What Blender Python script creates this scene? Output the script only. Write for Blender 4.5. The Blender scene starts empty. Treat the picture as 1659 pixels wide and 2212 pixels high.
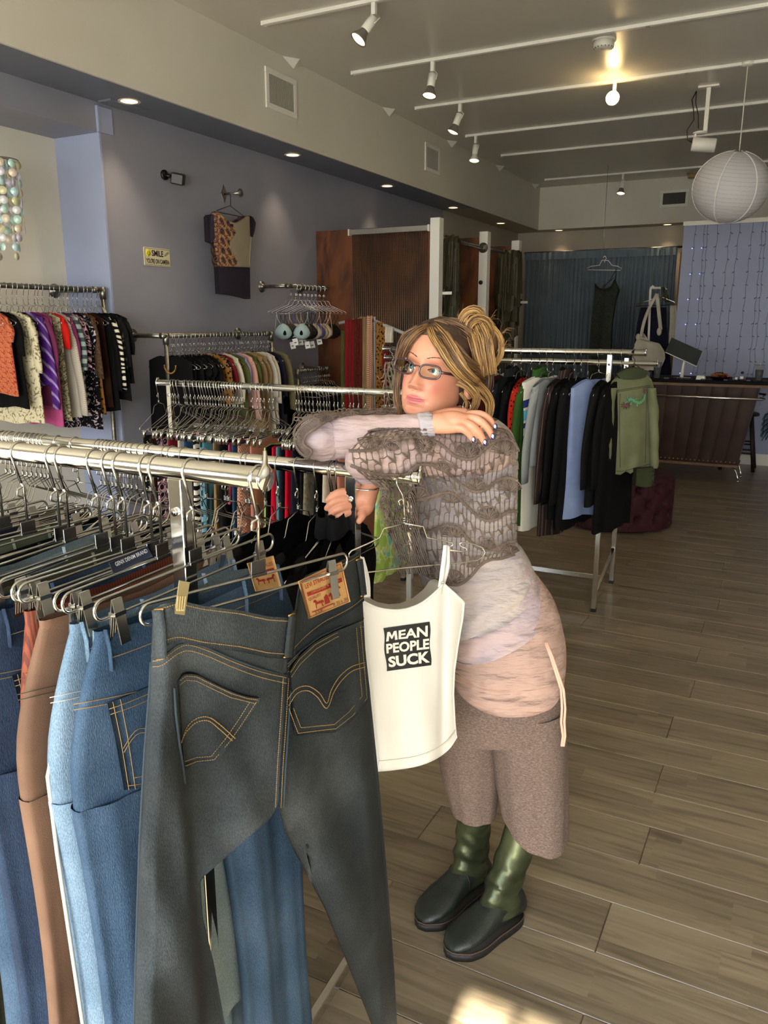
import bpy, bmesh, math, random
from mathutils import Vector, Matrix, noise, Euler
PI = math.pi
random.seed(7)
SC = bpy.context.scene
COL = SC.collection
# ---------------------------------------------------------------- camera
FPX, HC = 1700.0, 1.6
PITCH = math.radians(13.4957); YAW = math.radians(27.4589)
cam_d = bpy.data.cameras.new('camera'); cam = bpy.data.objects.new('camera', cam_d); COL.objects.link(cam)
cam.location = (0, 0, HC); cam.rotation_euler = (PI/2 - PITCH, 0, YAW)
cam_d.sensor_fit = 'HORIZONTAL'; cam_d.sensor_width = 36; cam_d.lens = 36*FPX/1659.0
cam_d.clip_start = 0.02; cam_d.clip_end = 200
SC.camera = cam
SC.view_settings.view_transform = 'Standard'; SC.view_settings.look = 'None'
SC.view_settings.gamma = 1; SC.view_settings.use_curve_mapping = False
SC.view_settings.exposure = 2.55
# ---------------------------------------------------------------- sky, sun
w = bpy.data.worlds.new('world'); SC.world = w; w.use_nodes = True
bg = w.node_tree.nodes['Background']
tc = w.node_tree.nodes.new('ShaderNodeTexCoord'); sx = w.node_tree.nodes.new('ShaderNodeSeparateXYZ')
rp = w.node_tree.nodes.new('ShaderNodeValToRGB')
w.node_tree.links.new(tc.outputs['Generated'], sx.inputs[0]); w.node_tree.links.new(sx.outputs['Z'], rp.inputs[0])
w.node_tree.links.new(rp.outputs[0], bg.inputs['Color'])
rp.color_ramp.elements[0].color = (1.0, 0.97, 0.90, 1); rp.color_ramp.elements[0].position = 0.0
rp.color_ramp.elements[1].color = (0.62, 0.78, 1.0, 1); rp.color_ramp.elements[1].position = 0.7
bg.inputs['Strength'].default_value = 2.4
sun_d = bpy.data.lights.new('sun', 'SUN'); sun = bpy.data.objects.new('sun', sun_d); COL.objects.link(sun)
sun_d.energy = 9; sun_d.color = (1.0, 0.93, 0.78); sun_d.angle = math.radians(0.6)
sun.rotation_euler = (math.radians(54.6), 0, math.radians(4)); sun.location = (0, -6, 6)
por_d = bpy.data.lights.new('shopfront_daylight', 'AREA'); por = bpy.data.objects.new('shopfront_daylight', por_d); COL.objects.link(por)
por_d.shape = 'RECTANGLE'; por_d.size = 6.0; por_d.size_y = 2.5; por.location = (-0.6, -2.15, 1.55); por.rotation_euler = (PI/2, 0, 0)
por_d.cycles.is_portal = True
# ---------------------------------------------------------------- helpers
def lin(h):
    h = h.lstrip('#'); c = [int(h[i:i+2], 16)/255 for i in (0, 2, 4)]
    return tuple([(x/12.92 if x <= .04045 else ((x+.055)/1.055)**2.4) for x in c] + [1.0])
_F = Vector((-math.sin(YAW), math.cos(YAW), 0)); _R = Vector((math.cos(YAW), math.sin(YAW), 0)); _U0 = Vector((0, 0, 1))
_FW = _F*math.cos(PITCH) - _U0*math.sin(PITCH); _UP = _U0*math.cos(PITCH) + _F*math.sin(PITCH)
def at(px, py, d):            # point at photo position px, py and depth d (metres along the view axis)
    return Vector((0, 0, HC)) + d*(_FW + _R*((px-829.5)/FPX) - _UP*((py-1106)/FPX))
def on(px, py, axis, val):    # point of the same ray on a plane x=, y= or z=
    r = _FW + _R*((px-829.5)/FPX) - _UP*((py-1106)/FPX)
    k = 'xyz'.index(axis); o = (0, 0, HC)[k]
    return Vector((0, 0, HC)) + r*((val-o)/r[k])
class MB:
    def __init__(s): s.v = []; s.f = []; s.m = []
    def add(s, vs, fs, mi=0):
        b = len(s.v); s.v += [tuple(p) for p in vs]; s.f += [tuple(b+i for i in f) for f in fs]; s.m += [mi]*len(fs); return s
    def box(s, c, d, rot=None, mi=0, taper=None):
        c = Vector(c); x, y, z = d[0]/2, d[1]/2, d[2]/2; vs = []
        for k in (-1, 1):
            for a, b in ((-1, -1), (1, -1), (1, 1), (-1, 1)):
                t = (taper if (taper and k > 0) else 1)
                p = Vector((a*x*t, b*y*t, k*z))
                if rot: p = rot @ p
                vs.append(c+p)
        return s.add(vs, [(0, 3, 2, 1), (4, 5, 6, 7), (0, 1, 5, 4), (1, 2, 6, 5), (2, 3, 7, 6), (3, 0, 4, 7)], mi)
    def box2(s, a, b, mi=0):
        return s.box([(a[i]+b[i])/2 for i in range(3)], [abs(b[i]-a[i]) for i in range(3)], None, mi)
    def rings(s, R, cap=True, close=True, mi=0):
        n = len(R[0]); b = len(s.v)
        for r in R: s.v += [tuple(p) for p in r]
        for i in range(len(R)-1):
            for j in range(n if close else n-1):
                k = (j+1) % n
                s.f.append((b+i*n+j, b+i*n+k, b+(i+1)*n+k, b+(i+1)*n+j)); s.m.append(mi)
        if cap and close:
            s.f.append(tuple(b+j for j in range(n))[::-1]); s.m.append(mi)
            s.f.append(tuple(b+(len(R)-1)*n+j for j in range(n))); s.m.append(mi)
        return s
    def tube(s, pts, r, n=8, cap=True, closed=False, mi=0, flat=None):
        pts = [Vector(p) for p in pts]; N = len(pts); R = []; up = None
        for i, p in enumerate(pts):
            if closed: t = pts[(i+1) % N]-pts[i-1]
            else: t = pts[min(i+1, N-1)]-pts[max(i-1, 0)]
            if t.length < 1e-9: t = Vector((0, 0, 1))
            t.normalize()
            if up is None:
                up = Vector((0, 0, 1)) if abs(t.z) < .9 else Vector((1, 0, 0))
            a = up-t*up.dot(t)
            if a.length < 1e-6: a = t.orthogonal()
            a.normalize(); up = a; b2 = t.cross(a)
            rr = r[i] if isinstance(r, (list, tuple)) else r
            f2 = flat or 1
            R.append([p+a*(math.cos(q)*rr)+b2*(math.sin(q)*rr*f2) for q in [2*PI*k/n for k in range(n)]])
        if closed: R.append(R[0])
        return s.rings(R, cap and not closed, True, mi)
    def lathe(s, prof, c=(0, 0, 0), n=24, axis='z', mi=0, cap=True):
        R = []; c = Vector(c)
        for r, h in prof:
            ring = []
            for k in range(n):
                a = 2*PI*k/n; x, y = r*math.cos(a), r*math.sin(a)
                p = Vector((x, y, h)) if axis == 'z' else (Vector((h, x, y)) if axis == 'x' else Vector((y, h, x)))
                ring.append(c+p)
            R.append(ring)
        return s.rings(R, cap, True, mi)
    def ball(s, c, r, n=10, m=7, sc=(1, 1, 1), mi=0):
        R = []; c = Vector(c)
        for i in range(m+1):
            a = PI*i/m; rr = max(math.sin(a), .02)
            R.append([c+Vector((r*rr*math.cos(2*PI*k/n)*sc[0], r*rr*math.sin(2*PI*k/n)*sc[1], -r*math.cos(a)*sc[2])) for k in range(n)])
        return s.rings(R, True, True, mi)
    def grid(s, F, nu, nv, mi=0, mf=None):
        b = len(s.v)
        for j in range(nv+1):
            for i in range(nu+1): s.v.append(tuple(F(i/nu, j/nv)))
        for j in range(nv):
            for i in range(nu):
                a = b+j*(nu+1)+i
                s.f.append((a, a+1, a+nu+2, a+nu+1)); s.m.append(mf((i+.5)/nu, (j+.5)/nv) if mf else mi)
        return s
    def shell(s, F, nu, nv, th, mi=0, mf=None):   # a sheet with real thickness th (F gives the outer surface)
        G = [[Vector(F(i/nu, j/nv)) for i in range(nu+1)] for j in range(nv+1)]
        def nrm(i, j):
            a = G[j][min(i+1, nu)]-G[j][max(i-1, 0)]; b = G[min(j+1, nv)][i]-G[max(j-1, 0)][i]
            c = a.cross(b); return c.normalized() if c.length > 1e-12 else Vector((0, 0, 0))
        def g2(u, v):
            i, j = round(u*nu), round(v*nv); return G[j][i]
        def g3(u, v):
            i, j = round(u*nu), round(v*nv); return G[j][i]+nrm(i, j)*th
        s.grid(g2, nu, nv, mi, mf); s.grid(g3, nu, nv, mi, mf)
        b0 = len(s.v)-2*(nu+1)*(nv+1); b1 = b0+(nu+1)*(nv+1)
        loop = [i for i in range(nu+1)]+[j*(nu+1)+nu for j in range(1, nv+1)]+[nv*(nu+1)+i for i in range(nu-1, -1, -1)]+[j*(nu+1) for j in range(nv-1, 0, -1)]
        for k in range(len(loop)):
            a, c = loop[k], loop[(k+1) % len(loop)]
            s.f.append((b0+a, b0+c, b1+c, b1+a)); s.m.append(mi)
        return s
    def obj(s, name, mats, parent=None, smooth=True, off=None, sub=0, bevel=0, auto=None):
        me = bpy.data.meshes.new(name)
        vs = s.v
        if off is not None: vs = [(x-off[0], y-off[1], z-off[2]) for x, y, z in vs]
        me.from_pydata(vs, [], s.f)
        if not isinstance(mats, (list, tuple)): mats = [mats]
        for m in mats: me.materials.append(m)
        if len(mats) > 1: me.polygons.foreach_set('material_index', s.m)
        me.polygons.foreach_set('use_smooth', [bool(smooth)]*len(me.polygons))
        me.update()
        o = bpy.data.objects.new(name, me); COL.objects.link(o)
        if parent: o.parent = parent
        if bevel:
            b = o.modifiers.new('bevel', 'BEVEL'); b.width = bevel; b.segments = 2; b.limit_method = 'ANGLE'
        if sub:
            b = o.modifiers.new('sub', 'SUBSURF'); b.levels = sub; b.render_levels = sub
        return o
def thing(name, label, cat, loc=(0, 0, 0), rz=0, group=None):
    o = bpy.data.objects.new(name, None); COL.objects.link(o)
    o.location = loc; o.rotation_euler = (0, 0, rz); o['label'] = label; o['category'] = cat
    if group: o['group'] = group
    return o
def tag(o, label, cat, group=None, kind=None):
    o['label'] = label; o['category'] = cat
    if group: o['group'] = group
    if kind: o['kind'] = kind
    return o
def struct(o): o['kind'] = 'structure'; return o
def copy_tree(o, parent=None):
    c = o.copy(); COL.objects.link(c)
    if parent: c.parent = parent
    for ch in list(o.children): copy_tree(ch, c)
    return c
def text_mesh(name, s, size, ext, m, parent=None, bold=0.0, align='CENTER', sx=1.0, shear=0.0):
    cu = bpy.data.curves.new(name, 'FONT'); cu.body = s; cu.size = size; cu.extrude = ext; cu.offset = bold
    cu.align_x = align; cu.align_y = 'CENTER'; cu.shear = shear; cu.resolution_u = 3
    o = bpy.data.objects.new(name, cu); o.scale = (sx, 1, 1)
    dg = bpy.context.evaluated_depsgraph_get()
    COL.objects.link(o); dg.update(); me = bpy.data.meshes.new_from_object(o.evaluated_get(dg))
    me.transform(Matrix.Diagonal((sx, 1, 1, 1)))
    bpy.data.objects.remove(o); me.materials.clear(); me.materials.append(m)
    o = bpy.data.objects.new(name, me); COL.objects.link(o)
    if parent: o.parent = parent
    return o
def text_pts(s, size, bold=0.0, sx=1.0, ext=0.0):
    o = text_mesh('tmp', s, size, ext, None, None, bold, 'CENTER', sx); me = o.data
    vs = [v.co.copy() for v in me.vertices]; fs = [tuple(p.vertices) for p in me.polygons]
    bpy.data.objects.remove(o); bpy.data.meshes.remove(me); return vs, fs
# ---------------------------------------------------------------- materials
_mc = {}
def mat(name, c, rough=.75, metal=0.0, c2=None, kind='noise', scale=8.0, bump=0.0, bscale=120.0, mix=(.35, .65), emit=0, alpha=1.0,
        trans=0, stretch=(1, 1, 1), c3=None, detail=4.0, dist=0.0, sheen=0, var=0.0, coat=0, spec=None, rot=(0, 0, 0), ior=None, bstretch=None, sub=0, bdist=.002):
    if name in _mc: return _mc[name]
    m = bpy.data.materials.new(name); _mc[name] = m; m.use_nodes = True
    nt = m.node_tree; N = nt.nodes; L = nt.links; b = N['Principled BSDF']
    if isinstance(c, str): c = lin(c)
    if isinstance(c2, str): c2 = lin(c2)
    if isinstance(c3, str): c3 = lin(c3)
    m.diffuse_color = c
    b.inputs['Roughness'].default_value = rough; b.inputs['Metallic'].default_value = metal
    if spec is not None: b.inputs['Specular IOR Level'].default_value = spec
    if sheen: b.inputs['Sheen Weight'].default_value = sheen
    if coat: b.inputs['Coat Weight'].default_value = coat; b.inputs['Coat Roughness'].default_value = .1
    if sub:
        b.inputs['Subsurface Weight'].default_value = sub; b.inputs['Subsurface Radius'].default_value = (.012, .004, .002); b.inputs['Subsurface Scale'].default_value = 1
    tcn = mp = None
    def coords(st, ro=(0, 0, 0)):
        t = N.new('ShaderNodeTexCoord'); p = N.new('ShaderNodeMapping'); p.inputs['Scale'].default_value = st; p.inputs['Rotation'].default_value = ro
        L.new(t.outputs['Object'], p.inputs['Vector']); return p.outputs[0]
    out = None
    if c2 is not None:
        v = coords(stretch, rot)
        rampv = None
        if kind == 'noise':
            t = N.new('ShaderNodeTexNoise'); t.inputs['Scale'].default_value = scale; t.inputs['Detail'].default_value = detail; t.inputs['Distortion'].default_value = dist; rampv = t.outputs['Fac']
        elif kind == 'wave':
            t = N.new('ShaderNodeTexWave'); t.inputs['Scale'].default_value = scale; t.inputs['Distortion'].default_value = dist; t.inputs['Detail'].default_value = detail; rampv = t.outputs['Fac']
        elif kind in ('spots', 'cells'):
            t = N.new('ShaderNodeTexVoronoi'); t.inputs['Scale'].default_value = scale
            if kind == 'cells': t.feature = 'DISTANCE_TO_EDGE'
            rampv = t.outputs['Distance']
        elif kind == 'checker':
            t = N.new('ShaderNodeTexChecker'); t.inputs['Scale'].default_value = scale; rampv = t.outputs['Fac']
        elif kind == 'magic':
            t = N.new('ShaderNodeTexMagic'); t.turbulence_depth = 4; t.inputs['Scale'].default_value = scale; t.inputs['Distortion'].default_value = dist or 1.5; rampv = t.outputs['Fac']
        L.new(v, t.inputs['Vector'])
        r = N.new('ShaderNodeValToRGB'); L.new(rampv, r.inputs[0])
        e = r.color_ramp.elements; e[0].position = mix[0]; e[0].color = c; e[1].position = mix[1]; e[1].color = c2
        if c3 is not None:
            q = e.new(mix[0]*.5+mix[1]*.5); q.color = c3
        out = r.outputs[0]
    if var:
        if out is None:
            rg = N.new('ShaderNodeRGB'); rg.outputs[0].default_value = c; out = rg.outputs[0]
        oi = N.new('ShaderNodeObjectInfo'); hs = N.new('ShaderNodeHueSaturation'); mr = N.new('ShaderNodeMapRange')
        mr.inputs['To Min'].default_value = 1-var; mr.inputs['To Max'].default_value = 1+var
        L.new(oi.outputs['Random'], mr.inputs[0]); L.new(mr.outputs[0], hs.inputs['Value']); L.new(out, hs.inputs['Color']); out = hs.outputs[0]
    if out is not None: L.new(out, b.inputs['Base Color'])
    else: b.inputs['Base Color'].default_value = c
    if emit:
        b.inputs['Emission Color'].default_value = c; b.inputs['Emission Strength'].default_value = emit
    if alpha < 1: b.inputs['Alpha'].default_value = alpha
    if trans: b.inputs['Transmission Weight'].default_value = trans
    if ior: b.inputs['IOR'].default_value = ior
    if bump:
        t = N.new('ShaderNodeTexNoise'); t.inputs['Scale'].default_value = bscale; t.inputs['Detail'].default_value = 3
        L.new(coords(bstretch or (1, 1, 1)), t.inputs['Vector']); bm = N.new('ShaderNodeBump'); bm.inputs['Strength'].default_value = bump; bm.inputs['Distance'].default_value = bdist
        L.new(t.outputs['Fac'], bm.inputs['Height']); L.new(bm.outputs[0], b.inputs['Normal'])
    return m
CHROME = mat('chrome', '#d6d6d2', .12, 1.0)
CHROME2 = mat('chrome_wire', '#c9c9c4', .22, 1.0)
STEEL = mat('galvanised_pipe', '#9a9a92', .38, 1.0, c2='#7d7c74', scale=30)
BLACK = mat('black_plastic', '#0c0c0e', .4)
WHITE = mat('white_enamel', '#e4e2da', .35)
# ================================================================ the room
blue = mat('periwinkle_wall_paint', '#8d8e9c', .45, c2='#868794', scale=2.0, bump=.12, bscale=260)
bluelt = mat('light_blue_wall_paint', '#9ba5c2', .5, c2='#959fbd', scale=2.0, bump=.12, bscale=260)
navy = mat('slate_blue_soffit_paint', '#6f7482', .35, c2='#696e7c', scale=2.0)
cream = mat('cream_wall_paint', '#d6d2c6', .55, c2='#d0ccbf', scale=1.5, bump=.1, bscale=260)
greige = mat('greige_wall_paint', '#b3aa9b', .55, c2='#aca394', scale=1.5)
ceilm = mat('cream_ceiling_paint', '#d3cec2', .33, c2='#cdc8bc', scale=1.2, bump=.06, bscale=60)
def wallobj(name, parts, m):
    b = MB()
    for p in parts: b.box2(p[0], p[1], p[2] if len(p) > 2 else 0)
    return struct(b.obj(name, m, None, False))
XW, XA, XS, ZS, ZC, YF = -4.18, -4.59, -3.75, 2.98, 3.58, 12.65
wallobj('wall_left', [((XW-.15, 4.06, 0), (XW, 9.65, ZS)), ((XW-.15, 9.65, 0), (XW, YF+.15, ZS), 1)], [blue, greige])
wallobj('wall_alcove', [((XA-.15, -2.2, 0), (XA, 4.06, 2.8)), ((XW-.15, -2.2, 2.8), (XW, 4.06, ZS), 1), ((XA-.15, -2.2, 2.8), (XW-.15, 4.06, 2.95), 1), ((XA-.15, 4.06, 0), (XW-.15, 4.2, ZS), 2)], [cream, blue, bluelt])
# pale return face of the alcove
wallobj('wall_alcove_return', [((XA, 4.045, 0), (XW+.002, 4.06, 2.8))], bluelt)
wallobj('wall_soffit', [((XW-.15, -2.2, ZS), (XS-.02, 9.65, ZC), 0), ((XW-.15, 9.65, ZS), (XS-.02, YF, ZC), 2), ((XS-.02, -2.2, ZS-.002), (XS, YF-.32, ZC), 1),
    ((XS-.02, YF-.32, ZS-.001), (2.8, YF, ZC), 2), ((XS, YF-.34, ZS-.003), (2.8, YF-.32, ZC), 1)], [navy, cream, greige])
wallobj('wall_back', [((XW-.15, YF, 0), (2.95, YF+.15, ZC))], greige)
wallobj('wall_right', [((2.8, -2.2, 0), (2.95, YF+.15, ZC))], cream)
wallobj('ceiling', [((XA-.15, -2.35, ZC), (2.95, YF+.15, ZC+.12))], ceilm)
# shop front behind the camera: piers, sill and lintel around open glazing
wallobj('wall_front', [((XA-.15, -2.35, 2.75), (2.95, -2.2, ZC)), ((XA-.15, -2.35, 0), (-3.7, -2.2, 2.75)), ((2.4, -2.35, 0), (2.95, -2.2, 2.75)), ((-3.7, -2.35, 0), (-2.0, -2.2, .35)), ((-.1, -2.35, 0), (2.4, -2.2, .35))], cream)
for i, x in enumerate((-2.0, .4)):
    wallobj('trim_%d' % (i+1), [((x-.04, -2.32, .0), (x+.04, -2.24, 2.75))], WHITE)
pave = mat('pavement', '#b9b4a8', .9, c2='#aaa599', scale=3)
g = MB().box2((-30, -30, -.3), (30, -2.36, -.12)).obj('pavement_outside', pave, None, False); struct(g)
lift = mat('sun_mask_grey', '#6b6f72', .8)
# added unseen strips at the window top, gapped to shape the sun patches
sun_mask = MB().box2((-3.7, -2.3, 2.45), (-.29, -2.28, 2.75)).box2((-.06, -2.3, 2.45), (2.4, -2.28, 2.75)).box2((-.175, -2.3, 2.5), (-.15, -2.28, 2.75)); sun_mask = sun_mask.obj('trim_added_sun_mask', lift, None, False); struct(sun_mask)
b = MB()  # unseen boards added in the shop window to hold back some sun
b.box2((-3.7, -2.19, .35), (-2.05, -2.16, 1.2)); b.box2((-.05, -2.19, .35), (2.4, -2.16, 1.1))
struct(b.obj('trim_added_shade_boards', mat('shade_board', '#cfcabf', .8), None, False))
# baseboards
wallobj('baseboard_left', [((XW, 4.06, 0), (XW+.015, 12.65, .12))], WHITE)
wallobj('baseboard_alcove', [((XA, -2.2, 0), (XA+.015, 4.045, .12))], WHITE)
# ------------------------------------------------------------ floor boards
def woodmat(name, a, bcol, ccol, far=False):
    m = mat(name, a, .34); nt = m.node_tree; N = nt.nodes; L = nt.links; bs = N['Principled BSDF']
    tcx = N.new('ShaderNodeTexCoord'); g = N.new('ShaderNodeNewGeometry'); sep = N.new('ShaderNodeSeparateXYZ'); L.new(g.outputs['Position'], sep.inputs[0])
    oi = N.new('ShaderNodeObjectInfo')
    # two printed strips per board, each offset in tone
    dv = N.new('ShaderNodeMath'); dv.operation = 'DIVIDE'; dv.inputs[1].default_value = .1025; L.new(sep.outputs['Y'], dv.inputs[0])
    fl = N.new('ShaderNodeMath'); fl.operation = 'FLOOR'; L.new(dv.outputs[0], fl.inputs[0])
    wn0 = N.new('ShaderNodeTexWhiteNoise'); wn0.noise_dimensions = '1D'; L.new(fl.outputs[0], wn0.inputs['W'])
    ax = N.new('ShaderNodeMath'); ax.operation = 'MULTIPLY_ADD'; ax.inputs[1].default_value = 1.1; L.new(wn0.outputs['Value'], ax.inputs[0]); 
    dx = N.new('ShaderNodeMath'); dx.operation = 'DIVIDE'; dx.inputs[1].default_value = .62; L.new(sep.outputs['X'], dx.inputs[0]); L.new(dx.outputs[0], ax.inputs[2])
    fx = N.new('ShaderNodeMath'); fx.operation = 'FLOOR'; L.new(ax.outputs[0], fx.inputs[0])
    cmb = N.new('ShaderNodeCombineXYZ'); L.new(fx.outputs[0], cmb.inputs[0]); L.new(fl.outputs[0], cmb.inputs[1]); L.new(oi.outputs['Random'], cmb.inputs[2])
    wn = N.new('ShaderNodeTexWhiteNoise'); L.new(cmb.outputs[0], wn.inputs['Vector'])
    mp = N.new('ShaderNodeMapping'); mp.inputs['Scale'].default_value = (1.0, 13, 1); L.new(g.outputs['Position'], mp.inputs['Vector'])
    ad = N.new('ShaderNodeVectorMath'); ad.operation = 'ADD'; L.new(mp.outputs[0], ad.inputs[0]); sc = N.new('ShaderNodeVectorMath'); sc.operation = 'SCALE'; sc.inputs['Scale'].default_value = 17; L.new(wn.outputs['Color'], sc.inputs[0]); L.new(sc.outputs[0], ad.inputs[1])
    nz = N.new('ShaderNodeTexNoise'); nz.inputs['Scale'].default_value = 2.3; nz.inputs['Detail'].default_value = 7; nz.inputs['Distortion'].default_value = 1.1; L.new(ad.outputs[0], nz.inputs['Vector'])
    rr = N.new('ShaderNodeValToRGB'); e = rr.color_ramp.elements; e[0].position = .3; e[0].color = lin(ccol); e[1].position = .7; e[1].color = lin(bcol); q = e.new(.5); q.color = lin(a); q = e.new(.44); q.color = [x*.87 for x in lin(a)[:3]]+[1]; q = e.new(.47); q.color = lin(a)
    L.new(nz.outputs['Fac'], rr.inputs[0])
    hs = N.new('ShaderNodeHueSaturation'); mr = N.new('ShaderNodeMapRange'); mr.inputs['To Min'].default_value = .80; mr.inputs['To Max'].default_value = 1.18; L.new(wn.outputs['Value'], mr.inputs[0]); L.new(mr.outputs[0], hs.inputs['Value']); L.new(rr.outputs[0], hs.inputs['Color'])
    L.new(hs.outputs[0], bs.inputs['Base Color'])
    bm = N.new('ShaderNodeBump'); bm.inputs['Strength'].default_value = .12; bm.inputs['Distance'].default_value = .002; L.new(nz.outputs['Fac'], bm.inputs['Height']); L.new(bm.outputs[0], bs.inputs['Normal'])
    return m
wood = woodmat('greige_oak_laminate', '#857762', '#93866f', '#6a5e4d')
X0, X1, Y0, NR, WR = -3.95, 1.75, 1.18, 35, .2045
YE = Y0+NR*WR
fl = MB().box2((XA, -2.2, -.2), (2.8, Y0, 0)).box2((XA, YE, -.2), (2.8, YF, 0)).box2((XA, Y0, -.2), (X0, YE, 0)).box2((X1, Y0, -.2), (2.8, YE, 0)).box2((X0, Y0, -.2), (X1, YE, -.010))
floor = struct(fl.obj('floor', wood, None, False))
def plank_mesh(Lx):
    b = MB(); w2 = WR; t = .0025
    b.add([(t, t, 0), (Lx-t, t, 0), (Lx-t, w2-t, 0), (t, w2-t, 0), (.0004, .0004, -.003), (Lx-.0004, .0004, -.003), (Lx-.0004, w2-.0004, -.003), (.0004, w2-.0004, -.003)],
          [(0, 1, 2, 3), (0, 4, 5, 1), (1, 5, 6, 2), (2, 6, 7, 3), (3, 7, 4, 0)])
    me = bpy.data.meshes.new('plank'); me.from_pydata(b.v, [], b.f); me.materials.append(wood); return me
pm = {}
for r in range(NR):
    # joints follow the ones seen in the photograph
    x = X0; ph = [.0, .52, .11, .63, .3, .83][r % 6]
    first = True
    j = -0.31 + (0 if r % 2 else -.63) + (r % 3)*.02
    cuts = sorted([j+k*1.26 for k in range(-4, 4) if X0+.15 < j+k*1.26 < X1-.15])
    xs = [X0]+cuts+[X1]
    for a, c in zip(xs, xs[1:]):
        Lx = round(c-a, 3)
        if Lx not in pm: pm[Lx] = plank_mesh(Lx)
        o = bpy.data.objects.new('plank', pm[Lx]); COL.objects.link(o); o.parent = floor; o.location = (a, Y0+r*WR, 0)
# ------------------------------------------------------------ ceiling tracks, spots
TR = [(4.90, -3.46), (6.12, -3.46), (7.33, -3.46), (8.61, -3.46), (9.76, -3.46), (11.62, -3.46)]
for i, (y, x) in enumerate(TR):
    t = thing('lighting_track', 'white ceiling light track, number %s counting from the shop front' % ['one', 'two', 'three', 'four', 'five', 'six'][i], 'light track', (x, y, ZC), 0, 'white ceiling tracks')
    b = MB().box2((0, -.018, -.022), (5.9, .018, 0)).box2((.01, -.005, -.0225), (5.89, .005, -.0215)); b.obj('track_body', WHITE, t, False, bevel=0)
    MB().box((-.004, 0, -.012), (.02, .04, .028)).obj('end_cap', WHITE, t, False)
    MB().box((2.2+.1*i, 0, -.0225), (.03, .037, .003)).obj('joint_cover', mat('joint_grey', '#bdbab2', .5), t, False)
warm = mat('warm_lamp_glow', '#ffe2a8', .5, emit=1.2)
grey = mat('lamp_grey', '#7a776f', .4, metal=.3)
SPOTS = [(808, 14, 4.90, (-.55, -.55), 0), (935, 135, 6.12, (-.05, -.25), 0), (994, 228, 7.33, (-.35, -.2), 0), (1028, 293, 8.61, (0, -.2), 1), (1346, 381, 11.62, (-.05, -.25), 0)]
names = ['nearest', 'second nearest', 'third nearest', 'fourth, fully white', 'farthest, beside the paper lantern']
for i, (px, py, y, til, kind) in enumerate(SPOTS):
    p = on(px, py, 'y', y); p.z = ZC-.022
    t = thing('track_spotlight', 'white track spotlight with lit bulb, %s of the row' % names[i], 'spotlight', p, 0, 'track spotlights')
    MB().box((0, 0, -.035), (.03, .03, .07)).obj('track_adapter', WHITE, t, False, bevel=.003)
    d = Vector((til[0], til[1], -1)).normalized(); q = Vector((0, 0, 1)).rotation_difference(-d)
    o = Vector((0, 0, -.085)); b = MB()
    b.tube([o-d*.0+Vector((0, .03, .03)), o+Vector((.03, .02, .0)), o+d*.05+Vector((.035, 0, 0))], .004, 6); b.obj('yoke', WHITE, t)
    def fr(prof, name, m, cap=True):
        b = MB(); R = []
        for r, h in prof: R.append([o+q @ Vector((r*math.cos(2*PI*k/20), r*math.sin(2*PI*k/20), -h)) for k in range(20)])
        b.rings(R, cap); return b.obj(name, m, t)
    fr([(.02, 0), (.031, .004), (.031, .1), (.026, .104)], 'lamp_body', WHITE)
    fr([(.028, .1), (.03, .12), (.055, .165), (.057, .172), (.05, .17)], 'reflector', WHITE if kind else grey, False)
    fr([(.05, .166), (.03, .176), (.01, .18)], 'bulb_face', warm)
    sd = bpy.data.lights.new('track_spot_light', 'SPOT'); so = bpy.data.objects.new('track_spot_light', sd); COL.objects.link(so); so.parent = t
    sd.energy = 5; sd.color = (1, .78, .5); sd.spot_size = math.radians(70); sd.spot_blend = .6; sd.shadow_soft_size = .05
    so.location = o+d*.2; so.rotation_euler = (q.to_euler())
# bare lamp facing the camera on track three
p = on(1328, 192, 'y', 7.33); t = thing('track_spotlight', 'glowing warm spotlight facing the camera, on the third ceiling track', 'spotlight', (p.x, 7.33, ZC-.022), 0, 'track spotlights')
MB().box((0, 0, -.04), (.03, .03, .08)).obj('track_adapter', WHITE, t, False, bevel=.003)
MB().lathe([(.02, .1), (.03, .08), (.03, .0), (.055, -.05)], (0, -.02, -.13), 20, 'y', cap=False).obj('reflector', WHITE, t)
MB().lathe([(.005, -.075), (.03, -.07), (.05, -.052), (.056, -.04), (.04, -.02)], (0, -.02, -.13), 20, 'y').obj('bulb_face', mat('bulb_bright', '#ffdf9a', .5, emit=3), t)
pl = bpy.data.lights.new('bare_lamp_light', 'POINT'); po = bpy.data.objects.new('bare_lamp_light', pl); COL.objects.link(po); po.parent = t; po.location = (0, -.14, -.13); pl.energy = .5; pl.color = (1, .72, .36); pl.shadow_soft_size = .05
# smoke detectors
for (px, py, y, lab, c) in ((1305, 85, 6.30, 'round white smoke detector on the ceiling before the third track', '#d8d5cc'), (1498, 374, 11.9, 'small yellowed smoke detector on the ceiling behind the paper lantern', '#a98d5c')):
    p = on(px, py, 'z', ZC); t = thing('smoke_detector', lab, 'smoke detector', p)
    m = mat('detector_'+c[1:], c, .5)
    MB().lathe([(.085, 0), (.085, -.012), (.08, -.014)], (0, 0, 0), 28).obj('mounting_plate', m, t)
    MB().lathe([(.072, -.012), (.074, -.05), (.06, -.064), (.02, -.066)], (0, 0, 0), 28).obj('detector_body', m, t)
    b = MB(); [b.box((.064*math.cos(a), .064*math.sin(a), -.052), (.012, .006, .018), Matrix.Rotation(a, 3, 'Z')) for a in [2*PI*k/16 for k in range(16)]]; b.obj('vent_slots', grey, t, False)
    MB().box((.0, -.02, -.067), (.03, .012, .004)).obj('test_button', mat('button_grey', '#9c988c', .5), t, False)
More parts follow.
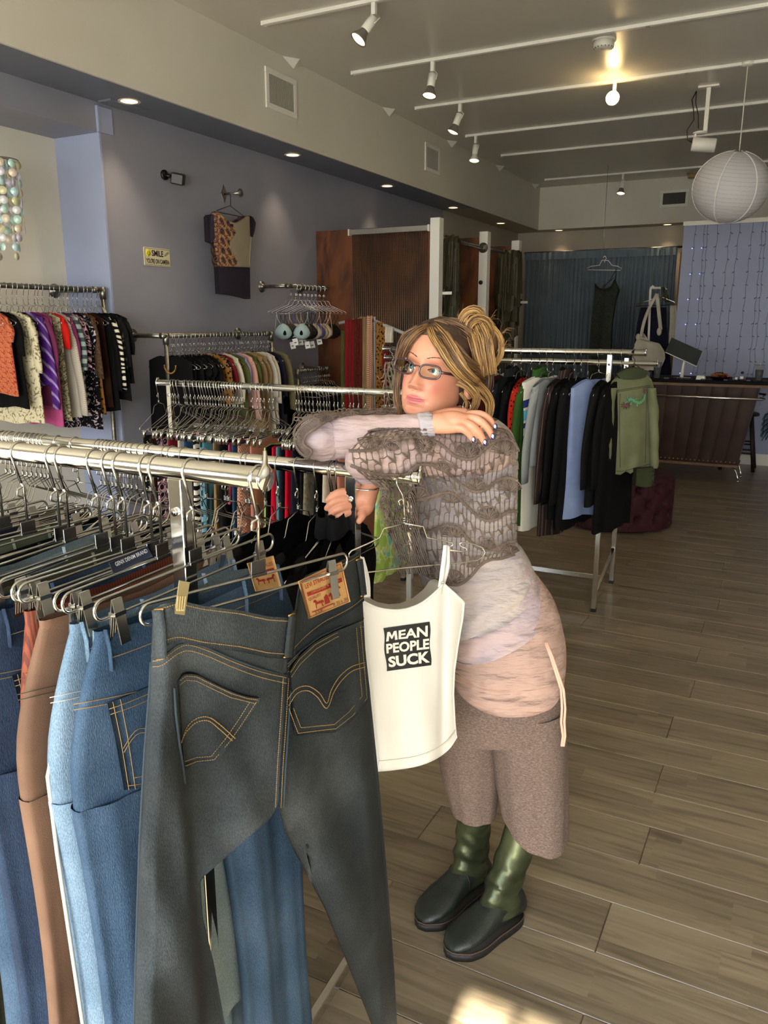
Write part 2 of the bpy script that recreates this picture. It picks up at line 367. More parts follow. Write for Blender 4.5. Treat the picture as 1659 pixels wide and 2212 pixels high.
# ceiling camera on stem with hanging cable
p = on(1532, 185, 'z', ZC); t = thing('ceiling_camera', 'white cylindrical camera on a ceiling stem with dangling black cable', 'camera', p)
MB().box((0, 0, -.008), (.17, .07, .016)).obj('ceiling_plate', WHITE, t, False, bevel=.003)
MB().box((0, 0, -.19), (.035, .02, .36)).obj('stem', WHITE, t, False, bevel=.003)
MB().lathe([(.05, -.36), (.06, -.365), (.06, -.375), (.03, -.38)], (-.04, 0, 0), 20).obj('swivel', WHITE, t)
MB().box((-.075, -.01, -.42), (.015, .03, .12)).obj('bracket', WHITE, t, False)
R = Euler((0, math.radians(97), math.radians(10))).to_matrix(); b = MB(); b.rings([[Vector((.0, 0, -.47))+R @ Vector((r*math.cos(2*PI*k/22), r*math.sin(2*PI*k/22), h)) for k in range(22)] for r, h in ((.052, -.1), (.058, -.09), (.058, .09), (.052, .098), (.05, .09))]); b.obj('camera_body', WHITE, t)
MB().rings([[Vector((.0, 0, -.47))+R @ Vector((r*math.cos(2*PI*k/22), r*math.sin(2*PI*k/22), h)) for k in range(22)] for r, h in ((.05, .085), (.049, .094), (.02, .098))]).obj('lens', BLACK, t)
MB().tube([(-.1, 0, -.03), (-.13, -.01, -.1), (-.11, -.01, -.18), (-.1, -.01, -.26), (-.15, -.01, -.34), (-.14, 0, -.42), (-.1, 0, -.44)], .0045, 6).tube([(-.1, 0, -.03), (-.1, .01, -.12), (-.07, .01, -.22), (-.06, .01, -.33)], .004, 6).obj('cable', BLACK, t)
# recessed downlights
for i, (x, y) in enumerate([(-3.98, 4.13), (-3.98, 5.99), (-3.98, 7.73), (-3.98, 9.5), (-3.98, 11.25), (-3.48, 12.49), (-1.9, 12.49)]):
    where = ['first, above the alcove edge', 'second, above the hanging blouse', 'third, before the dividing panel', 'fourth, over the first fitting booth', 'fifth, over the last fitting booth', 'left one in the rear soffit', 'right one in the rear soffit'][i]
    t = thing('recessed_downlight', 'round recessed soffit downlight, '+where, 'downlight', (x, y, ZS-.003), 0, 'recessed soffit downlights')
    MB().lathe([(.052, 0), (.066, -.004), (.072, 0.0)], (0, 0, 0), 24, cap=False).obj('trim_ring', WHITE, t)
    MB().lathe([(.053, -.001), (.02, -.003)], (0, 0, 0), 24).obj('lamp_face', mat('downlight_glow', '#ffd9a0', .5, emit=.5), t)
    sd = bpy.data.lights.new('downlight_light', 'SPOT'); so = bpy.data.objects.new('downlight_light', sd); COL.objects.link(so); so.parent = t
    sd.energy = 3; sd.color = (1, .74, .45); sd.spot_size = math.radians(78); sd.spot_blend = .9; sd.shadow_soft_size = .04; so.location = (0, 0, -.03)
# air vents
def vent(lab, c, axis, w, h, n, m):
    t = thing('air_vent', lab, 'vent', c)
    def bx(u0, v0, u1, v1, d0, d1):
        return ((d0, u0, v0), (d1, u1, v1)) if axis == 'x' else ((u0, -d1, v0), (u1, -d0, v1))
    b = MB()
    for q in ((-w/2-.04, -h/2-.04, w/2+.04, -h/2), (-w/2-.04, h/2, w/2+.04, h/2+.04), (-w/2-.04, -h/2, -w/2, h/2), (w/2, -h/2, w/2+.04, h/2)):
        a, c2 = bx(*q, 0, .014); b.box2(a, c2)
    b.obj('vent_frame', WHITE, t, False, bevel=.003)
    a, c2 = bx(-w/2, -h/2, w/2, h/2, 0, .002); MB().box2(a, c2).obj('vent_back', mat('vent_dark', '#55534e', .8), t, False)
    for k in range(n):
        u = -w/2+(k+.5)*w/n
        a, c2 = bx(u-w/n*.27, -h/2, u+w/n*.27, h/2, .003, .011); MB().box2(a, c2).obj('slat', m, t, False)
vent('white slatted air vent high on the cream soffit, nearer one', (XS, 5.50, 3.31), 'x', .33, .20, 20, mat('vent_grey', '#a7a49a', .5))
vent('white slatted air vent on the cream soffit, farther one', (XS, 8.335, 3.315), 'x', .3, .2, 16, mat('vent_grey', '#a7a49a', .5))
vent('dark slatted air vent on the rear soffit wall', (-1.81, YF-.34, 3.30), 'y', .30, .15, 16, mat('vent_darkslat', '#3f3d39', .6))
for i, y in enumerate((5.676, 7.317, 8.863, 10.47, 12.03)):
    wx = XS
    b = MB().add([(wx, y-.14, ZC), (wx, y+.14, ZC), (wx+.005, y+.0, ZC-.055), (wx+.08, y-.02, ZC), ], [(0, 1, 2), (0, 2, 3), (1, 3, 2), (0, 3, 1)])
    o = b.obj('corner_bracket', WHITE, None, False); tag(o, 'small white wedge bracket in the ceiling corner, ' + ['first', 'second', 'third', 'fourth', 'fifth'][i]+' from the shop front', 'bracket', 'white wedge brackets')
# blue joint strips at alcove
b = MB().box2((XW, 4.03, 2.80), (XW+.02, 4.045, 2.955)).box2((XW, 4.045, 2.80), (XW+.012, 4.16, 2.955)); tag(b.obj('cover_plate', bluelt, None, False), 'painted rectangular cover plate on the wall under the soffit', 'cover plate')
b = MB().box2((XW+.03, 4.03, ZS-.012), (XW+.14, 4.045, ZS)).box2((XW+.03, 4.045, ZS-.01), (XW+.14, 4.4, ZS)); tag(b.obj('cover_plate', navy, None, False), 'painted rectangular cover plate on the soffit underside by a downlight', 'cover plate')
# ================================================================ hangers, garments and rails
def hook_pts(rr):
    P = [(0, rr*math.cos(a), rr*math.sin(a)) for a in [math.radians(x) for x in range(-35, 200, 18)]]
    return P+[(0, -rr*.80, -rr*.8), (0, -.004, -.052)]
def hook_shape(b, rr, r, coil=True, zc=-.105, loop=False):
    b.tube(hook_pts(rr), r*1.15, 6)
    if loop:
        b.tube([(0, -.004, -.05), (0, .0, -.058), (0, -.012, -.062), (0, -.014, -.072), (0, -.004, -.076), (0, .003, -.066), (0, .0, -.058)], r, 5)
    b.tube([(0, -.004, -.052), (0, 0, -.06), (0, 0, zc)], r*1.1, 6)
    if coil:
        b.tube([(r*2.2*math.cos(a*1.25), r*2.2*math.sin(a*1.25), zc+.002+.013*(a/(2*PI)/3.4)) for a in [k*.7 for k in range(28)]], r*.85, 4)
def make_wire_hanger(rr, W=.205, r=.0016, drop=0.0, clips=False):
    b = MB(); hook_shape(b, rr, r, True, -.105, True)
    h = []
    for sg in (1, -1):
        q = [(0, -.104), (.048, -.116), (.066, -.152), (W-.01, -.205-drop), (W, -.212-drop), (W-.003, -.222-drop), (W-.012, -.226-drop)]
        h.append([(0, sg*y, z) for y, z in q])
    b.tube(h[0], r, 5); b.tube(h[1], r, 5); b.tube([h[0][-1], h[1][-1]], r, 5)
    if clips:
        for sg in (1, -1):
            b.box((0, sg*(W-.04), -.243-drop), (.009, .017, .038)); b.box((.009, sg*(W-.04), -.235-drop), (.002, .014, .026), Euler((0, .4, 0)).to_matrix())
    o = b.obj('wire_hanger', CHROME2, None); return o
def make_clip_hanger(rr, W=.185, r=.0022):
    root = thing('clip_hanger', '', 'hanger')
    b = MB(); hook_shape(b, rr, r, False, -.118, True); b.obj('hook', CHROME2, root)
    b = MB(); b.box((0, 0, -.130), (.003, .028, .022)); b.box((0, 0, -.140), (.007, .030, .005)); b.obj('swivel_plate', mat('dark_chrome', '#77777a', .25, 1.0), root, False, bevel=.001)
    b = MB(); N = 10; c = []
    for k in range(N+1): a = PI/2+PI*k/N; c.append((0, -W+.014*math.cos(a), -.155+.014*math.sin(a)))
    for k in range(N+1): a = -PI/2+PI*k/N; c.append((0, W+.014*math.cos(a), -.155+.014*math.sin(a)))
    b.tube(c, r, 6, closed=True); b.obj('bar', CHROME2, root)
    for sg in (-1, 1):
        b = MB(); y = sg*(W-.025)
        for s2 in (-1, 1):
            R = Euler((0, -s2*.18, 0)).to_matrix()
            b.box((s2*.006, y, -.178), (.0016, .017, .062), R)
            for k in range(4): b.box((s2*.0072-s2*.0, y-.006+.004*k, -.188), (.0016, .0018, .03), R)
        b.box((0, y, -.168), (.012, .02, .006)); b.obj('clip', CHROME2, root, False)
    return root
def ripple(seed, s, t, k=3.0): return math.sin(s*PI*k+seed*1.7+t*1.1)*.6+math.sin(s*PI*k*2.3+seed*3.1-t*2)*.4
def top(label, cat, m, loc, rz, L=.62, w=.2, sleeve=.2, sw=.07, th=.022, seed=0, hem=1.05, neck=.05, amp=.008, name='blouse', group=None, mats=None, mf=None, z0=-.112, sm=None, drop=.07, collar=None, flare=0.0, waist=1.0, sa=.12, sname='sleeve'):
    root = thing(name, label, cat, loc, rz, group); n = 32; NT = 60 if mf else 14; R = []
    for j in range(NT+1):
        t = j/NT; ring = []
        ww = w*((1-t)+hem*t)*(1-(1-waist)*math.sin(PI*min(t*1.25, 1)))+flare*t*t
        for i in range(n):
            a = 2*PI*i/n; s = math.cos(a); sd = 1 if math.sin(a) >= 0 else -1
            zt = z0-drop*abs(s)**1.25-(neck*(1.5 if sd > 0 else .6)*max(0, 1-(s/.42)**2) if neck else 0)
            x = th*abs(math.sin(a))**.6*sd*(.45+.55*min(1, t*3+.25))+amp*ripple(seed, s, t*2)*min(1, t*2)
            ring.append((x, s*ww, zt*(1-t)+(-L-.008*math.sin(s*5+seed))*t))
        R.append(ring)
    b = MB(); b.rings(R, False)
    if mf:
        for fi in range(len(b.f)):
            j, i = divmod(fi, n); b.m[fi] = mf(math.cos(2*PI*(i+.5)/n), (j+.5)/NT)
    ob = b.obj('body', mats or m, root)
    if sleeve:
        for sg in (-1, 1):
            R = []; K = 8
            for j in range(K+1):
                t = j/K; cy = sg*(w*.93+sa*sleeve*t+.012*math.sin(t*PI)); cz = z0-drop*.92-.018-sleeve*t
                hw = sw*(1-.35*t)*(.72 if j == 0 else 1); ring = []
                for i in range(12):
                    a = 2*PI*i/12
                    ring.append((math.sin(a)*(.019-.006*t)+.004*math.sin(seed+t*6), cy+math.cos(a)*hw*.62, cz+math.cos(a)*sg*hw*(.55*(1-t)+.1)*-1))
                R.append(ring)
            MB().rings(R, True).obj(sname, sm or m, root)
    if collar:
        b = MB(); R = []
        for zz, k in ((z0-.012, 1.0), (z0+.03, .86), (z0+.034, .8), (z0+.0, .9)):
            R.append([(math.sin(a)*.03*k, math.cos(a)*.075*k, zz-.02*abs(math.cos(a))) for a in [2*PI*i/16 for i in range(16)]])
        b.rings(R, False).obj('collar', collar, root)
    return root
def bottom(label, cat, m, loc, rz, L=.5, w=.17, flare=.03, th=.02, seed=0, z0=-.235, name='hanging_skirt', group=None, band=None, legs=False):
    root = thing(name, label, cat, loc, rz, group); n = 28; NT = 10
    def body(y0, y1, za, zb, nm, f0, f1):
        R = []
        for j in range(NT+1):
            t = j/NT; ring = []
            c = (y0+y1)/2; h = (y1-y0)/2*(f0*(1-t)+f1*t)
            for i in range(n):
                a = 2*PI*i/n; s = math.cos(a)
                ring.append((th*(abs(math.sin(a))**.6)*(1 if math.sin(a) >= 0 else -1)*(.5+.5*min(1, t*2))+.009*ripple(seed, s, t*2, 4)*t, c+s*h, za+(zb-za)*t+.004*math.sin(7*s+seed)))
            R.append(ring)
        return MB().rings(R, False).obj(nm, m, root)
    if legs:
        body(-w, w, z0, z0-.3, 'hips', 1, 1.16); W2 = w*1.16
        body(-W2, -.004, z0-.29, -L, 'leg', 1, .8); body(.004, W2, z0-.29, -L, 'leg', 1, .8)
    else: body(-w, w, z0, -L, 'skirt', 1, 1+flare/w)
    if band:
        R = []
        for zz in (z0+.004, z0-.03): R.append([(math.sin(a)*(th*.62), math.cos(a)*(w+.002), zz) for a in [2*PI*i/20 for i in range(20)]])
        MB().rings(R, False).obj('waistband', band, root)
    return root
HANG = {}
def hanger(loc, rz, kind, label, group, rr):
    k = (kind, rr)
    if k not in HANG:
        o = make_wire_hanger(rr, clips=(kind == 'clips'), W=.205 if kind != 'small' else .17) if kind != 'bar' else make_clip_hanger(rr)
        HANG[k] = o; first = True
    else: o = copy_tree(HANG[k])
    o.location = loc; o.rotation_euler = (0, 0, rz); tag(o, label, 'hanger', group); return o
# ------------------------------------------------------------ fabrics
def cloth(n, a, b=None, **k):
    k.setdefault('rough', .9); k.setdefault('bump', .35); k.setdefault('bscale', 500); k.setdefault('spec', .15)
    return mat(n, a, c2=b, **k)
F = {
 'black': cloth('black_fabric', '#08080a', rough=.85, spec=.15), 'black2': cloth('black_knit', '#101013', '#0a0a0c', scale=60, spec=.2),
 'rust': cloth('rust_orange_print', '#8f3320', '#b8694a', kind='magic', scale=22, mix=(.4, .6)),
 'paisley': cloth('cream_paisley_print', '#cfc7a9', '#7d7458', kind='noise', scale=26, dist=2.2, mix=(.52, .6), c3='#bdb391'),
 'paisley2': cloth('olive_paisley_print', '#a8a184', '#4c4736', kind='noise', scale=34, dist=2.5, mix=(.45, .58)),
 'purple': cloth('purple_striped_satin', '#4a1f73', '#9a86b8', kind='wave', scale=9, rough=.45, mix=(.7, .97), rot=(0, .5, .3)),
 'pink': cloth('pink_knit', '#c0588f', '#a8497c', scale=10), 'mauve': cloth('mauve_fabric', '#6a2c50'),
 'red': cloth('red_jersey', '#c21d17'), 'yellow': cloth('yellow_jersey', '#e3b91c'),
 'whiteknit': cloth('white_ribbed_knit', '#c9c3b6', '#a39c8e', kind='checker', scale=160), 'stripe': cloth('grey_teal_stripe', '#39464a', '#8c9a98', kind='wave', scale=6, rot=(0, PI/2, 0), mix=(.35, .5), c3='#5c3a40'),
 'floral': cloth('black_floral_print', '#0b0b10', '#b9aeb4', kind='noise', scale=16, dist=3.2, mix=(.55, .60), c3='#4a3440'),
 'floralpink': cloth('pink_floral_print', '#161016', '#c79cae', kind='magic', scale=14, mix=(.5, .7)),
 'fur': cloth('brown_boucle', '#5b4632', '#3a2a1c', scale=70, bump=1.0, bscale=220), 'leopard': cloth('leopard_print', '#1b120a', '#8a5f2c', kind='spots', scale=42, mix=(.28, .42)),
 'dkbrown': cloth('dark_brown_chiffon', '#2a140d', '#1d0e09', scale=12), 'zebra': cloth('zebra_print', '#0d0d0c', '#d9d3c2', kind='wave', scale=9, dist=6, detail=1, mix=(.46, .5), rot=(0, PI/2, 0)),
 'lace': cloth('black_lace', '#0b0b0b', '#4a4540', kind='noise', scale=28, mix=(.56, .62)),
 'crimson': cloth('crimson_cotton', '#6e1a1c'), 'creamy': cloth('cream_cotton', '#cbc4b4', '#b9b2a2', scale=8), 'green': cloth('olive_cotton', '#55592f', '#454825', scale=8),
 'lilac': cloth('lilac_cotton', '#8f8fc4'), 'blush': cloth('blush_cotton', '#c99c92'), 'tan': cloth('tan_cotton', '#8f7852', '#80694a', scale=5), 'brown': cloth('brown_cotton', '#54402a'),
 'navy': cloth('navy_fabric', '#1c1c2c'), 'khaki': cloth('khaki_cotton', '#6d664a'), 'polka': cloth('polka_dot', '#d5d0c4', '#0c0c0e', kind='spots', scale=60, mix=(.28, .34)),
 'denimA': cloth('faded_denim', '#5f7a94', '#4c6680', scale=40), 'denimB': cloth('mid_denim', '#2c4866', '#223a56', scale=40), 'denimD': cloth('dark_denim', '#171f2c', '#10161f', scale=40),
 'teal': cloth('teal_stripe', '#4f8292', '#23343c', kind='wave', scale=8, mix=(.5, .6)), 'rose': cloth('rose_pleated', '#a83a58', '#8f2f4a', kind='wave', scale=10, rot=(0, 0, PI/2)), 'scarlet': cloth('scarlet_cotton', '#c2102c'),
 'tweed': cloth('pink_gold_tweed', '#94604f', '#cda98c', kind='checker', scale=130), 'limeprint': cloth('lime_turquoise_print', '#9cc05c', '#6fc2b8', kind='noise', scale=9, dist=1.5, mix=(.45, .6), c3='#d6dd9a'),
 'salmon': cloth('salmon_cotton', '#b9786a'), 'plaidb': cloth('blue_plaid', '#7e9fb0', '#2e4450', kind='checker', scale=38), 'greyk': cloth('grey_wool', '#585a5a', '#484a4a', scale=50, bump=.8, bscale=200),
 'oatmeal': cloth('oatmeal_textured', '#8d8775', '#6c6656', scale=60, bump=1), 'charcoal': cloth('charcoal_rib_knit', '#1d1f21', '#131416', kind='wave', scale=60), 'leopardred': cloth('red_leopard', '#170606', '#a82418', kind='spots', scale=55, mix=(.25, .4)),
 'moss': cloth('moss_green_knit', '#2f4f20'), 'white': cloth('white_cotton', '#d7d4ca'), 'plaid': cloth('brown_plaid', '#8c7a56', '#3a3020', kind='checker', scale=52, c3='#6b5c40'), 'pinstripe': cloth('brown_pinstripe', '#2a2120', '#5b4e48', kind='wave', scale=26, mix=(.85, .97)),
 'ltblue': cloth('light_blue_fleece', '#8596bf', '#7b8cb5', scale=12), 'grayjer': cloth('pale_grey_jersey', '#8f9496'), 'olivej': cloth('olive_drab_cotton', '#6c7056', '#61654b', scale=9), 'oliveknit': cloth('dark_olive_rib', '#3f4630', '#353b28', kind='wave', scale=70),
 'redbrown': cloth('russet_knit', '#5a2218', '#45180f', scale=60),
}
GL = 'chrome wire hanger carrying a garment on the %s'
# ------------------------------------------------------------ pipe rails on the left wall
def flange(b, x, y, z, axis='x', r=.048):
    d = {'x': (1, 0, 0), 'y': (0, -1, 0)}[axis]
    prof = [(r, 0), (r, .006), (r*.5, .01), (r*.42, .025), (.018, .027)]
    R = []
    for q, h in prof:
        R.append([(x+h, y+q*math.cos(a), z+q*math.sin(a)) if axis == 'x' else (x+q*math.cos(a), y-h, z+q*math.sin(a)) for a in [2*PI*k/20 for k in range(20)]])
    b.rings(R, True)
    for k in range(4):
        a = PI/4+k*PI/2
        c = (x+.007, y+r*.72*math.cos(a), z+r*.72*math.sin(a)) if axis == 'x' else (x+r*.72*math.cos(a), y-.007, z+r*.72*math.sin(a))
        b.ball(c, .005, 6, 4)
def pipe_rack(lab, X, Y0, Y1, z, flanges, wallx, legs, name='wall_clothes_rail', r=.0155, ends=()):
    t = thing(name, lab, 'clothes rail', (X, Y0, 0))
    o = (X, Y0, 0)
    MB().tube([(X, Y0, z), (X, Y1, z)], r, 12).obj('rail', STEEL, t, off=o)
    for fy in flanges:
        b = MB(); flange(b, wallx, fy, z); b.obj('wall_flange', STEEL, t, off=o)
        MB().tube([(wallx+.02, fy, z), (X, fy, z)], r, 12).obj('wall_pipe', STEEL, t, off=o)
        MB().tube([(X, fy-.03, z), (X, fy+.03, z)], r*1.35, 12).tube([(X-.03, fy, z), (X, fy, z)], r*1.35, 12).obj('tee_joint', STEEL, t, off=o)
    for ly in legs:
        MB().tube([(X, ly, z), (X, ly, .0)], r, 12).obj('leg', STEEL, t, off=o)
        MB().tube([(X, ly, z+.018), (X, ly, z-.06)], r*1.4, 12).obj('elbow_joint', STEEL, t, off=o)
        b = MB(); b.lathe([(.045, .0), (.045, .008), (.02, .014), (.018, .03)], (X, ly, 0), 16); b.obj('foot_flange', STEEL, t, off=o)
    return t
RA_X, RA_Z, RR = -4.2, 1.815, .0155
pipe_rack('galvanised pipe clothes rail in the white alcove at far left', RA_X, 2.2, 4.0, RA_Z, (3.93,), XA, (3.99,))
RB_X, RB_Z = -3.883, 1.515
pipe_rack('galvanised pipe clothes rail of black and pastel tops under the warning sign', RB_X, 4.208, 5.47, RB_Z, (4.208, 5.40), XW, (4.222, 5.455))
RC_X, RC_Z = -3.9, 1.905
pipe_rack('short galvanised wall rail holding the bras beside the wooden partition', RC_X, 5.76, 6.37, RC_Z, (5.76, 6.35), XW, ())
pipe_rack('low dark wall rail full of hangers in the corner beneath the bras', -3.9, 5.85, 6.42, 1.19, (6.36,), XW, (5.86,))
# rack A garments, near (left) to far (right)
A = [('rust', 'rust and orange swirl print top, leftmost on the alcove rail', .62, .12, 3.10), ('black', 'black top between the rust print and the cream paisley tunic', .7, .2, 3.16), ('paisley', 'cream paisley tunic second from the left on the alcove rail', .80, .3, 3.22), ('floral', 'black top with small white flecks behind the cream paisley tunic', .6, .2, 3.275),
 ('purple', 'purple diagonally striped satin blouse beside the long pink sweater', .58, .52, 3.32), ('mauve', 'dark mauve blouse tucked between purple and pink tops', .7, .3, 3.36), ('pink', 'long bright pink knit sweater on the alcove rail', .83, .0, 3.41), ('paisley2', 'pale taupe lined blouse right behind the long pink sweater', .8, .0, 3.445), ('red', 'red short sleeved tee with black and yellow panels', .34, .17, 3.49),
 ('whiteknit', 'white honeycomb knit long sleeved sweater on the alcove rail', .80, .58, 3.53), ('mauve', 'plum coloured blouse behind the white honeycomb sweater', .4, .25, 3.56), ('stripe', 'grey, teal and maroon striped knit top', .72, .3, 3.595), ('floralpink', 'black blouse with large pink blossom on its shoulder', .5, .3, 3.63), ('floral', 'long black dress with white line-drawn roses', .88, .2, 3.665),
 ('fur', 'brown mottled velvet batwing top on the alcove rail', .52, .36, 3.71), ('leopard', 'leopard print tunic hanging below the brown mottled top', .80, .0, 3.745), ('dkbrown', 'long dark brown chiffon dress with flared hem', .76, .0, 3.78), ('black', 'plain black long top just right of the brown chiffon dress', .78, .0, 3.81), ('black', 'black long sleeved top with leopard trimmed neckline', .74, .45, 3.845),
 ('zebra', 'black top with zebra striped sleeve near the right end of the alcove rail', .5, .44, 3.885), ('black2', 'black jacket just right of the zebra sleeve', .72, .3, 3.915), ('lace', 'black lace blouse second from the right end of the alcove rail', .66, .32, 3.945), ('black2', 'black peplum top at the right end of the alcove rail', .62, .22, 3.975)]
for i, (f, lab, L, sl, y) in enumerate(A):
    rz = PI/2+random.uniform(-.12, .12)
    y2 = y
    kw = {}
    if f == 'red': kw = dict(mats=[F['red'], F['black'], F['yellow']], mf=lambda s, t: 1 if (t > .35 and s > -.6) else (2 if .25 < t < .4 else 0))
    if f == 'zebra': kw = dict(mats=[F['black']], mf=None, sm=F['zebra'])
    top(lab, 'shirt', F[f] if f != 'zebra' else F['black'], (RA_X, y2, RA_Z), rz, L=L, sleeve=sl, seed=i, w=.19+.01*(i % 3), th=.017, amp=.006, hem=1.15, drop=.06, z0=-.125, **kw)
for i in range(27):
    y = 2.98+i*.0375+random.uniform(-.012, .012)
    hanger((RA_X, min(y, 3.97), RA_Z), PI/2+random.uniform(-.12, .12), 'wire', GL % 'alcove rail', 'hangers on the alcove rail', .0185)
# rack B
B = [('black', 'long black dress, leftmost on the middle wall rail', .95, 4.25, 0), ('black', 'black skirt dress next to the leftmost one on the middle wall rail', .8, 4.31, 0), ('black2', 'black dress with gold bead trim behind the chrome rail', .75, 4.37, 0), ('black', 'black top fourth from the left of the middle wall rail', .6, 4.43, .1), ('black2', 'black blouse in the centre of the black group on the wall rail', .6, 4.49, .1), ('black', 'black cardigan at the right end of the black group', .7, 4.55, .2),
 ('leopard', 'leopard print blouse between the black and the red tops', .5, 4.62, .3), ('polka', 'black and white dotted blouse beside the leopard print', .5, 4.66, .25), ('crimson', 'dark red blouse on the middle wall rail', .42, 4.71, .2), ('creamy', 'cream ruffled blouse beside the dark red one', .5, 4.77, .3), ('green', 'olive green blouse on the middle wall rail', .6, 4.83, .2), ('lilac', 'pale lilac short sleeved top', .42, 4.88, .2), ('blush', 'blush pink long sleeved shirt', .55, 4.94, .45),
 ('green', 'dark green shirt behind the blush pink one', .5, 4.99, .2), ('tan', 'tan belted dress on the middle wall rail', .8, 5.05, .2), ('tan', 'tan linen shirt behind the tan belted dress', .85, 5.11, .2), ('creamy', 'beige jacket with ruffled edge', .8, 5.18, .3), ('creamy', 'ivory ruffled blouse near the right end of the wall rail', .7, 5.24, .35), ('navy', 'long dark navy dress near the right end of the wall rail', .9, 5.32, .3), ('khaki', 'khaki jacket with patterned lapel at the right end of the wall rail', .45, 5.42, .42)]
for i, (f, lab, L, y, sl) in enumerate(B):
    top(lab, 'shirt', F[f], (RB_X, y, RB_Z), PI/2+random.uniform(-.1, .1), L=L, sleeve=sl, seed=i+40, w=.19, th=.018, amp=.006, hem=1.12, drop=.06)
for i in range(30):
    y = 4.26+i*.0405+random.uniform(-.012, .012)
    hanger((RB_X, y, RB_Z), PI/2+random.uniform(-.1, .1), 'wire', GL % 'middle wall rail', 'hangers on the middle wall rail', .0185)
for k, (y, f) in enumerate(((4.30, 0), (4.37, 1))):
    pass
# gold beads on the black dress
b = MB()
for k in range(14):
    a = k/13*PI; b.ball((RB_X+.06-.05*math.cos(a), 4.18, RB_Z-.20-.05*math.sin(a)), .007, 8, 6)
tag(b.obj('bead_necklace', mat('gold_bead', '#9a6f3a', .3, .6), None), 'string of amber beads hanging on the black dresses', 'necklace')
# bras on rail C
def bra(label, m, loc, rz, seed, tagm=None, drop=0, group=None):
    t = thing('bra', label, 'bra', loc, rz, group)
    for sg in (-1, 1):
        b = MB(); R = []
        for j in range(7):
            q = j/6*.98; r = .074*math.sin(math.acos(q)); 
            R.append([(.062*q, sg*(.080-.01*q)+r*math.cos(a)*(1-.25*max(0, math.sin(a))), -.385+r*.8*math.sin(a)+.018*max(0, math.sin(a))-.01*q) for a in [2*PI*k/16 for k in range(16)]])
        b.rings(R, False).obj('cup', m, t)
        b = MB(); b.tube([(0, sg*.135, -.215), (.012, sg*.125, -.27), (.028, sg*.095, -.325)], .0075, 6, flat=.35); b.tube([(-.002, sg*.13, -.215), (-.02, sg*.14, -.30), (-.014, sg*.15, -.38)], .006, 6, flat=.35); b.obj('strap', m, t)
        b = MB(); b.shell(lambda u, v: (-.012-.02*math.sin(u*PI), sg*(.15-.15*u), -.375-.04*v-.01*u), 6, 3, .002); b.obj('band', m, t)
    if tagm:
        b = MB(); b.box((.05, -.1+.03*(seed % 3), -.465-.03*(seed % 2)), (.002, .045, .06), Euler((.2, 0, 0)).to_matrix()).tube([(.0, -.1, -.40), (.05, -.1+.03*(seed % 3), -.44-.03*(seed % 2))], .0008, 4); b.obj('price_tag', WHITE, t, False)
        b = MB(); b.box((.0515, -.1+.03*(seed % 3), -.47-.03*(seed % 2)), (.0008, .022, .008), Euler((.2, 0, 0)).to_matrix()); b.obj('tag_print', BLACK, t, False)
    return t
bm_ = [('pale aqua satin bra with white lace, frontmost on the bra rail', '#9fb8bc', 5.80), ('black bra with coral straps behind the aqua one', '#120c10', 5.86), ('black lace bra third from the left of the bra rail', '#0e0e10', 5.92), ('cream bra with wide ivory straps', '#bcae9c', 5.99), ('blue and pink patterned bra beside the beige one', '#4f4f8e', 6.05), ('beige lace bra in the middle of the bra rail', '#b6a184', 6.11), ('pale cream moulded bra near the end of the bra rail', '#c8b79e', 6.17), ('black bra with gold patterned strap', '#1c140c', 6.24), ('plain black bra at the far end of the bra rail', '#09090a', 6.31)]
for i, (lab, c, y) in enumerate(bm_):
    bra(lab, mat('bra_'+c[1:], c, .55, bump=.2, bscale=200), (RC_X, y, RC_Z), -PI/2+(.75 if i == 0 else .45)+random.uniform(-.1, .1), i, tagm=(i > 1))
    hanger((RC_X, y, RC_Z), PI/2+(.75-PI if i == 0 else .45)+random.uniform(-.1, .1), 'wire', 'wire hanger of the '+lab, 'hangers on the bra rail', .0185)
for i in range(14):
    y = 5.9+i*.037
    hanger((-3.9, y, 1.19), PI/2+random.uniform(-.15, .15), 'wire', 'wire hanger packed on the low corner rail', 'hangers on the low corner rail', .0185)
for i in range(5):
    top(['first', 'second', 'third', 'fourth', 'fifth'][i]+' dark garment on the low corner rail, counted from the left', 'shirt', F[['black', 'navy', 'black2', 'denimD', 'charcoal'][i]], (-3.9, 5.95+.09*i, 1.19), PI/2, L=.75, sleeve=.2, seed=i+80, w=.18, th=.02)
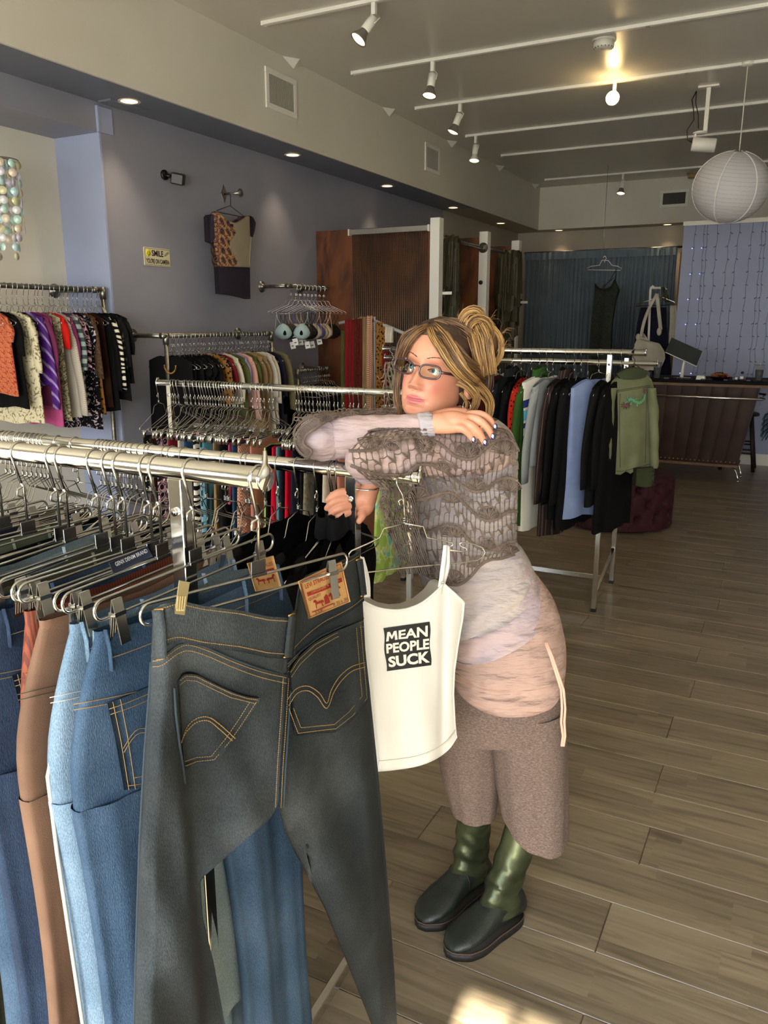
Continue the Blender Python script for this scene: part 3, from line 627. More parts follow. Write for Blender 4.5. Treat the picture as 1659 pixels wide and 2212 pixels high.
# ------------------------------------------------------------ chrome double racks
def chrome_rack(lab, rails, legs, base, r=.0160, caps=True):
    """rails: (y, z, x0, x1); legs: (x, y, ztop); base: list of bar ends"""
    t = thing('clothes_rack', lab, 'clothes rack', (legs[0][0], legs[0][1], 0)); o = (legs[0][0], legs[0][1], 0)
    for (y, z, x0, x1, cap) in rails:
        MB().tube([(x0, y, z), (x1, y, z)], r, 20).obj('rail', CHROME, t, off=o)
        for xe, sg in ((x0, -1), (x1, 1)):
            b = MB()
            if cap == 'leaf':
                R = []
                for h in (0, .004): R.append([(xe+sg*h, y+.0185*math.sin(a)*(1 if math.cos(a) < .3 else 1-.9*max(0, math.cos(a)-.3)), z+.018*math.cos(a)+(.022 if math.cos(a) > .9 else .006*max(0, math.cos(a)))) for a in [2*PI*k/24 for k in range(24)]])
                b.rings(R, True)
            else: b.tube([(xe, y, z), (xe+sg*.004, y, z)], r+.001, 20); b.box((xe+sg*.002, y, z+.014), (.004, .02, .022))
            b.obj('end_cap', CHROME, t, off=o)
    for (x, y, zt, sk) in legs:
        MB().box2((x-.013, y-.013, .018), (x+.013, y+.013, zt)).obj('leg', CHROME, t, False, off=o, bevel=.002)
        b = MB(); b.box2((x-.014, y-.014, 0), (x+.014, y+.014, .02)); b.obj('foot', BLACK, t, False, off=o)
        for zz in (zt-.05, zt-.30, zt-.40):
            b = MB(); b.tube([(x, y-.012, zz), (x, y-.0165, zz)], .0065, 12); b.tube([(x, y-.016, zz), (x, y-.018, zz)], .0035, 6); b.obj('bolt', CHROME if zz > zt-.1 else BLACK, t, off=o)
    for a, c in base:
        d = Vector(c)-Vector(a); b = MB(); 
        q = d.to_track_quat('X', 'Z').to_matrix(); b.box((Vector(a)+Vector(c))/2, (d.length, .02, .03), q); b.obj('base_bar', CHROME, t, False, off=o, bevel=.002)
    return t
# ================================================================ the front rack: jeans
class Sheet:
    """vertical plane through two ground points; s(px, py, off) is the point seen there, off metres in front of the plane"""
    def __init__(s, p0, p1, O=None):
        s.p = Vector(p0); d = Vector(p1)-s.p; d.z = 0; d.normalize(); s.d = d; s.n = Vector((d.y, -d.x, 0))
        if s.n.dot(Vector((0, 0, HC))-s.p) < 0: s.n = -s.n
        s.O = O or (lambda x, y: 0)
    def __call__(s, px, py, e=0.0):
        o = s.O(px, py)+e; r = _FW+_R*((px-829.5)/FPX)-_UP*((py-1106)/FPX); c = Vector((0, 0, HC))
        k = ((s.p+s.n*o-c).dot(s.n))/r.dot(s.n); return c+r*k
def pl(pts):   # smooth interpolation through a list of (x, y) as a function of t in 0..1
    n = len(pts)-1
    def f(t):
        t = min(max(t, 0), 1)*n; i = min(int(t), n-1); u = t-i
        p0, p1, p2, p3 = pts[max(i-1, 0)], pts[i], pts[i+1], pts[min(i+2, n)]
        return tuple(.5*((2*p1[k])+(-p0[k]+p2[k])*u+(2*p0[k]-5*p1[k]+4*p2[k]-p3[k])*u*u+(-p0[k]+3*p1[k]-3*p2[k]+p3[k])*u**3) for k in range(len(p1)))
    return f
def fy(pts):   # piecewise linear x(y) or y(x)
    def f(a):
        if a <= pts[0][0]: return pts[0][1]
        for (a0, b0), (a1, b1) in zip(pts, pts[1:]):
            if a <= a1: 
                t = (a-a0)/(a1-a0); return b0+(b1-b0)*t
        return pts[-1][1]
    return f
def strip(b, S, A, B, e, th, nu=16, nv=8, mi=0):
    fa, fb = pl(A), pl(B)
    def G(u, v):
        p, q = fa(u), fb(u); return S(p[0]*(1-v)+q[0]*v, p[1]*(1-v)+q[1]*v, e)
    return b.shell(G, nu, nv, th, mi) if th else b.grid(G, nu, nv, mi)
def stitch(b, S, pts, e, r=.0006, dash=True, n=60, smooth=True, gap=None):
    f = pl(pts) if smooth else None
    if smooth: P = [S(*f(k/n), e) for k in range(n+1)]
    else: P = [S(p[0], p[1], e) for p in pts]
    # resample by length
    D = [0]
    for a, c in zip(P, P[1:]): D.append(D[-1]+(c-a).length)
    T = D[-1]; 
    def q(s):
        for i in range(len(P)-1):
            if D[i+1] >= s: 
                k = (s-D[i])/max(D[i+1]-D[i], 1e-9); return P[i].lerp(P[i+1], k)
        return P[-1]
    if not dash: b.tube(P, r, 5); return
    s = 0
    while s < T: b.tube([q(s), q(min(s+.0024, T))], r, 4); s += .0034
def decal(b, S, vs, fs, box, e, mi=0):
    """box = four photo corners tl,tr,br,bl ; vs in -1..1"""
    P = []
    for v in vs:
        u, w2 = (v[0]+1)/2, (1-v[1])/2
        x = (box[0][0]*(1-u)+box[1][0]*u)*(1-w2)+(box[3][0]*(1-u)+box[2][0]*u)*w2
        y = (box[0][1]*(1-u)+box[1][1]*u)*(1-w2)+(box[3][1]*(1-u)+box[2][1]*u)*w2
        P.append(S(x, y, e))
    b.add(P, fs, mi)
def textdecal(b, S, s, box, e, bold=0.0, mi=0):
    vs, fs = text_pts(s, 1.0, bold)
    x0, x1 = min(v.x for v in vs), max(v.x for v in vs); y0, y1 = min(v.y for v in vs), max(v.y for v in vs)
    V = [((v.x-x0)/(x1-x0)*2-1, (v.y-y0)/(y1-y0)*2-1) for v in vs]
    decal(b, S, V, fs, box, e, mi)
def denim(name, a, b2, c3=None, worn=5.0):
    m = mat(name, a, .82, c2=b2, c3=c3, kind='noise', scale=worn, mix=(.28, .74), detail=9, bump=.6, bscale=700, bstretch=(1, 1, .3), spec=.12)
    nt = m.node_tree; N = nt.nodes; L = nt.links; bs = N['Principled BSDF']; src = bs.inputs['Base Color'].links[0].from_socket
    t = N.new('ShaderNodeTexNoise'); t.inputs['Scale'].default_value = 800; t.inputs['Detail'].default_value = 2
    tcx = N.new('ShaderNodeTexCoord'); mp = N.new('ShaderNodeMapping'); mp.inputs['Scale'].default_value = (1, 1, .35); L.new(tcx.outputs['Object'], mp.inputs[0]); L.new(mp.outputs[0], t.inputs['Vector'])
    r = N.new('ShaderNodeValToRGB'); r.color_ramp.elements[0].position = .35; r.color_ramp.elements[0].color = (.78, .78, .78, 1); r.color_ramp.elements[1].position = .68; r.color_ramp.elements[1].color = (1.3, 1.3, 1.3, 1)
    L.new(t.outputs['Fac'], r.inputs[0]); mx = N.new('ShaderNodeMix'); mx.data_type = 'RGBA'; mx.blend_type = 'MULTIPLY'; mx.inputs['Factor'].default_value = 1
    L.new(src, mx.inputs[6]); L.new(r.outputs[0], mx.inputs[7]); L.new(mx.outputs[2], bs.inputs['Base Color']); return m
DARK = denim('charcoal_blue_denim', '#1e2327', '#494f52', '#2d3235', 4)
MIDD = denim('mid_blue_denim', '#283b4f', '#4c6075', '#364a60', 5)
LITE = denim('light_blue_denim', '#506779', '#8194a4', '#667c90', 5)
NAVD = denim('dark_blue_denim', '#1c2739', '#33445a', '#273449', 5)
CORD = mat('rust_corduroy', '#5a2616', .8, c2='#7a3a22', kind='wave', scale=55, rot=(0, 0, PI/2), mix=(.3, .7), bump=.3, bscale=400)
BRWN = mat('brown_twill', '#5d4331', .82, c2='#745743', kind='noise', scale=7, bump=.4, bscale=800)
OLIV = mat('olive_twill', '#3b3a2a', .85, c2='#4a4936', scale=7, bump=.4, bscale=800)
GREY = denim('grey_blue_denim', '#56666e', '#7f8e94', '#68787f', 5)
THREAD = mat('gold_thread', '#8f7443', .8); THREAD2 = mat('tan_thread', '#7d6b4c', .7); WTHREAD = mat('pale_thread', '#b7b9b4', .7)
SEAM = mat('worn_seam_edge', '#333d43', .85, spec=.1)
LEATH = mat('tan_leather_patch', '#c39a63', .6, c2='#ad8450', scale=30, bump=.3, bscale=200)
REDP = mat('red_patch_print', '#8f2418', .7); DKP = mat('dark_patch_print', '#5d3a1c', .7)
# the rack itself
FY, FZ, RY, RZ = .88, 1.389, 1.465, 1.288
chrome_rack('chrome double garment rack in the foreground, its higher front rail full of jeans', [(FY, FZ, -3.0, -.645, 'leaf'), (RY, RZ, -3.0, -.676, 'cap')],
   [(-.800, FY, FZ-.012, 0), (-.838, RY, RZ-.012, 1), (-2.8, FY, FZ-.012, 0), (-2.8, RY, RZ-.012, 1)],
   [((-.80, FY, .06), (-.838, RY, .06)), ((-2.8, FY, .06), (-2.8, RY, .06)), ((-.82, 1.17, .06), (-2.8, 1.17, .06))])
# hangers on the front rail
hk = [(-.655, -10), (-.778, 0), (-.844, 2), (-.863, 3), (-.916, -2), (-.940, 1), (-.973, 2), (-1.046, 6), (-1.067, 4), (-1.147, -3), (-1.21, 2), (-1.27, -4), (-1.33, 3), (-1.40, 0), (-1.47, 3), (-1.55, -3), (-1.63, 1), (-1.72, 2)]
words = ['first', 'second', 'third', 'fourth', 'fifth', 'sixth', 'seventh', 'eighth', 'ninth', 'tenth', 'eleventh', 'twelfth', 'thirteenth', 'fourteenth', 'fifteenth', 'sixteenth', 'seventeenth', 'eighteenth']
for i, (x, a) in enumerate(hk):
    h = hanger((x, FY, FZ), math.radians(a), 'bar', 'chrome clip hanger, %s from the free end of the front rail' % words[i], 'clip hangers on the front rail', .0175)
    if i == 0: h.rotation_euler = (math.radians(-3.5), 0, math.radians(a))
def jeans(label, m, loc, rz, L=1.17, w=.185, hip=.24, th=.026, seed=0, thread=THREAD, pocket=True, loops=True, cord=False, cuff=.092, seamm=None, ripped=False, drop=0, cat='jeans', name='hanging_jeans'):
    root = thing(name, label, cat, loc, rz)
    n = 40; z0 = -.195-drop; zc = z0-.27
    def prof(t):    # half width for t from waist to crotch
        return w+(hip-w)*math.sin(min(t*1.25, 1)*PI/2)
    def ring(c, h, z, t, fold=1.0, hem=0):
        r = []
        for i in range(n):
            a = 2*PI*i/n; s = math.cos(a); sg = 1 if math.sin(a) >= 0 else -1
            x = sg*th*abs(math.sin(a))**.55*fold+.010*ripple(seed, s, t, 2.0)*min(1, t*1.2)
            r.append((x, c+s*h, z+.012*(1-abs(s))*(-1 if t == 0 else 0)))
        return r
    R = [ring(0, prof(j/9), z0+(zc-z0)*j/9, j/9*.6, .55+.45*min(1, j/5)) for j in range(10)]
    b = MB().rings(R, False); b.obj('hips', m, root)
    for sg in (-1, 1):
        R = []
        for j in range(15):
            t = j/14; h = (hip/2+.004)*(1-t)+(cuff)*t-.02*math.sin(PI*t); c = sg*(hip/2-.002+.035*t)
            R.append(ring(c, h, zc+.035-(L+zc+.035+z0*0)*t if 0 else (zc+.03)*(1-t)-L*t, .6+t*.8, 1-.25*t))
        MB().rings(R, False).obj('trouser_leg', m, root)
    def sf(y, z, e=0):   # front (+x) surface
        t = min(max((z0-z)/(z0-zc), 0), 1); h = prof(t) if z > zc else hip; s = min(max(y/h, -.999), .999)
        return (th*(1-s*s)**.27*(.55+.45*min(1, t*1.8))+.010*ripple(seed, s, t*.6, 2.0)*min(1, t*.6*1.2)+e, y, z)
    R = []
    for zz, k in ((z0+.004, .93), (z0-.001, 1.0), (z0-.036, 1.08), (z0-.039, 1.0)):
        R.append([(math.sin(a)*th*.62*k*abs(math.sin(a))**-.4 if abs(math.sin(a)) > .01 else 0, math.cos(a)*(w+.004), zz-.012*(1-abs(math.cos(a)))) for a in [2*PI*i/32+.01 for i in range(32)]])
    MB().rings(R, False).obj('waistband', m, root)
    if loops:
        for y in (-w+.006, -w*.35, w*.45, w*.93):
            p = [sf(y, z0+.006, .004), sf(y, z0-.02, .008), sf(y, z0-.052, .005)]
            MB().tube(p, .0045, 8, flat=.35).obj('belt_loop', m, root)
    if pocket:
        for c in (-hip*.5, hip*.48):
            def G(u, v):
                wv = .068*(1-.14*v); y = c+(u-.5)*2*wv; z = z0-.095-.135*v-.018*v*(1-abs(2*u-1))
                return sf(y, z, .0045)
            pk = MB().shell(G, 8, 8, .003).obj('back_pocket', m, root)
            b = MB(); d = lambda u, v, e=.0062: (lambda q: (q[0]+e-.0045, q[1], q[2]))(G(u, v))
            for off in (.05, .13):
                b.tube([d(off, k/10) for k in range(11)], .0006, 4); b.tube([d(1-off, k/10) for k in range(11)], .0006, 4)
                b.tube([d(off+(1-2*off)*k/10, 1-off) for k in range(11)], .0006, 4)
            b.tube([d(k/10, .06) for k in range(11)], .0006, 4); b.tube([d(k/10, .12) for k in range(11)], .0006, 4)
            for o2 in (0, .045):
                b.tube([d(.06+.88*k/16, .52+o2-.16*abs(math.sin(k/16*2*PI))) for k in range(17)], .0006, 4)
            b.obj('pocket_stitching', thread, pk)
    b = MB()
    for dz in (.082, .09): b.tube([sf(-hip*.97+hip*1.94*k/20, z0-dz-.035+.035*abs(k/10-1), .003) for k in range(21)], .0007, 4)
    for dy in (-.004, .004): b.tube([sf(dy, z0-.1-(.17)*k/12, .003) for k in range(13)], .0007, 4)
    b.tube([sf(-w*.96+w*1.92*k/16, z0-.034, .006) for k in range(17)], .0006, 4)
    b.obj('seam_stitching', thread, root)
    if seamm:
        MB().tube([(-.004, -w-.001, z0-.04), (-.006, -hip*1.0, z0-.2), (-.004, -hip*1.0, zc-.05), (0, -hip*1.0+.01, -L+.3), (0, -hip-.0, -L)], .003, 6).obj('side_seam', seamm, root)
    return root
specs = [  # label, material, x, rotation, length...
 ('mid blue jeans with worn leather patch, second from the free end', MIDD, -.778, -7, dict(seed=2, hip=.235, w=.18, drop=.0)),
 ('light blue carpenter jeans with a frayed side tear, third on the front rail', LITE, -.850, 0, dict(seed=3, thread=WTHREAD, seamm=WTHREAD, hip=.235, w=.175)),
 ('brown twill work trousers between the light blue jeans and the rust corduroys', BRWN, -.905, 2, dict(seed=4, thread=OLIV, loops=False, hip=.25, w=.185, cat='trousers', name='hanging_trousers', cuff=.13)),
 ('rust corduroy trousers squeezed beside the brown work trousers', CORD, -.948, 0, dict(seed=5, thread=CORD, pocket=False, loops=False, hip=.2, w=.17, cat='trousers', name='hanging_trousers')),
 ('dark blue jeans left of the rust corduroys', NAVD, -.990, 0, dict(seed=6, thread=THREAD2, hip=.24, w=.19)),
 ('mid blue jeans with white stitched waist, at the left edge of the picture', MIDD, -1.04, 2, dict(seed=7, thread=WTHREAD, hip=.24, w=.19)),
 ('olive twill trousers at the far left of the front rail', OLIV, -1.10, 4, dict(seed=8, thread=OLIV, pocket=False, w=.18, cat='trousers', name='hanging_trousers')),
 ('dark grey jeans behind the olive trousers on the front rail', GREY, -1.18, 2, dict(seed=9)),
 ('black trousers with green waist tape, left part of the front rail', F['black'], -1.25, -3, dict(seed=10, cat='trousers', name='hanging_trousers')),
 ('washed green trousers, left part of the front rail', mat('washed_green', '#56604e', .85, bump=.3), -1.32, 2, dict(seed=11, cat='trousers', name='hanging_trousers')),
 ('dark navy trousers, left part of the front rail', F['navy'], -1.40, 0, dict(seed=12, cat='trousers', name='hanging_trousers')),
 ('faded blue jeans, leftmost shown on the front rail', MIDD, -1.48, 2, dict(seed=13)),
]
for lab, m, x, a, k in specs:
    jeans(lab, m, (x, FY, FZ), math.radians(a), **k)
bottom('pale grey washed denim skirt with frayed hem behind the frontmost jeans', 'skirt', GREY, (-.812, FY, FZ), math.radians(-2), L=1.0, w=.17, seed=22, z0=-.2, flare=.06, name='hanging_skirt')
# ---- hero jeans, fitted on the hanger plane
a = math.radians(10); c0 = Vector((-.655, .88, 0)); dd = Vector((math.sin(a), math.cos(a), 0))
sig = lambda x: 1/(1+math.exp(-max(min(x, 30), -30)))
JL = fy([(1300, 331), (1420, 326), (1500, 322), (1620, 312), (1800, 302), (2000, 295), (2212, 289), (2500, 285)])
JR = fy([(1180, 774), (1290, 783), (1400, 789), (1500, 799), (1680, 818), (1900, 837), (2100, 852), (2212, 858), (2500, 866)])
def JO(x, y):
    l, r = JL(y), JR(y); k = (x-l)/(r-l); k = min(max(k, 0), 1)
    o = .030*min(1, (k/.07))**.5*min(1, max((1-k)/.06, 0))**.5+.012*math.sin(k*PI)
    # crease right of the near leg ridge
    xc = 385+max(0, y-1500)*.075; g = sig((y-1440)/14)
    o -= .030*g*sig((x-xc)/4.0)*math.exp(-max(0, x-xc)/110.0)
    o -= .046*sig((x-640+max(0, y-1330)*.15)/3.0)*max(0, min(1, (1560-y)/300))*sig((1700-y)/20)
    o += .006*math.sin(x*.021+y*.012)*min(1, max(0, y-1450)/200)+.004*math.sin(x*.045-y*.02)*min(1, max(0, y-1450)/200)
    # drag folds radiating from the crotch
    r2 = math.hypot(x-605, y-1745); th2 = math.atan2(y-1745, x-605)
    pass
    return o
S1 = Sheet(c0, c0+dd, JO)
J1 = thing('hanging_jeans', 'dark charcoal jeans with tan leather patch, frontmost at the front rail\'s free end', 'jeans', (-.64, .86, 0)); JF = (-.64, .86, 0)
topy = fy([(325, 1322), (345, 1312), (385, 1300), (440, 1312), (520, 1322), (580, 1335), (625, 1338), (641, 1328), (643, 1300), (648, 1262), (665, 1246), (700, 1232), (760, 1204), (790, 1186)])
cu = lambda x: min(max(x, 320), 800)
seamx = fy([(1300, 641), (1400, 622), (1460, 618), (1560, 612), (1660, 605), (1745, 601)])
LR = fy([(1180, 646), (1300, 641), (1400, 622), (1460, 618), (1560, 612), (1660, 605), (1745, 600), (1775, 578), (1800, 547), (1850, 490), (1900, 433), (1980, 438), (2080, 462), (2212, 486), (2500, 520)])
RL = fy([(1180, 642), (1300, 641), (1400, 622), (1460, 618), (1560, 612), (1660, 605), (1745, 603), (1780, 610), (1830, 630), (1870, 653), (1960, 700), (2080, 750), (2212, 802), (2500, 870)])
def half(XL, XR, nu):
    def G(u, v, e=0):
        Y = 1200+v*1300 if XL is RL else 1300+v*1200
        x = XL(Y)*(1-u)+XR(Y)*u; yt = topy(x); y = yt+(2500-yt)*v
        xx = XL(y)*(1-u)+XR(y)*u; return S1(xx, y, e)
    b = MB(); b.grid(G, nu, 90); b.grid(lambda u, v: G(u, v, -.014), nu, 90); n = (nu+1)*91
    lp = [i for i in range(nu+1)]+[j*(nu+1)+nu for j in range(1, 91)]+[90*(nu+1)+i for i in range(nu-1, -1, -1)]+[j*(nu+1) for j in range(89, 0, -1)]
    for k in range(len(lp)): a, c = lp[k], lp[(k+1) % len(lp)]; b.f.append((a, c, n+c, n+a)); b.m.append(0)
    return b
half(JL, LR, 34).obj('left_half', DARK, J1, off=JF); half(RL, JR, 30).obj('right_half', DARK, J1, off=JF)
def wb(x0, x1, h, n):
    A = [(x0+(x1-x0)*k/n, topy(x0+(x1-x0)*k/n)-3) for k in range(n+1)]
    B = [(x, y+h(x)+3) for x, y in A]; return A, B
b = MB(); A_, B_ = wb(331, 641, lambda x: 86+min(0, x-560)*.0, 20); strip(b, S1, A_, [(x-3*(i > 18), y-(16 if i > 17 else 0)*0) for i, (x, y) in enumerate(B_)], .004, .004, 40, 6)
A2, B2 = [(650, 1262), (665, 1244), (700, 1230), (735, 1214), (762, 1202), (777, 1192)], [(628, 1418), (660, 1384), (700, 1352), (735, 1334), (762, 1318), (787, 1298)]
strip(b, S1, A2, B2, .003, .004, 24, 6); wbnd = b.obj('waistband', DARK, J1, off=JF)
b = MB()
for dy, rr in ((7, .0007), (78, .0007)):
    stitch(b, S1, [(x, y+dy) for x, y in A_[1:-1]], .0056, rr)
for k in (.06, .93): stitch(b, S1, [(p[0]*(1-k)+q[0]*k, p[1]*(1-k)+q[1]*k) for p, q in zip(A2, B2)], .0046)
b.obj('waistband_stitching', THREAD, wbnd, off=(0, 0, 0) if 0 else JF)
yoke = [(330, 1428), (352, 1424), (385, 1400), (410, 1394), (450, 1406), (500, 1428), (560, 1450), (619, 1464)]
yoke2 = [(622, 1440), (650, 1412), (690, 1382), (735, 1360), (785, 1342)]
b = MB()
for dy in (0, 12): stitch(b, S1, [(x, y+dy) for x, y in yoke], .003); stitch(b, S1, [(x, y+dy) for x, y in yoke2], .003)
for dx in (-4, 8): stitch(b, S1, [(seamx(y)+dx-2, y) for y in (1465, 1520, 1580, 1640, 1700, 1745)], .004, n=90)
b.obj('seam_stitching', THREAD, J1, off=JF)
b = MB()
b.tube([S1(seamx(y)+12, y, .003) for y in range(1465, 1750, 20)], .0016, 6); b.tube([S1(x, y-6, .003) for x, y in yoke], .0014, 6); b.tube([S1(x, y-6, .003) for x, y in yoke2], .0014, 6)
b.tube([S1(JL(y)+1, y, -.004) for y in range(1430, 2300, 40)], .002, 6); b.obj('raised_seam', SEAM, J1, off=JF)
def loop(A, B, nm):
    b = MB(); strip(b, S1, A, B, .009, .004, 8, 3); o = b.obj(nm, DARK, J1, off=JF); b = MB()
    for k in (.2, .8): stitch(b, S1, [(p[0]*(1-k)+q[0]*k, p[1]*(1-k)+q[1]*k) for p, q in zip(A, B)], .0098)
    b.obj('loop_stitching', THREAD, o, off=JF)
    b = MB(); 
    for p, q in ((A[0], B[0]), (A[-1], B[-1])): b.tube([S1(*p, .0105), S1(*q, .0105)], .0013, 5)
    b.obj('bar_tack', mat('orange_thread', '#b98a35', .7), o, off=JF)
loop([(334, 1318), (337, 1360), (338, 1424)], [(352, 1316), (358, 1360), (361, 1420)], 'belt_loop')
loop([(624, 1330), (619, 1370), (614, 1420)], [(636, 1326), (633, 1370), (627, 1418)], 'belt_loop')
loop([(770, 1210), (776, 1250), (780, 1288)], [(780, 1207), (785, 1248), (789, 1284)], 'belt_loop')
def pocket(A, B, st, arcs, nm='back_pocket'):
    b = MB(); strip(b, S1, A, B, .0062, .0045, 26, 14); o = b.obj(nm, DARK, J1, off=JF); b = MB()
    for s2 in st: stitch(b, S1, s2, .0078, smooth=False)
    for s2 in arcs: stitch(b, S1, s2, .0078, r=.0008)
    b.obj('pocket_stitching', THREAD, o, off=JF)
pocket([(386, 1470), (400, 1457), (425, 1458), (455, 1473), (500, 1494), (535, 1505), (561, 1508)], [(398, 1660), (410, 1652), (430, 1648), (466, 1645), (500, 1604), (530, 1560), (560, 1516)],
   [[(390, 1470), (402, 1460), (425, 1462), (455, 1477), (500, 1498), (535, 1509), (558, 1512)], [(390, 1479), (402, 1469), (425, 1471), (455, 1486), (500, 1507), (553, 1520)], [(554, 1516), (528, 1556), (498, 1600), (463, 1641), (425, 1645), (400, 1655)], [(540, 1516), (516, 1554), (488, 1595), (456, 1634), (425, 1636), (400, 1645)]],
   [[(392, 1604), (405, 1570), (425, 1552), (450, 1549), (475, 1565), (508, 1595)], [(396, 1592), (405, 1578), (425, 1560), (450, 1557), (472, 1573), (502, 1600)]])
pocket([(626, 1450), (645, 1420), (680, 1388), (720, 1366), (760, 1350), (782, 1340)], [(640, 1590), (665, 1586), (695, 1584), (728, 1580), (765, 1552), (798, 1512)],
   [[(628, 1452), (647, 1424), (682, 1392), (722, 1370), (780, 1345)], [(630, 1462), (649, 1434), (684, 1401), (724, 1378), (780, 1354)], [(779, 1350), (786, 1430), (793, 1508), (762, 1546), (726, 1574), (690, 1578), (644, 1584), (624, 1530)], [(770, 1356), (776, 1430), (782, 1504), (754, 1538), (722, 1565), (690, 1568), (650, 1572), (634, 1530)]],
   [[(622, 1510), (640, 1488), (665, 1482), (690, 1497), (706, 1519), (716, 1490), (735, 1460), (760, 1440), (788, 1431)], [(624, 1524), (642, 1498), (665, 1492), (686, 1506), (706, 1530), (722, 1494), (740, 1468), (762, 1449), (788, 1441)]])
h0 = [o for o in COL.objects if o.get('label', '').startswith('chrome clip hanger, first from')][0]; bpy.context.view_layer.update(); Mi = h0.matrix_world.inverted()
b = MB(); strip(b, S1, [(388, 1254), (410, 1258)], [(378, 1326), (399, 1329)], .016, .0018, 4, 6)
for k in range(4): b.tube([S1(384+k*5.4, 1288, .0172), S1(381+k*5.2, 1320, .0172)], .0008, 4)
b.v = [tuple(Mi @ Vector(p)) for p in b.v]; b.obj('clip', mat('brassy_clip', '#c9b98e', .25, .9), h0, False)
# folded pocket edge at the near side
MB().tube([S1(x, y, .004) for x, y in ((377, 1486), (380, 1540), (388, 1610), (396, 1660), (400, 1692))], .0018, 6).obj('pocket_edge', SEAM, J1, off=JF)
# leather patch with its print
pb = [(646, 1256), (738, 1214), (757, 1300), (668, 1337)]
b = MB(); strip(b, S1, [pb[0], ((pb[0][0]+pb[1][0])/2, (pb[0][1]+pb[1][1])/2-1), pb[1]], [pb[3], ((pb[3][0]+pb[2][0])/2, (pb[3][1]+pb[2][1])/2), pb[2]], .0065, .002, 10, 8); pt = b.obj('leather_patch', LEATH, J1, off=JF)
def q4(u0, v0, u1, v1):
    def P(u, v): return ((pb[0][0]*(1-u)+pb[1][0]*u)*(1-v)+(pb[3][0]*(1-u)+pb[2][0]*u)*v, (pb[0][1]*(1-u)+pb[1][1]*u)*(1-v)+(pb[3][1]*(1-u)+pb[2][1]*u)*v)
    return [P(u0, v0), P(u1, v0), P(u1, v1), P(u0, v1)]
b = MB()
textdecal(b, S1, 'LEVI STRAUSS & CO', q4(.10, .13, .90, .25), .0074, .01)
textdecal(b, S1, 'QUALITY', q4(.10, .50, .40, .585), .0074, .01); textdecal(b, S1, 'CLOTHING', q4(.54, .38, .92, .46), .0074, .01)
sq = [(-1, -1), (1, -1), (1, 1), (-1, 1)]
decal(b, S1, [(-1, -1), (0, -1.5), (1, -1), (1, .7), (0, .1), (-1, .7)], [(0, 1, 4, 5), (1, 2, 3, 4)], q4(.1, .33, .92, .45), .0073)
for u0, v0, u1, v1 in ((.03, .03, .97, .042), (.03, .955, .97, .967), (.03, .03, .042, .967), (.958, .03, .97, .967)): decal(b, S1, sq, [(0, 1, 2, 3)], q4(u0, v0, u1, v1), .0073)
horse = [(-1, .1), (-.75, .35), (.2, .35), (.45, .95), (.75, 1), (1, .55), (.7, .5), (.62, .1), (.72, -.9), (.55, -.9), (.45, -.1), (-.45, -.15), (-.55, -.95), (-.75, -.95), (-.68, -.1), (-.95, -.3)]
from mathutils.geometry import tessellate_polygon
def poly(b, S, P, box, e):
    t = tessellate_polygon([[Vector((x, y, 0)) for x, y in P]]); decal(b, S, P, [tuple(f) for f in t], box, e)
poly(b, S1, horse, q4(.55, .52, .86, .78), .0074); poly(b, S1, [(-x, y) for x, y in horse], q4(.18, .60, .42, .84), .0074)
decal(b, S1, [(-1, -1), (1, -1), (.8, .6), (.2, 1), (-.8, .5)], [(0, 1, 2, 3, 4)], q4(.43, .58, .55, .82), .0074)
decal(b, S1, sq, [(0, 1, 2, 3)], q4(.1, .86, .62, .885), .0074)
b.obj('patch_print', REDP, pt, False, off=JF)
b = MB(); textdecal(b, S1, 'ORIGINAL RIVETED', q4(.2, .375, .86, .425), .0078, .0); b.obj('banner_lettering', LEATH, pt, False, off=JF)
b = MB(); textdecal(b, S1, '559', q4(.16, .885, .34, .955), .0076, .0); textdecal(b, S1, '# 32 L 30', q4(.60, .86, .95, .94), .0076, .0); b.obj('size_lettering', DKP, pt, False, off=JF)
# second jeans' patch and inner label further back
S2 = Sheet((-.745, .88, 0), (-.745, 1.1, 0))
t2 = [(529, 1214), (577, 1196), (592, 1262), (545, 1274)]
def q5(pb, u0, v0, u1, v1):
    def P(u, v): return ((pb[0][0]*(1-u)+pb[1][0]*u)*(1-v)+(pb[3][0]*(1-u)+pb[2][0]*u)*v, (pb[0][1]*(1-u)+pb[1][1]*u)*(1-v)+(pb[3][1]*(1-u)+pb[2][1]*u)*v)
    return [P(u0, v0), P(u1, v0), P(u1, v1), P(u0, v1)]
j2 = [o for o in COL.objects if o.get('label', '').startswith('mid blue jeans with worn leather')][0]
of2 = (-.778, FY, FZ)
b = MB(); strip(b, S2, [t2[0], t2[1]], [t2[3], t2[2]], .0, .002, 6, 6); pt2 = b.obj('leather_patch', LEATH, j2, off=of2)
b = MB(); textdecal(b, S2, 'LEVI STRAUSS', q5(t2, .1, .16, .9, .28), .0008, .01); decal(b, S2, sq, [(0, 1, 2, 3)], q5(t2, .1, .36, .9, .46), .0008); poly(b, S2, horse, q5(t2, .52, .55, .88, .82), .0008); poly(b, S2, [(-x, y) for x, y in horse], q5(t2, .12, .55, .48, .82), .0008)
b.obj('patch_print', REDP, pt2, False, off=of2)
S3 = Sheet((-.835, .88, 0), (-.835, 1.1, 0)); t3 = [(236, 1216), (318, 1180), (330, 1202), (246, 1240)]
j3 = [o for o in COL.objects if o.get('label', '').startswith('light blue carpenter')][0]; of3 = (-.85, FY, FZ)
b = MB(); strip(b, S3, [t3[0], t3[1]], [t3[3], t3[2]], .0, .0015, 6, 4); lb = b.obj('waist_label', mat('navy_label', '#141c30', .7), j3, off=of3)
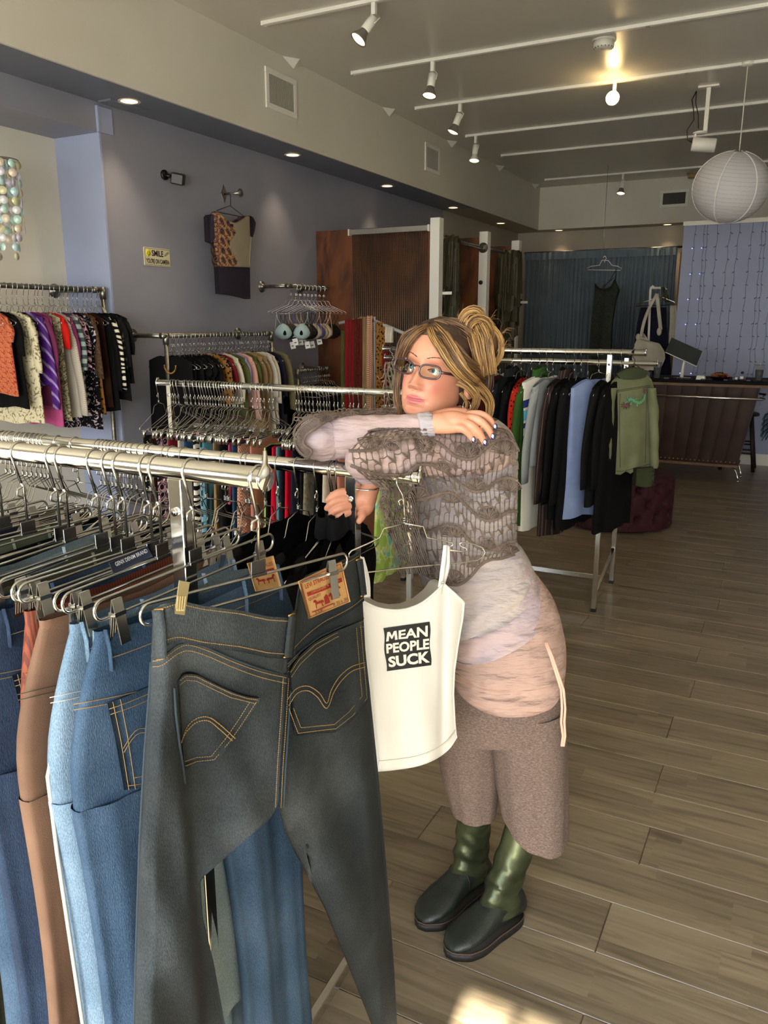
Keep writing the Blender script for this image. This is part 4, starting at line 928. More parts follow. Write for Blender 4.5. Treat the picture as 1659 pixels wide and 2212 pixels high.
b = MB(); textdecal(b, S3, 'GENX DENIM BRAND', q5(t3, .12, .15, .95, .5), .0006, .01); b.obj('label_lettering', mat('label_white', '#c9cbd0', .7), lb, False, off=of3)
# ---- rear rail: hangers, black tees, dark trousers
hx = [5, 15, 24, 41, 50, 60, 71, 81, 90, 97, 125, 162, 212, 221, 229, 237, 245, 253, 262, 271, 279, 290, 305, 320, 327, 358, 372, 398, 440, 483, 490, 528, 536, 570, 600, 642, 684, 716, 721, 728]
for i, x in enumerate(hx):
    X = on(x, 938+.1*x, 'y', RY).x
    hanger((X, RY, RZ), math.radians(random.uniform(-9, 9)+(8 if x > 500 else 0)), 'wire' if i % 3 else 'clips', GL % 'rear rail of the foreground rack', 'wire hangers on the rear rail', .0175)
tees = [(600, 'fifth'), (642, 'fourth'), (684, 'third'), (716, 'second'), (728, 'first')]
for i, (x, q) in enumerate(tees):
    X = on(x, 938+.1*x, 'y', RY).x
    top('black cotton tee, %s from the free end of the rear rail' % q, 'shirt', F['black'], (X, RY, RZ), math.radians([2, 3, 5, 8, 22][i]), L=.66, w=.21, sleeve=.2, sw=.085, th=.03, seed=i+60, amp=.012, collar=F['black'] if i > 2 else None, name='hanging_tee')
cols = [('greyk', 'grey wool trousers'), ('navy', 'navy trousers'), ('green', 'olive trousers'), ('black', 'black trousers'), ('denimB', 'blue jeans'), ('khaki', 'khaki trousers'), ('black2', 'black knit trousers'), ('denimD', 'dark blue jeans'), ('brown', 'brown trousers'), ('black', 'black skirt'), ('navy', 'navy skirt'), ('denimB', 'short blue denim skirt'), ('charcoal', 'charcoal trousers'), ('tweed', 'patterned gold trousers')]
for i, (f, lab) in enumerate(cols):
    x = 10+i*38; X = on(x, 938+.1*x, 'y', RY).x
    bottom('%s hanging %s from the left on the rear rail' % (lab, words[i]), 'trousers' if 'skirt' not in lab else 'skirt', F[f], (X, RY, RZ), math.radians(random.uniform(-6, 6)), L=.9 if 'skirt' not in lab else .7, w=.17, seed=i+90, legs='skirt' not in lab, name='hanging_trousers' if 'skirt' not in lab else 'hanging_skirt')
# ---- white camisole with printed square on a wire hanger at the rail end
T0, T1 = at(755, 1200, 1.56), at(1048, 1200, 1.70)
TL = fy([(1290, 775), (1350, 783), (1500, 800), (1700, 820)]); TRR = fy([(1290, 1004), (1340, 1000), (1400, 990), (1450, 983), (1500, 981), (1560, 984), (1600, 988)])
def TO(x, y): 
    l, r = TL(y), TRR(y); k = min(max((x-l)/(r-l), 0), 1)
    return .030*(math.sin(k*PI))**.6+.006*math.sin((x-y*.1)*.06)*min(1, max(0, y-1420)/150)*(1 if y > 1420 else 0)-.006*math.exp(-((x-960+(y-1300)*.02)/9)**2)*sig((y-1280)/20)
S4 = Sheet(T0, T1, TO); S4f = Sheet(T0, T1)
TF = (T0.lerp(T1, .4).x, T0.lerp(T1, .4).y, .0)
hg = thing('wire_hanger', 'silver wire hanger with strap notches holding the white camisole', 'hanger', TF)
b = MB(); X = -.722
hp = [(862, 1050), (857, 1042), (857, 1034), (868, 1024), (884, 1028)]
P = [S4f(*p) for p in ((871, 1092), (872, 1080), (869, 1068), (862, 1056), (857, 1046), (856, 1034))]
rail_c = Vector((S4f(858, 1030).x, RY, RZ)); P2 = [rail_c+Vector((0, .0185*math.cos(q), .0185*math.sin(q))) for q in [math.radians(z) for z in (200, 170, 135, 100, 65, 30, 0)]]
b.tube(P+P2, .0017, 7)
b.tube([S4f(x, y) for x, y in ((871, 1092), (863, 1090), (861, 1082), (867, 1078), (872, 1083), (873, 1092), (874, 1130))], .0015, 6)
b.tube([S4f(874+4*math.cos(k*.9), 1118+k*.7, .004*math.sin(k*.9)) for k in range(20)], .0011, 5)
b.tube([S4f(x, y) for x, y in ((874, 1131), (829, 1142), (820, 1162), (800, 1172), (759, 1190), (754, 1196), (753, 1202), (757, 1207))], .0016, 6)
b.tube([S4f(x, y) for x, y in ((757, 1207), (775, 1199), (779, 1202), (776, 1208), (768, 1205), (763, 1200), (757, 1203), (757, 1230), (770, 1239), (870, 1227), (1000, 1215), (1030, 1211), (1043, 1204), (1048, 1193), (1042, 1183), (1025, 1176), (1000, 1171), (993, 1174), (994, 1179), (1008, 1184), (1008, 1190), (1000, 1192), (960, 1187), (963, 1186), (978, 1178), (976, 1172), (960, 1168), (922, 1161), (914, 1137), (874, 1131))], .0016, 6)
b.obj('hanger_wire', CHROME2, hg, off=TF)
cm = cloth('white_camisole_cotton', '#d9d9d4', '#d1d1cb', scale=6, rough=.85, bump=.15, bscale=700)
tk = thing('camisole', 'white spaghetti strap camisole with a black square reading MEAN PEOPLE SUCK', 'camisole', TF)
neck = fy([(775, 1292), (795, 1304), (820, 1314), (850, 1318), (880, 1315), (910, 1303), (935, 1284), (955, 1262), (962, 1262), (985, 1284), (1004, 1302)])
hemy = fy([(816, 1666), (850, 1663), (900, 1655), (940, 1640), (970, 1618), (988, 1592)])
def G(u, v):
    x0 = 775+u*229; yt = neck(x0); 
    xb = 816+u*172; yb = hemy(xb); y = yt+(yb-yt)*v
    x = x0*(1-v)**1+xb*v
    l, r = TL(y) if y > 1290 else 775, TRR(y) if y > 1300 else 1004
    l0, r0 = 775*(1-v)+816*v, 1004*(1-v)+988*v
    x = x+(l-l0)*(1-u)*min(1, v*6)*(1 if u < .5 else 1)+(r-r0)*u*min(1, v*6)
    return S4(x, y)
MB().shell(G, 44, 44, .035).obj('camisole_body', cm, tk, off=TF)
nl = [(x, neck(x)) for x in (776, 795, 820, 850, 880, 910, 935, 957)]; nr = [(960, 1262), (985, 1284), (1003, 1301)]
b = MB(); b.tube([S4(*pl(nl)(k/30), .001) for k in range(31)], .0022, 6); b.tube([S4(*pl(nr)(k/10), .001) for k in range(11)], .002, 6); b.obj('neck_binding', cm, tk, off=TF)
b = MB(); strip(b, S4, [(x-.0, hemy(x)-22-(0)) for x in (819, 850, 900, 940, 965, 984)], [(x, hemy(x)+1) for x in (816, 850, 900, 940, 970, 988)], .0012, .001, 24, 3); b.obj('hem', cm, tk, off=TF)
st = mat('white_strap', '#dfe0e2', .5)
b = MB(); strip(b, S4f, [(772, 1204), (778, 1240), (783, 1290)], [(781, 1202), (792, 1240), (797, 1288)], .02, .0012, 10, 2); strip(b, S4f, [(778, 1203), (787, 1240), (790, 1290)], [(786, 1203), (798, 1250), (800, 1288)], .012, .0012, 10, 2); b.obj('strap', st, tk, off=TF)
b = MB(); strip(b, S4f, [(958, 1178), (952, 1225), (944, 1284)], [(966, 1177), (962, 1225), (954, 1284)], .02, .0012, 10, 2); strip(b, S4f, [(966, 1178), (963, 1225), (952, 1262)], [(971, 1180), (971, 1225), (960, 1264)], .012, .0012, 10, 2); b.obj('strap', st, tk, off=TF)
b = MB(); b.tube([S4f(782+5*math.cos(k), 1285+3*math.sin(k), .024) for k in [q*PI/4 for q in range(8)]], .0012, 5, closed=True); b.tube([S4f(956+5*math.cos(k), 1260+3*math.sin(k), .024) for k in [q*PI/4 for q in range(8)]], .0012, 5, closed=True); b.obj('strap_ring', mat('clear_ring', '#c9c4b8', .2), tk, off=TF)
sqb = [(828, 1357), (928, 1343), (931, 1437), (835, 1450)]
b = MB(); n_ = 14
b.grid(lambda u, v: S4((sqb[0][0]*(1-u)+sqb[1][0]*u)*(1-v)+(sqb[3][0]*(1-u)+sqb[2][0]*u)*v+1.5*math.sin(v*9), (sqb[0][1]*(1-u)+sqb[1][1]*u)*(1-v)+(sqb[3][1]*(1-u)+sqb[2][1]*u)*v, .0012), n_, n_)
pr = b.obj('printed_square', mat('black_ink', '#17181a', .7), tk, off=TF)
b = MB()
textdecal(b, S4, 'EAN', [(861, 1362), (924, 1351), (924, 1375), (861, 1381)], .0024, .03)
poly(b, S4, [(-1, -1), (-.8, 1), (-.35, 1), (0, .05), (.35, 1), (.8, 1), (1, -1), (.55, -1), (.45, .2), (.1, -.6), (-.1, -.6), (-.45, .2), (-.55, -1)], [(834, 1366), (859, 1362), (859, 1381.5), (834, 1386)], .0024)
textdecal(b, S4, 'PEOPLE', [(834, 1391), (927, 1379), (927, 1402), (835, 1412)], .0024, .035)
textdecal(b, S4, 'SUCK', [(838, 1419), (928, 1406), (929, 1431), (840, 1442)], .0024, .04)
b.obj('print_lettering', cm, pr, False, off=TF)
# ================================================================ fitting booths
ply = mat('stained_plywood', '#70401f', .5, c2='#402210', c3='#582f18', kind='noise', scale=3.2, stretch=(1, 1, .3), dist=2.4, detail=7, mix=(.38, .62), coat=.1)
PX = -2.985
def panel(y, lab):
    t = thing('plywood_partition', lab, 'partition', (-3.6, y, 0)); o = (-3.6, y, 0)
    MB().box2((XW+.002, y-.009, 0), (PX, y+.009, 2.44)).obj('plywood_sheet', ply, t, False, off=o)
    MB().box2((PX, y-.045, 0), (PX+.09, y+.045, 2.49)).obj('white_post', WHITE, t, False, off=o, bevel=.003)
    return t, o
P1, O1 = panel(6.66, 'front stained plywood booth partition with the white post nearest the camera')
P2, O2 = panel(7.86, 'middle stained plywood booth partition ending in a white post with a rod flange')
P3, O3 = panel(8.86, 'rearmost stained plywood booth partition ending in a white post')
# beaded blind on the front panel
t = thing('beaded_curtain', 'curtain of metal bead chains hanging from an aluminium head rail on the plywood', 'beaded curtain', (-3.4, 6.63, 0)); o = (-3.4, 6.63, 0)
MB().box2((-3.79, 6.60, 2.385), (-2.995, 6.648, 2.43)).obj('head_rail', mat('aluminium_rail', '#b4b2aa', .3, .9), t, False, off=o, bevel=.002)
for x in (-3.795, -2.995): MB().box2((x-.006, 6.595, 2.38), (x+.006, 6.65, 2.435)).obj('rail_end', WHITE, t, False, off=o)
bc = mat('bead_chain', '#8f8574', .35, .7, c2='#3b2f24', kind='wave', scale=42, rot=(0, PI/2, 0), mix=(.35, .6))
bcm = None
for k in range(36):
    x = -3.765+k*.0214
    if bcm is None:
        b = MB(); b.tube([(0, 0, 0), (0, 0, -1.75)], .0042, 5)
        oo = b.obj('bead_chain', bc, t); bcm = oo.data
    else:
        oo = bpy.data.objects.new('bead_chain', bcm); COL.objects.link(oo); oo.parent = t
    oo.location = (x-o[0], 6.622-o[1], 2.39)
# rods and curtains of the booths
for i, (y0, y1, z, lab) in enumerate(((6.70, 7.815, 2.335, 'grey pipe curtain rod of the first fitting booth'), (7.905, 8.815, 2.335, 'grey pipe curtain rod of the second fitting booth'))):
    t = thing('curtain_rod', lab, 'curtain rod', (PX+.045, y1, z)); b = MB(); b.tube([(0, y0-y1, 0), (0, 0, 0)], .0155, 12); b.obj('rod', STEEL, t)
    b = MB(); flange(b, 0, 0, 0, 'y', .05); b.obj('flange', STEEL, t)
olv = mat('olive_taffeta', '#3a3418', .6, c2='#2a2611', scale=9, bump=.3, bscale=80)
def gathered(name, lab, X, Y, ztop, zb, w, d, m, ruff=True, seed=0):
    t = thing(name, lab, 'curtain', (X, Y, 0))
    R = []; n = 60
    for j in range(22):
        v = j/21; z = ztop+(zb-ztop)*v; k = 1-.38*math.sin(min(v*1.6, 1)*PI)*(v < .62)-.25*(v >= .62)
        if v > .5: k = .75+.2*(v-.5)
        R.append([(math.cos(a)*(w*k+.018*math.sin(a*9+seed+v*3)), math.sin(a)*(d*k+.018*math.sin(a*9+seed+v*3)), z+.01*math.sin(a*7)) for a in [2*PI*i/n for i in range(n)]])
    MB().rings(R, True).obj('drape', m, t)
    if ruff:
        for q in range(4):
            R = []
            for j in range(12):
                v = j/11; z = ztop-.04-q*.1-v*(.42+.05*q); k = 1.15+.25*v-.1*q
                R.append([(math.cos(a)*(w*k+.022*math.sin(a*8+seed+q*2+v*2)), math.sin(a)*(d*k+.022*math.sin(a*8+seed+q*2)), z+.03*math.sin(a*3+q*2)+.012*math.sin(a*14)) for a in [2*PI*i/n for i in range(n)]])
            MB().rings(R, False).obj('ruffle', m, t)
    return t
gathered('booth_curtain', 'gathered olive taffeta curtain bunched behind the first white post', -2.93, 6.93, 2.36, .25, .065, .10, olv, seed=1)
gathered('booth_curtain', 'tattered olive curtain bunched at the right end of the second rod', -2.935, 8.60, 2.36, .3, .10, .12, olv, seed=4)
for (x, y, z, lab) in ((-2.90, 6.715, 1.86, 'white slide latch on the first booth post'), (-2.90, 8.93, 1.83, 'small white latch on the third booth post')):
    t = thing('door_latch', lab, 'latch', (x, y, z)); MB().box((0.01, 0, 0), (.03, .01, .07)).obj('latch_plate', BLACK, t, False); MB().box((.045, 0, 0), (.09, .012, .026)).obj('latch_bolt', WHITE, t, False, bevel=.003)
tag(MB().ball((PX+.03, 7.81, 2.0), .022, 12, 8).tube([(PX+.03, 7.79, 2.0), (PX+.03, 7.82, 2.0)], .008, 8).obj('black_knob', BLACK, None), 'small black knob on the second white post', 'knob')
# ================================================================ rear: blue curtain, slip dress, garment stand
bc2 = mat('dusty_blue_voile', '#7c8b96', .9, c2='#6d7c88', scale=3, bump=.2, bscale=50)
def drape(name, lab, x0, x1, y, z0, z1, amp, fr, m, seed, parent=None):
    def G(u, v):
        x = x0+(x1-x0)*u; ph = fr*u*2*PI+2.2*math.sin(u*9+seed)+.8*math.sin(v*2+u*4)
        return (x+.012*math.sin(ph*.5)*v, y-amp*(math.sin(ph)*.6+math.sin(ph*2.1+seed)*.4)*(.35+.65*v), z0+(z1-z0)*v)
    return MB().shell(G, 260, 14, .003).obj(name, m, parent)
t = thing('blue_curtain', 'long dusty blue curtain covering the rear opening', 'curtain', (0, 0, 0))
drape('drape', '', -4.0, -2.62, YF-.12, 2.64, .05, .06, 19, bc2, 1, t); drape('drape', '', -2.64, -1.74, YF-.14, 2.64, .05, .06, 13, bc2, 4, t)
b = MB(); b.grid(lambda u, v: (-4.0+2.27*u, YF-.165-.006*math.sin(u*160)-.01*math.sin(u*33), 2.665-.11*v), 240, 3); b.obj('heading', bc2, t)
tag(MB().tube([(-4.02, YF-.13, 2.668), (-1.60, YF-.13, 2.668)], .014, 10).ball((-1.6, YF-.13, 2.668), .024).obj('curtain_rod', STEEL, None), 'curtain rod over the long blue curtain', 'curtain rod')
tag(MB().box2((-1.70, YF-.1, 0), (-1.60, YF, 2.60)).obj('door_post', mat('pine_trim', '#a98452', .6, c2='#98754a', scale=3, stretch=(1, 1, .2)), None, False), 'pale pine door post at the right of the blue curtain', 'door post')
SD = Sheet((-2.9, 11.0, 0), (-2.0, 11.0, 0), lambda x, y: .005*math.sin(x*.25+y*.03)+.03*math.sin(min(max((x-1275)/60, 0), 1)*PI))
SF = Sheet((-2.9, 11.0, 0), (-2.0, 11.0, 0)); o = (-2.4, 11.0, 0)
t = thing('wire_hanger', 'large white wire hanger floating before the blue curtain', 'hanger', o)
b = MB(); b.tube([SF(x, y) for x, y in ((1303, 556), (1307, 553), (1310, 558), (1306, 563), (1306, 567))], .006, 6)
b.tube([SF(x, y) for x, y in ((1300, 563), (1295, 573), (1277, 575), (1269, 579), (1270, 583), (1340, 584), (1343, 580), (1334, 575), (1322, 573), (1314, 563), (1300, 562))], .005, 6); b.obj('hanger_wire', WHITE, t, off=o)
tag(MB().tube([SF(1305, 553), SF(1305, 500), (SF(1305, 500).x, 11.0, ZC)], .0022, 4).obj('hanging_line', CHROME2, None), 'thin line carrying the hanger before the blue curtain', 'line')
sl = mat('dark_green_brocade', '#11170f', .75, c2='#222b1b', kind='noise', scale=26, dist=2, mix=(.45, .6))
t = thing('slip_dress', 'dark green brocade slip dress hanging by one strap before the blue curtain', 'dress', o)
lx = fy([(612, 1285), (650, 1283), (700, 1276), (800, 1270), (900, 1262)]); rx = fy([(612, 1336), (626, 1337), (650, 1330), (700, 1322), (800, 1318), (900, 1312)])
ty = fy([(1286, 612), (1296, 622), (1308, 624), (1322, 618), (1330, 600), (1337, 626)])
def G(u, v):
    x = 1286+u*51; y0 = ty(x); y = y0+(880-y0)*v; l, r = lx(y), rx(y); return SD(l+(r-l)*u, y, .02)
MB().shell(G, 26, 26, .06).obj('dress_body', sl, t, off=o)
b = MB(); b.tube([SF(1331, 582), SF(1330, 604)], .006, 5); b.tube([SF(1330, 584), SF(1318, 605), SF(1303, 622)], .005, 5); b.tube([SF(1300, 620), SF(1312, 612), SF(1326, 600)], .004, 5); b.obj('strap', sl, t, off=o)
# white garment stand with tote, navy dress and pale cardigans
XV, YV = -1.75, 10.3
S5 = Sheet((-1.9, 10.3, 0), (-1.3, 10.3, 0)); o = (-1.55, 10.3, 0)
t = thing('garment_stand', 'white metal garment stand beside the patterned blue partition', 'garment stand', o)
b = MB(); b.tube([S5(1397, 860), S5(1400, 760), S5(1405, 625), S5(1410, 618), S5(1414, 622)], .016, 8); b.obj('upright', WHITE, t, off=o)
b = MB(); b.tube([S5(1404, 622), S5(1436, 622), S5(1440, 626)], .014, 8); b.tube([S5(1436, 622), S5(1442, 640)], .008, 6); b.obj('top_arm', WHITE, t, off=o)
p0 = S5(1397, 860); MB().tube([p0, (p0.x, 10.3, .02)], .016, 8).obj('lower_upright', WHITE, t, off=o)
MB().box((p0.x, 10.3, .015), (.5, .4, .03)).obj('stand_base', WHITE, t, off=o, bevel=.004)
def flat(name, lab, cat, pts, m, off=0.0, th=.03, S=S5, o=o, strapm=None, n=14):
    """pts: list of (y, xl, xr)"""
    t = thing(name, lab, cat, o); l = fy([(y, a) for y, a, c in pts]); r = fy([(y, c) for y, a, c in pts]); y0, y1 = pts[0][0], pts[-1][0]
    def G(u, v):
        y = y0+(y1-y0)*v; a, c = l(y), r(y); q = S(a+(c-a)*u, y, off+th*.8*math.sin(PI*u)**.7+.006*math.sin(u*14+v*3)); return q
    MB().shell(G, n, 18, th).obj('cloth_body', m, t, off=o); return t
flat('navy_dress', 'dark navy dress hanging on the white garment stand', 'dress', [(664, 1384, 1440), (700, 1376, 1440), (760, 1368, 1446), (800, 1366, 1450), (850, 1366, 1448), (930, 1366, 1450)], F['navy'], -.06)
flat('pale_cardigan', 'off white cardigan at the right of the garment stand', 'cardigan', [(660, 1447, 1461), (700, 1447, 1464), (742, 1444, 1468)], F['creamy'], -.1)
flat('olive_scarf', 'dark olive scarf draped over the arm of the garment stand', 'scarf', [(620, 1428, 1436), (640, 1428, 1444), (652, 1436, 1447)], olv, .02, .02)
b = MB(); b.tube([S5(x, y, .03) for x, y in ((1414, 628), (1418, 642), (1400, 650), (1374, 657), (1374, 661), (1460, 658), (1456, 652), (1430, 642), (1418, 640))], .006, 5); tag(b.obj('wire_hanger', CHROME2, None), 'wide wire hanger with clips on the white garment stand', 'hanger')
t = flat('canvas_tote', 'beige canvas tote with long knotted straps on the garment stand', 'bag', [(730, 1376, 1378), (742, 1372, 1425), (760, 1367, 1436), (775, 1365, 1437), (790, 1370, 1430), (800, 1376, 1424)], F['creamy'], .12, .09)
b = MB(); b.shell(lambda u, v: S5((1415-34*v-6*math.sin(v*PI))+u*7, 636+92*v, .18), 2, 10, .01); b.shell(lambda u, v: S5(1415+8*v+u*8, 634+78*v, .2), 2, 10, .01); b.ball(S5(1424, 716, .2), .05, 8, 6, (.6, .6, 1)); b.ball(S5(1378, 728, .18), .04, 8, 6, (.7, .6, 1)); b.obj('tote_strap', F['creamy'], t, off=o)
# ================================================================ partition wall behind the counter
part = mat('periwinkle_partition_paint', '#98a0bd', .6, c2='#929ab8', scale=2)
struct(MB().box2((-1.335, 9.98, 0), (2.8, 10.1, 2.675)).obj('wall_partition', part, None, False))
struct(MB().box2((-1.345, 9.96, 2.675), (2.8, 10.12, 2.72)).obj('trim_partition_cap', WHITE, None, False))
struct(MB().box2((-1.335, 9.965, 0), (2.8, 9.98, .13)).obj('baseboard_partition', WHITE, None, False))
wire = mat('string_wire', '#5f6684', .5); ledb = mat('blue_led', '#8f9cf0', .4, emit=.5); ledo = mat('clear_led', '#6a7086', .3)
t = thing('string_lights', 'curtain of thin string lights down the blue partition behind the counter', 'string lights', (-.6, 9.97, 2.7)); o = (-.6, 9.97, 2.7)
for k in range(17):
    x = -1.24+k*.098+.02*math.sin(k*2.1); zb = .35+.5*((k*37) % 7)/7
    b = MB(); P = []; z = 2.72; j = 0
    while z > zb: P.append((x+.006*math.sin(j*1.7+k)+.03*math.sin(z*.7+k), 9.972, z)); z -= .07; j += 1
    b.tube(P, .0021, 3); 
    for q in range(2, len(P)-1, 2): b.tube([P[q], (P[q][0]+(.02 if (q//2) % 2 else -.02), 9.965, P[q][2]-.012)], .0035, 4)
    s = b.obj('light_string', wire, t, off=o)
    b = MB(); 
    for q in range(2, len(P)-1, 2):
        if (k in (0, 1) and q % 4 == 0) or (q*7+k*5) % 17 == 0: b.ball((P[q][0]+(.02 if (q//2) % 2 else -.02), 9.962, P[q][2]-.014), .007, 5, 4)
    if b.v: b.obj('led_bulb', ledb if k < 2 else ledo, s, off=o)
# paper lantern
c = on(1578, 405, 'y', 7.4); t = thing('paper_lantern', 'large white ribbed paper globe lantern hanging at the upper right', 'lantern', c)
R_ = 78/1700*((c-Vector((0, 0, HC))).dot(_FW)); 
tilt = Euler((math.radians(14), math.radians(10), 0)).to_matrix()
b = MB(); RR_ = []
for j in range(97):
    a = .16+(PI-.32)*j/96; r = R_*math.sin(a)*(1+.014*abs(math.sin(j*PI/4))-.01); RR_.append([tilt @ Vector((r*math.cos(q), r*math.sin(q), R_*.93*math.cos(a))) for q in [2*PI*k/48 for k in range(48)]])
paper = mat('lantern_paper', '#c5c4c8', .9, sub=0); b.rings(RR_, False).obj('paper_globe', paper, t)
for k in range(6):
    q = k*PI/3+.3; b = MB(); b.tube([tilt @ Vector((R_*1.004*math.sin(a)*math.cos(q), R_*1.004*math.sin(a)*math.sin(q), R_*.935*math.cos(a))) for a in [.16+(PI-.32)*j/24 for j in range(25)]], .004, 4, flat=2.2); b.obj('paper_seam', mat('lantern_seam', '#e6e6e8', .8), t)
b = MB(); 
for j in range(1, 25): a = .16+(PI-.32)*j/25; b.tube([tilt @ Vector((R_*1.003*math.sin(a)*math.cos(q), R_*1.003*math.sin(a)*math.sin(q), R_*.932*math.cos(a))) for q in [2*PI*k/40 for k in range(40)]], .0016, 3, closed=True)
b.obj('wire_ribs', mat('lantern_rib', '#aaa9ae', .7), t)
tp = tilt @ Vector((0, 0, R_*.92)); MB().tube([tuple(tp), (tp.x, tp.y, ZC-c.z)], .004, 6).obj('cord', WHITE, t); MB().lathe([(.05, ZC-c.z), (.05, ZC-c.z-.02), (.02, ZC-c.z-.03)], (tp.x, tp.y, 0), 16).obj('ceiling_rose', WHITE, t)
# ================================================================ bar counter
lea = mat('dark_brown_leather', '#3a2015', .45, c2='#2a160e', scale=6, bump=.4, bscale=90)
CY = 8.62; t = thing('bar_counter', 'dark brown channelled leather bar counter with chrome foot rail and legs', 'counter', (-.9, 8.9, 0)); o = (-.9, 8.9, 0)
XL0, XR0, XLb, XRb = -1.62, -.33, -1.62, -.46
b = MB(); NCH = 9
for k in range(NCH):
    def G(u, v, k=k):
        z = .98-.80*v; xr = XR0*(1-v)+XRb*v; x = XL0+(xr-XL0)*((k+u)/NCH); return (x, CY+.12*v-.007*(math.sin(u*PI)**.5)+.004, z)
    MB().grid(G, 8, 4).obj('leather_channel', lea, t, off=o)
b = MB().add([(XL0, CY+.008, .98), (XR0, CY+.008, .98), (XRb, CY+.128, .18), (XL0, CY+.128, .18), (XL0, CY+.55, .98), (XR0, CY+.55, .98), (XRb, CY+.5, .18), (XL0, CY+.5, .18)], [(0, 4, 5, 1), (1, 5, 6, 2), (3, 2, 6, 7), (0, 3, 7, 4), (4, 7, 6, 5)]); b.obj('cabinet_body', lea, t, False, off=o)
MB().box2((XL0-.1, CY-.09, 1.012), (1.0, CY+.6, 1.045)).obj('counter_top', mat('black_laminate', '#0b0a0b', .6, c2='#14100f', scale=20, spec=.1), t, False, off=o, bevel=.004)
MB().box2((XL0-.08, CY-.07, .985), (1.0, CY+.58, 1.012)).obj('top_edging', mat('oak_edging', '#7a5c43', .6, c2='#6a4d37', scale=6), t, False, off=o)
MB().box2((XL0, CY+.10, .155), (XRb+.01, CY+.5, .18)).obj('base_board', mat('oak_edging', '#7a5c43', .6), t, False, off=o)
b = MB()
for k in range(27): b = MB().ball((XL0+.03+k*.0425, CY+.112, .207), .007, 6, 4); b.obj('brass_stud', mat('nail_head', '#b7ab96', .3, .8), t, off=o)
b = MB(); b.tube([(XL0-.05, CY-.13, .88), (XR0+.03, CY-.13, .88), (XR0+.06, CY-.10, .88), (XR0+.03, CY-.02, .88)], .013, 10); b.obj('front_rail', CHROME, t, off=o)
b = MB(); b.tube([(XR0+.05, CY+.03, .90), (XR0+.07, CY+.25, .90), (XR0-.0, CY+.3, .9)], .01, 8); b.obj('side_rail', CHROME, t, off=o)
for x, y, dx in ((XL0+.06, CY+.15, -.03), (XRb-.05, CY+.15, .07), (XL0+.06, CY+.45, -.03), (XRb-.03, CY+.45, .06)):
    b = MB(); b.tube([(x, y, .155), (x+dx*.6, y-.01, .12), (x+dx, y-.03, .05), (x+dx*1.05, y-.03, .012)], [.013, .012, .009, .007], 8); b.ball((x+dx*1.05, y-.03, .012), .013, 8, 5); b.obj('leg', CHROME, t, off=o)
# things on the counter
def scr(px, py, y): return on(px, py, 'y', y)
zt = 1.045
t = thing('tablet_stand', 'tilted point of sale tablet on a silver stand on the counter', 'tablet', (-1.07, 8.75, zt))
MB().lathe([(.09, 0), (.09, .008), (.03, .012)], (0, 0, 0), 24).obj('stand_base', CHROME2, t); MB().tube([(0, 0, .01), (.005, 0, .12), (.02, -.0, .24)], [.018, .015, .013], 10).obj('stand_neck', WHITE, t)
Rr = Euler((math.radians(38), math.radians(24), math.radians(12))).to_matrix(); MB().box((-.0, .0, .27), (.34, .24, .014), Rr).obj('tablet_screen', mat('tablet_glass', '#3a3f42', .2, coat=.5), t, False, bevel=.003)
MB().box((-.0, .0, .262), (.345, .245, .006), Rr).obj('tablet_back', WHITE, t, False, bevel=.002)
t = thing('card_reader', 'small white square card reader on the counter', 'card reader', (-.87, 8.62, zt)); MB().box((0, 0, .02), (.09, .09, .04), None, 0, .85).obj('reader_body', WHITE, t, False, bevel=.006); MB().box((0, 0, .041), (.06, .06, .002)).obj('reader_face', mat('reader_grey', '#b9b9b6', .3), t, False)
t = thing('scrunchie_pile', 'bowl of brown and orange scrunchies on the counter', 'scrunchies', (-.70, 8.7, zt)); MB().lathe([(.05, 0), (.09, .015), (.10, .03)], (0, 0, 0), 20, cap=False).obj('dish', BLACK, t)
for k in range(7):
    b = MB(); a = k*.9; R0 = .028; cc = Vector((.05*math.cos(a), .05*math.sin(a), .035+.012*(k % 3))); b.tube([cc+Vector((R0*math.cos(q), R0*math.sin(q), .004*math.sin(q*5))) for q in [2*PI*i/14 for i in range(14)]], .011, 6, closed=True); b.obj('scrunchie', F[['rust', 'leopard', 'redbrown', 'tan'][k % 4]], t)
t = thing('acrylic_box', 'clear acrylic box with small items on the counter', 'box', (-.52, 8.75, zt)); gl = mat('clear_acrylic', '#b4b4cf', .1, trans=.6, ior=1.3)
b = MB(); b.box((0, 0, .003), (.12, .09, .006)); 
for sx in (-1, 1): b.box((sx*.058, 0, .03), (.004, .09, .055))
b.box((0, .043, .03), (.12, .004, .055)); b.obj('box_walls', gl, t, False); MB().box((.02, -.01, .02), (.03, .03, .03)).box((-.03, 0, .015), (.02, .03, .02)).obj('box_contents', WHITE, t, False); MB().ball((.02, .02, .07), .014).obj('black_cap', BLACK, t)
def cup(x, y, lab, h=.15):
    t = thing('iced_coffee_cup', lab, 'cup', (x, y, zt)); pla = mat('clear_cup_plastic', '#cfd0d2', .15, trans=.85, ior=1.2)
    MB().lathe([(.028, 0), (.03, .004), (.041, h-.01), (.044, h), (.042, h)], (0, 0, 0), 24, cap=False).obj('cup_wall', pla, t); MB().lathe([(.026, .002), (.037, h*.72), (.001, h*.725)], (0, 0, 0), 24).obj('coffee', mat('iced_coffee', '#160a06', .3), t)
    MB().lathe([(.044, h), (.045, h+.006), (.02, h+.008)], (0, 0, 0), 24).obj('lid', pla, t); MB().tube([(0, 0, h-.02), (.004, 0, h+.02)], .003, 6).obj('straw', WHITE, t)
cup(-.345, 8.72, 'clear plastic cup of dark iced coffee at the right end of the counter'); cup(-1.31, 8.7, 'dark drink cup half hidden behind the green jacket shoulder')
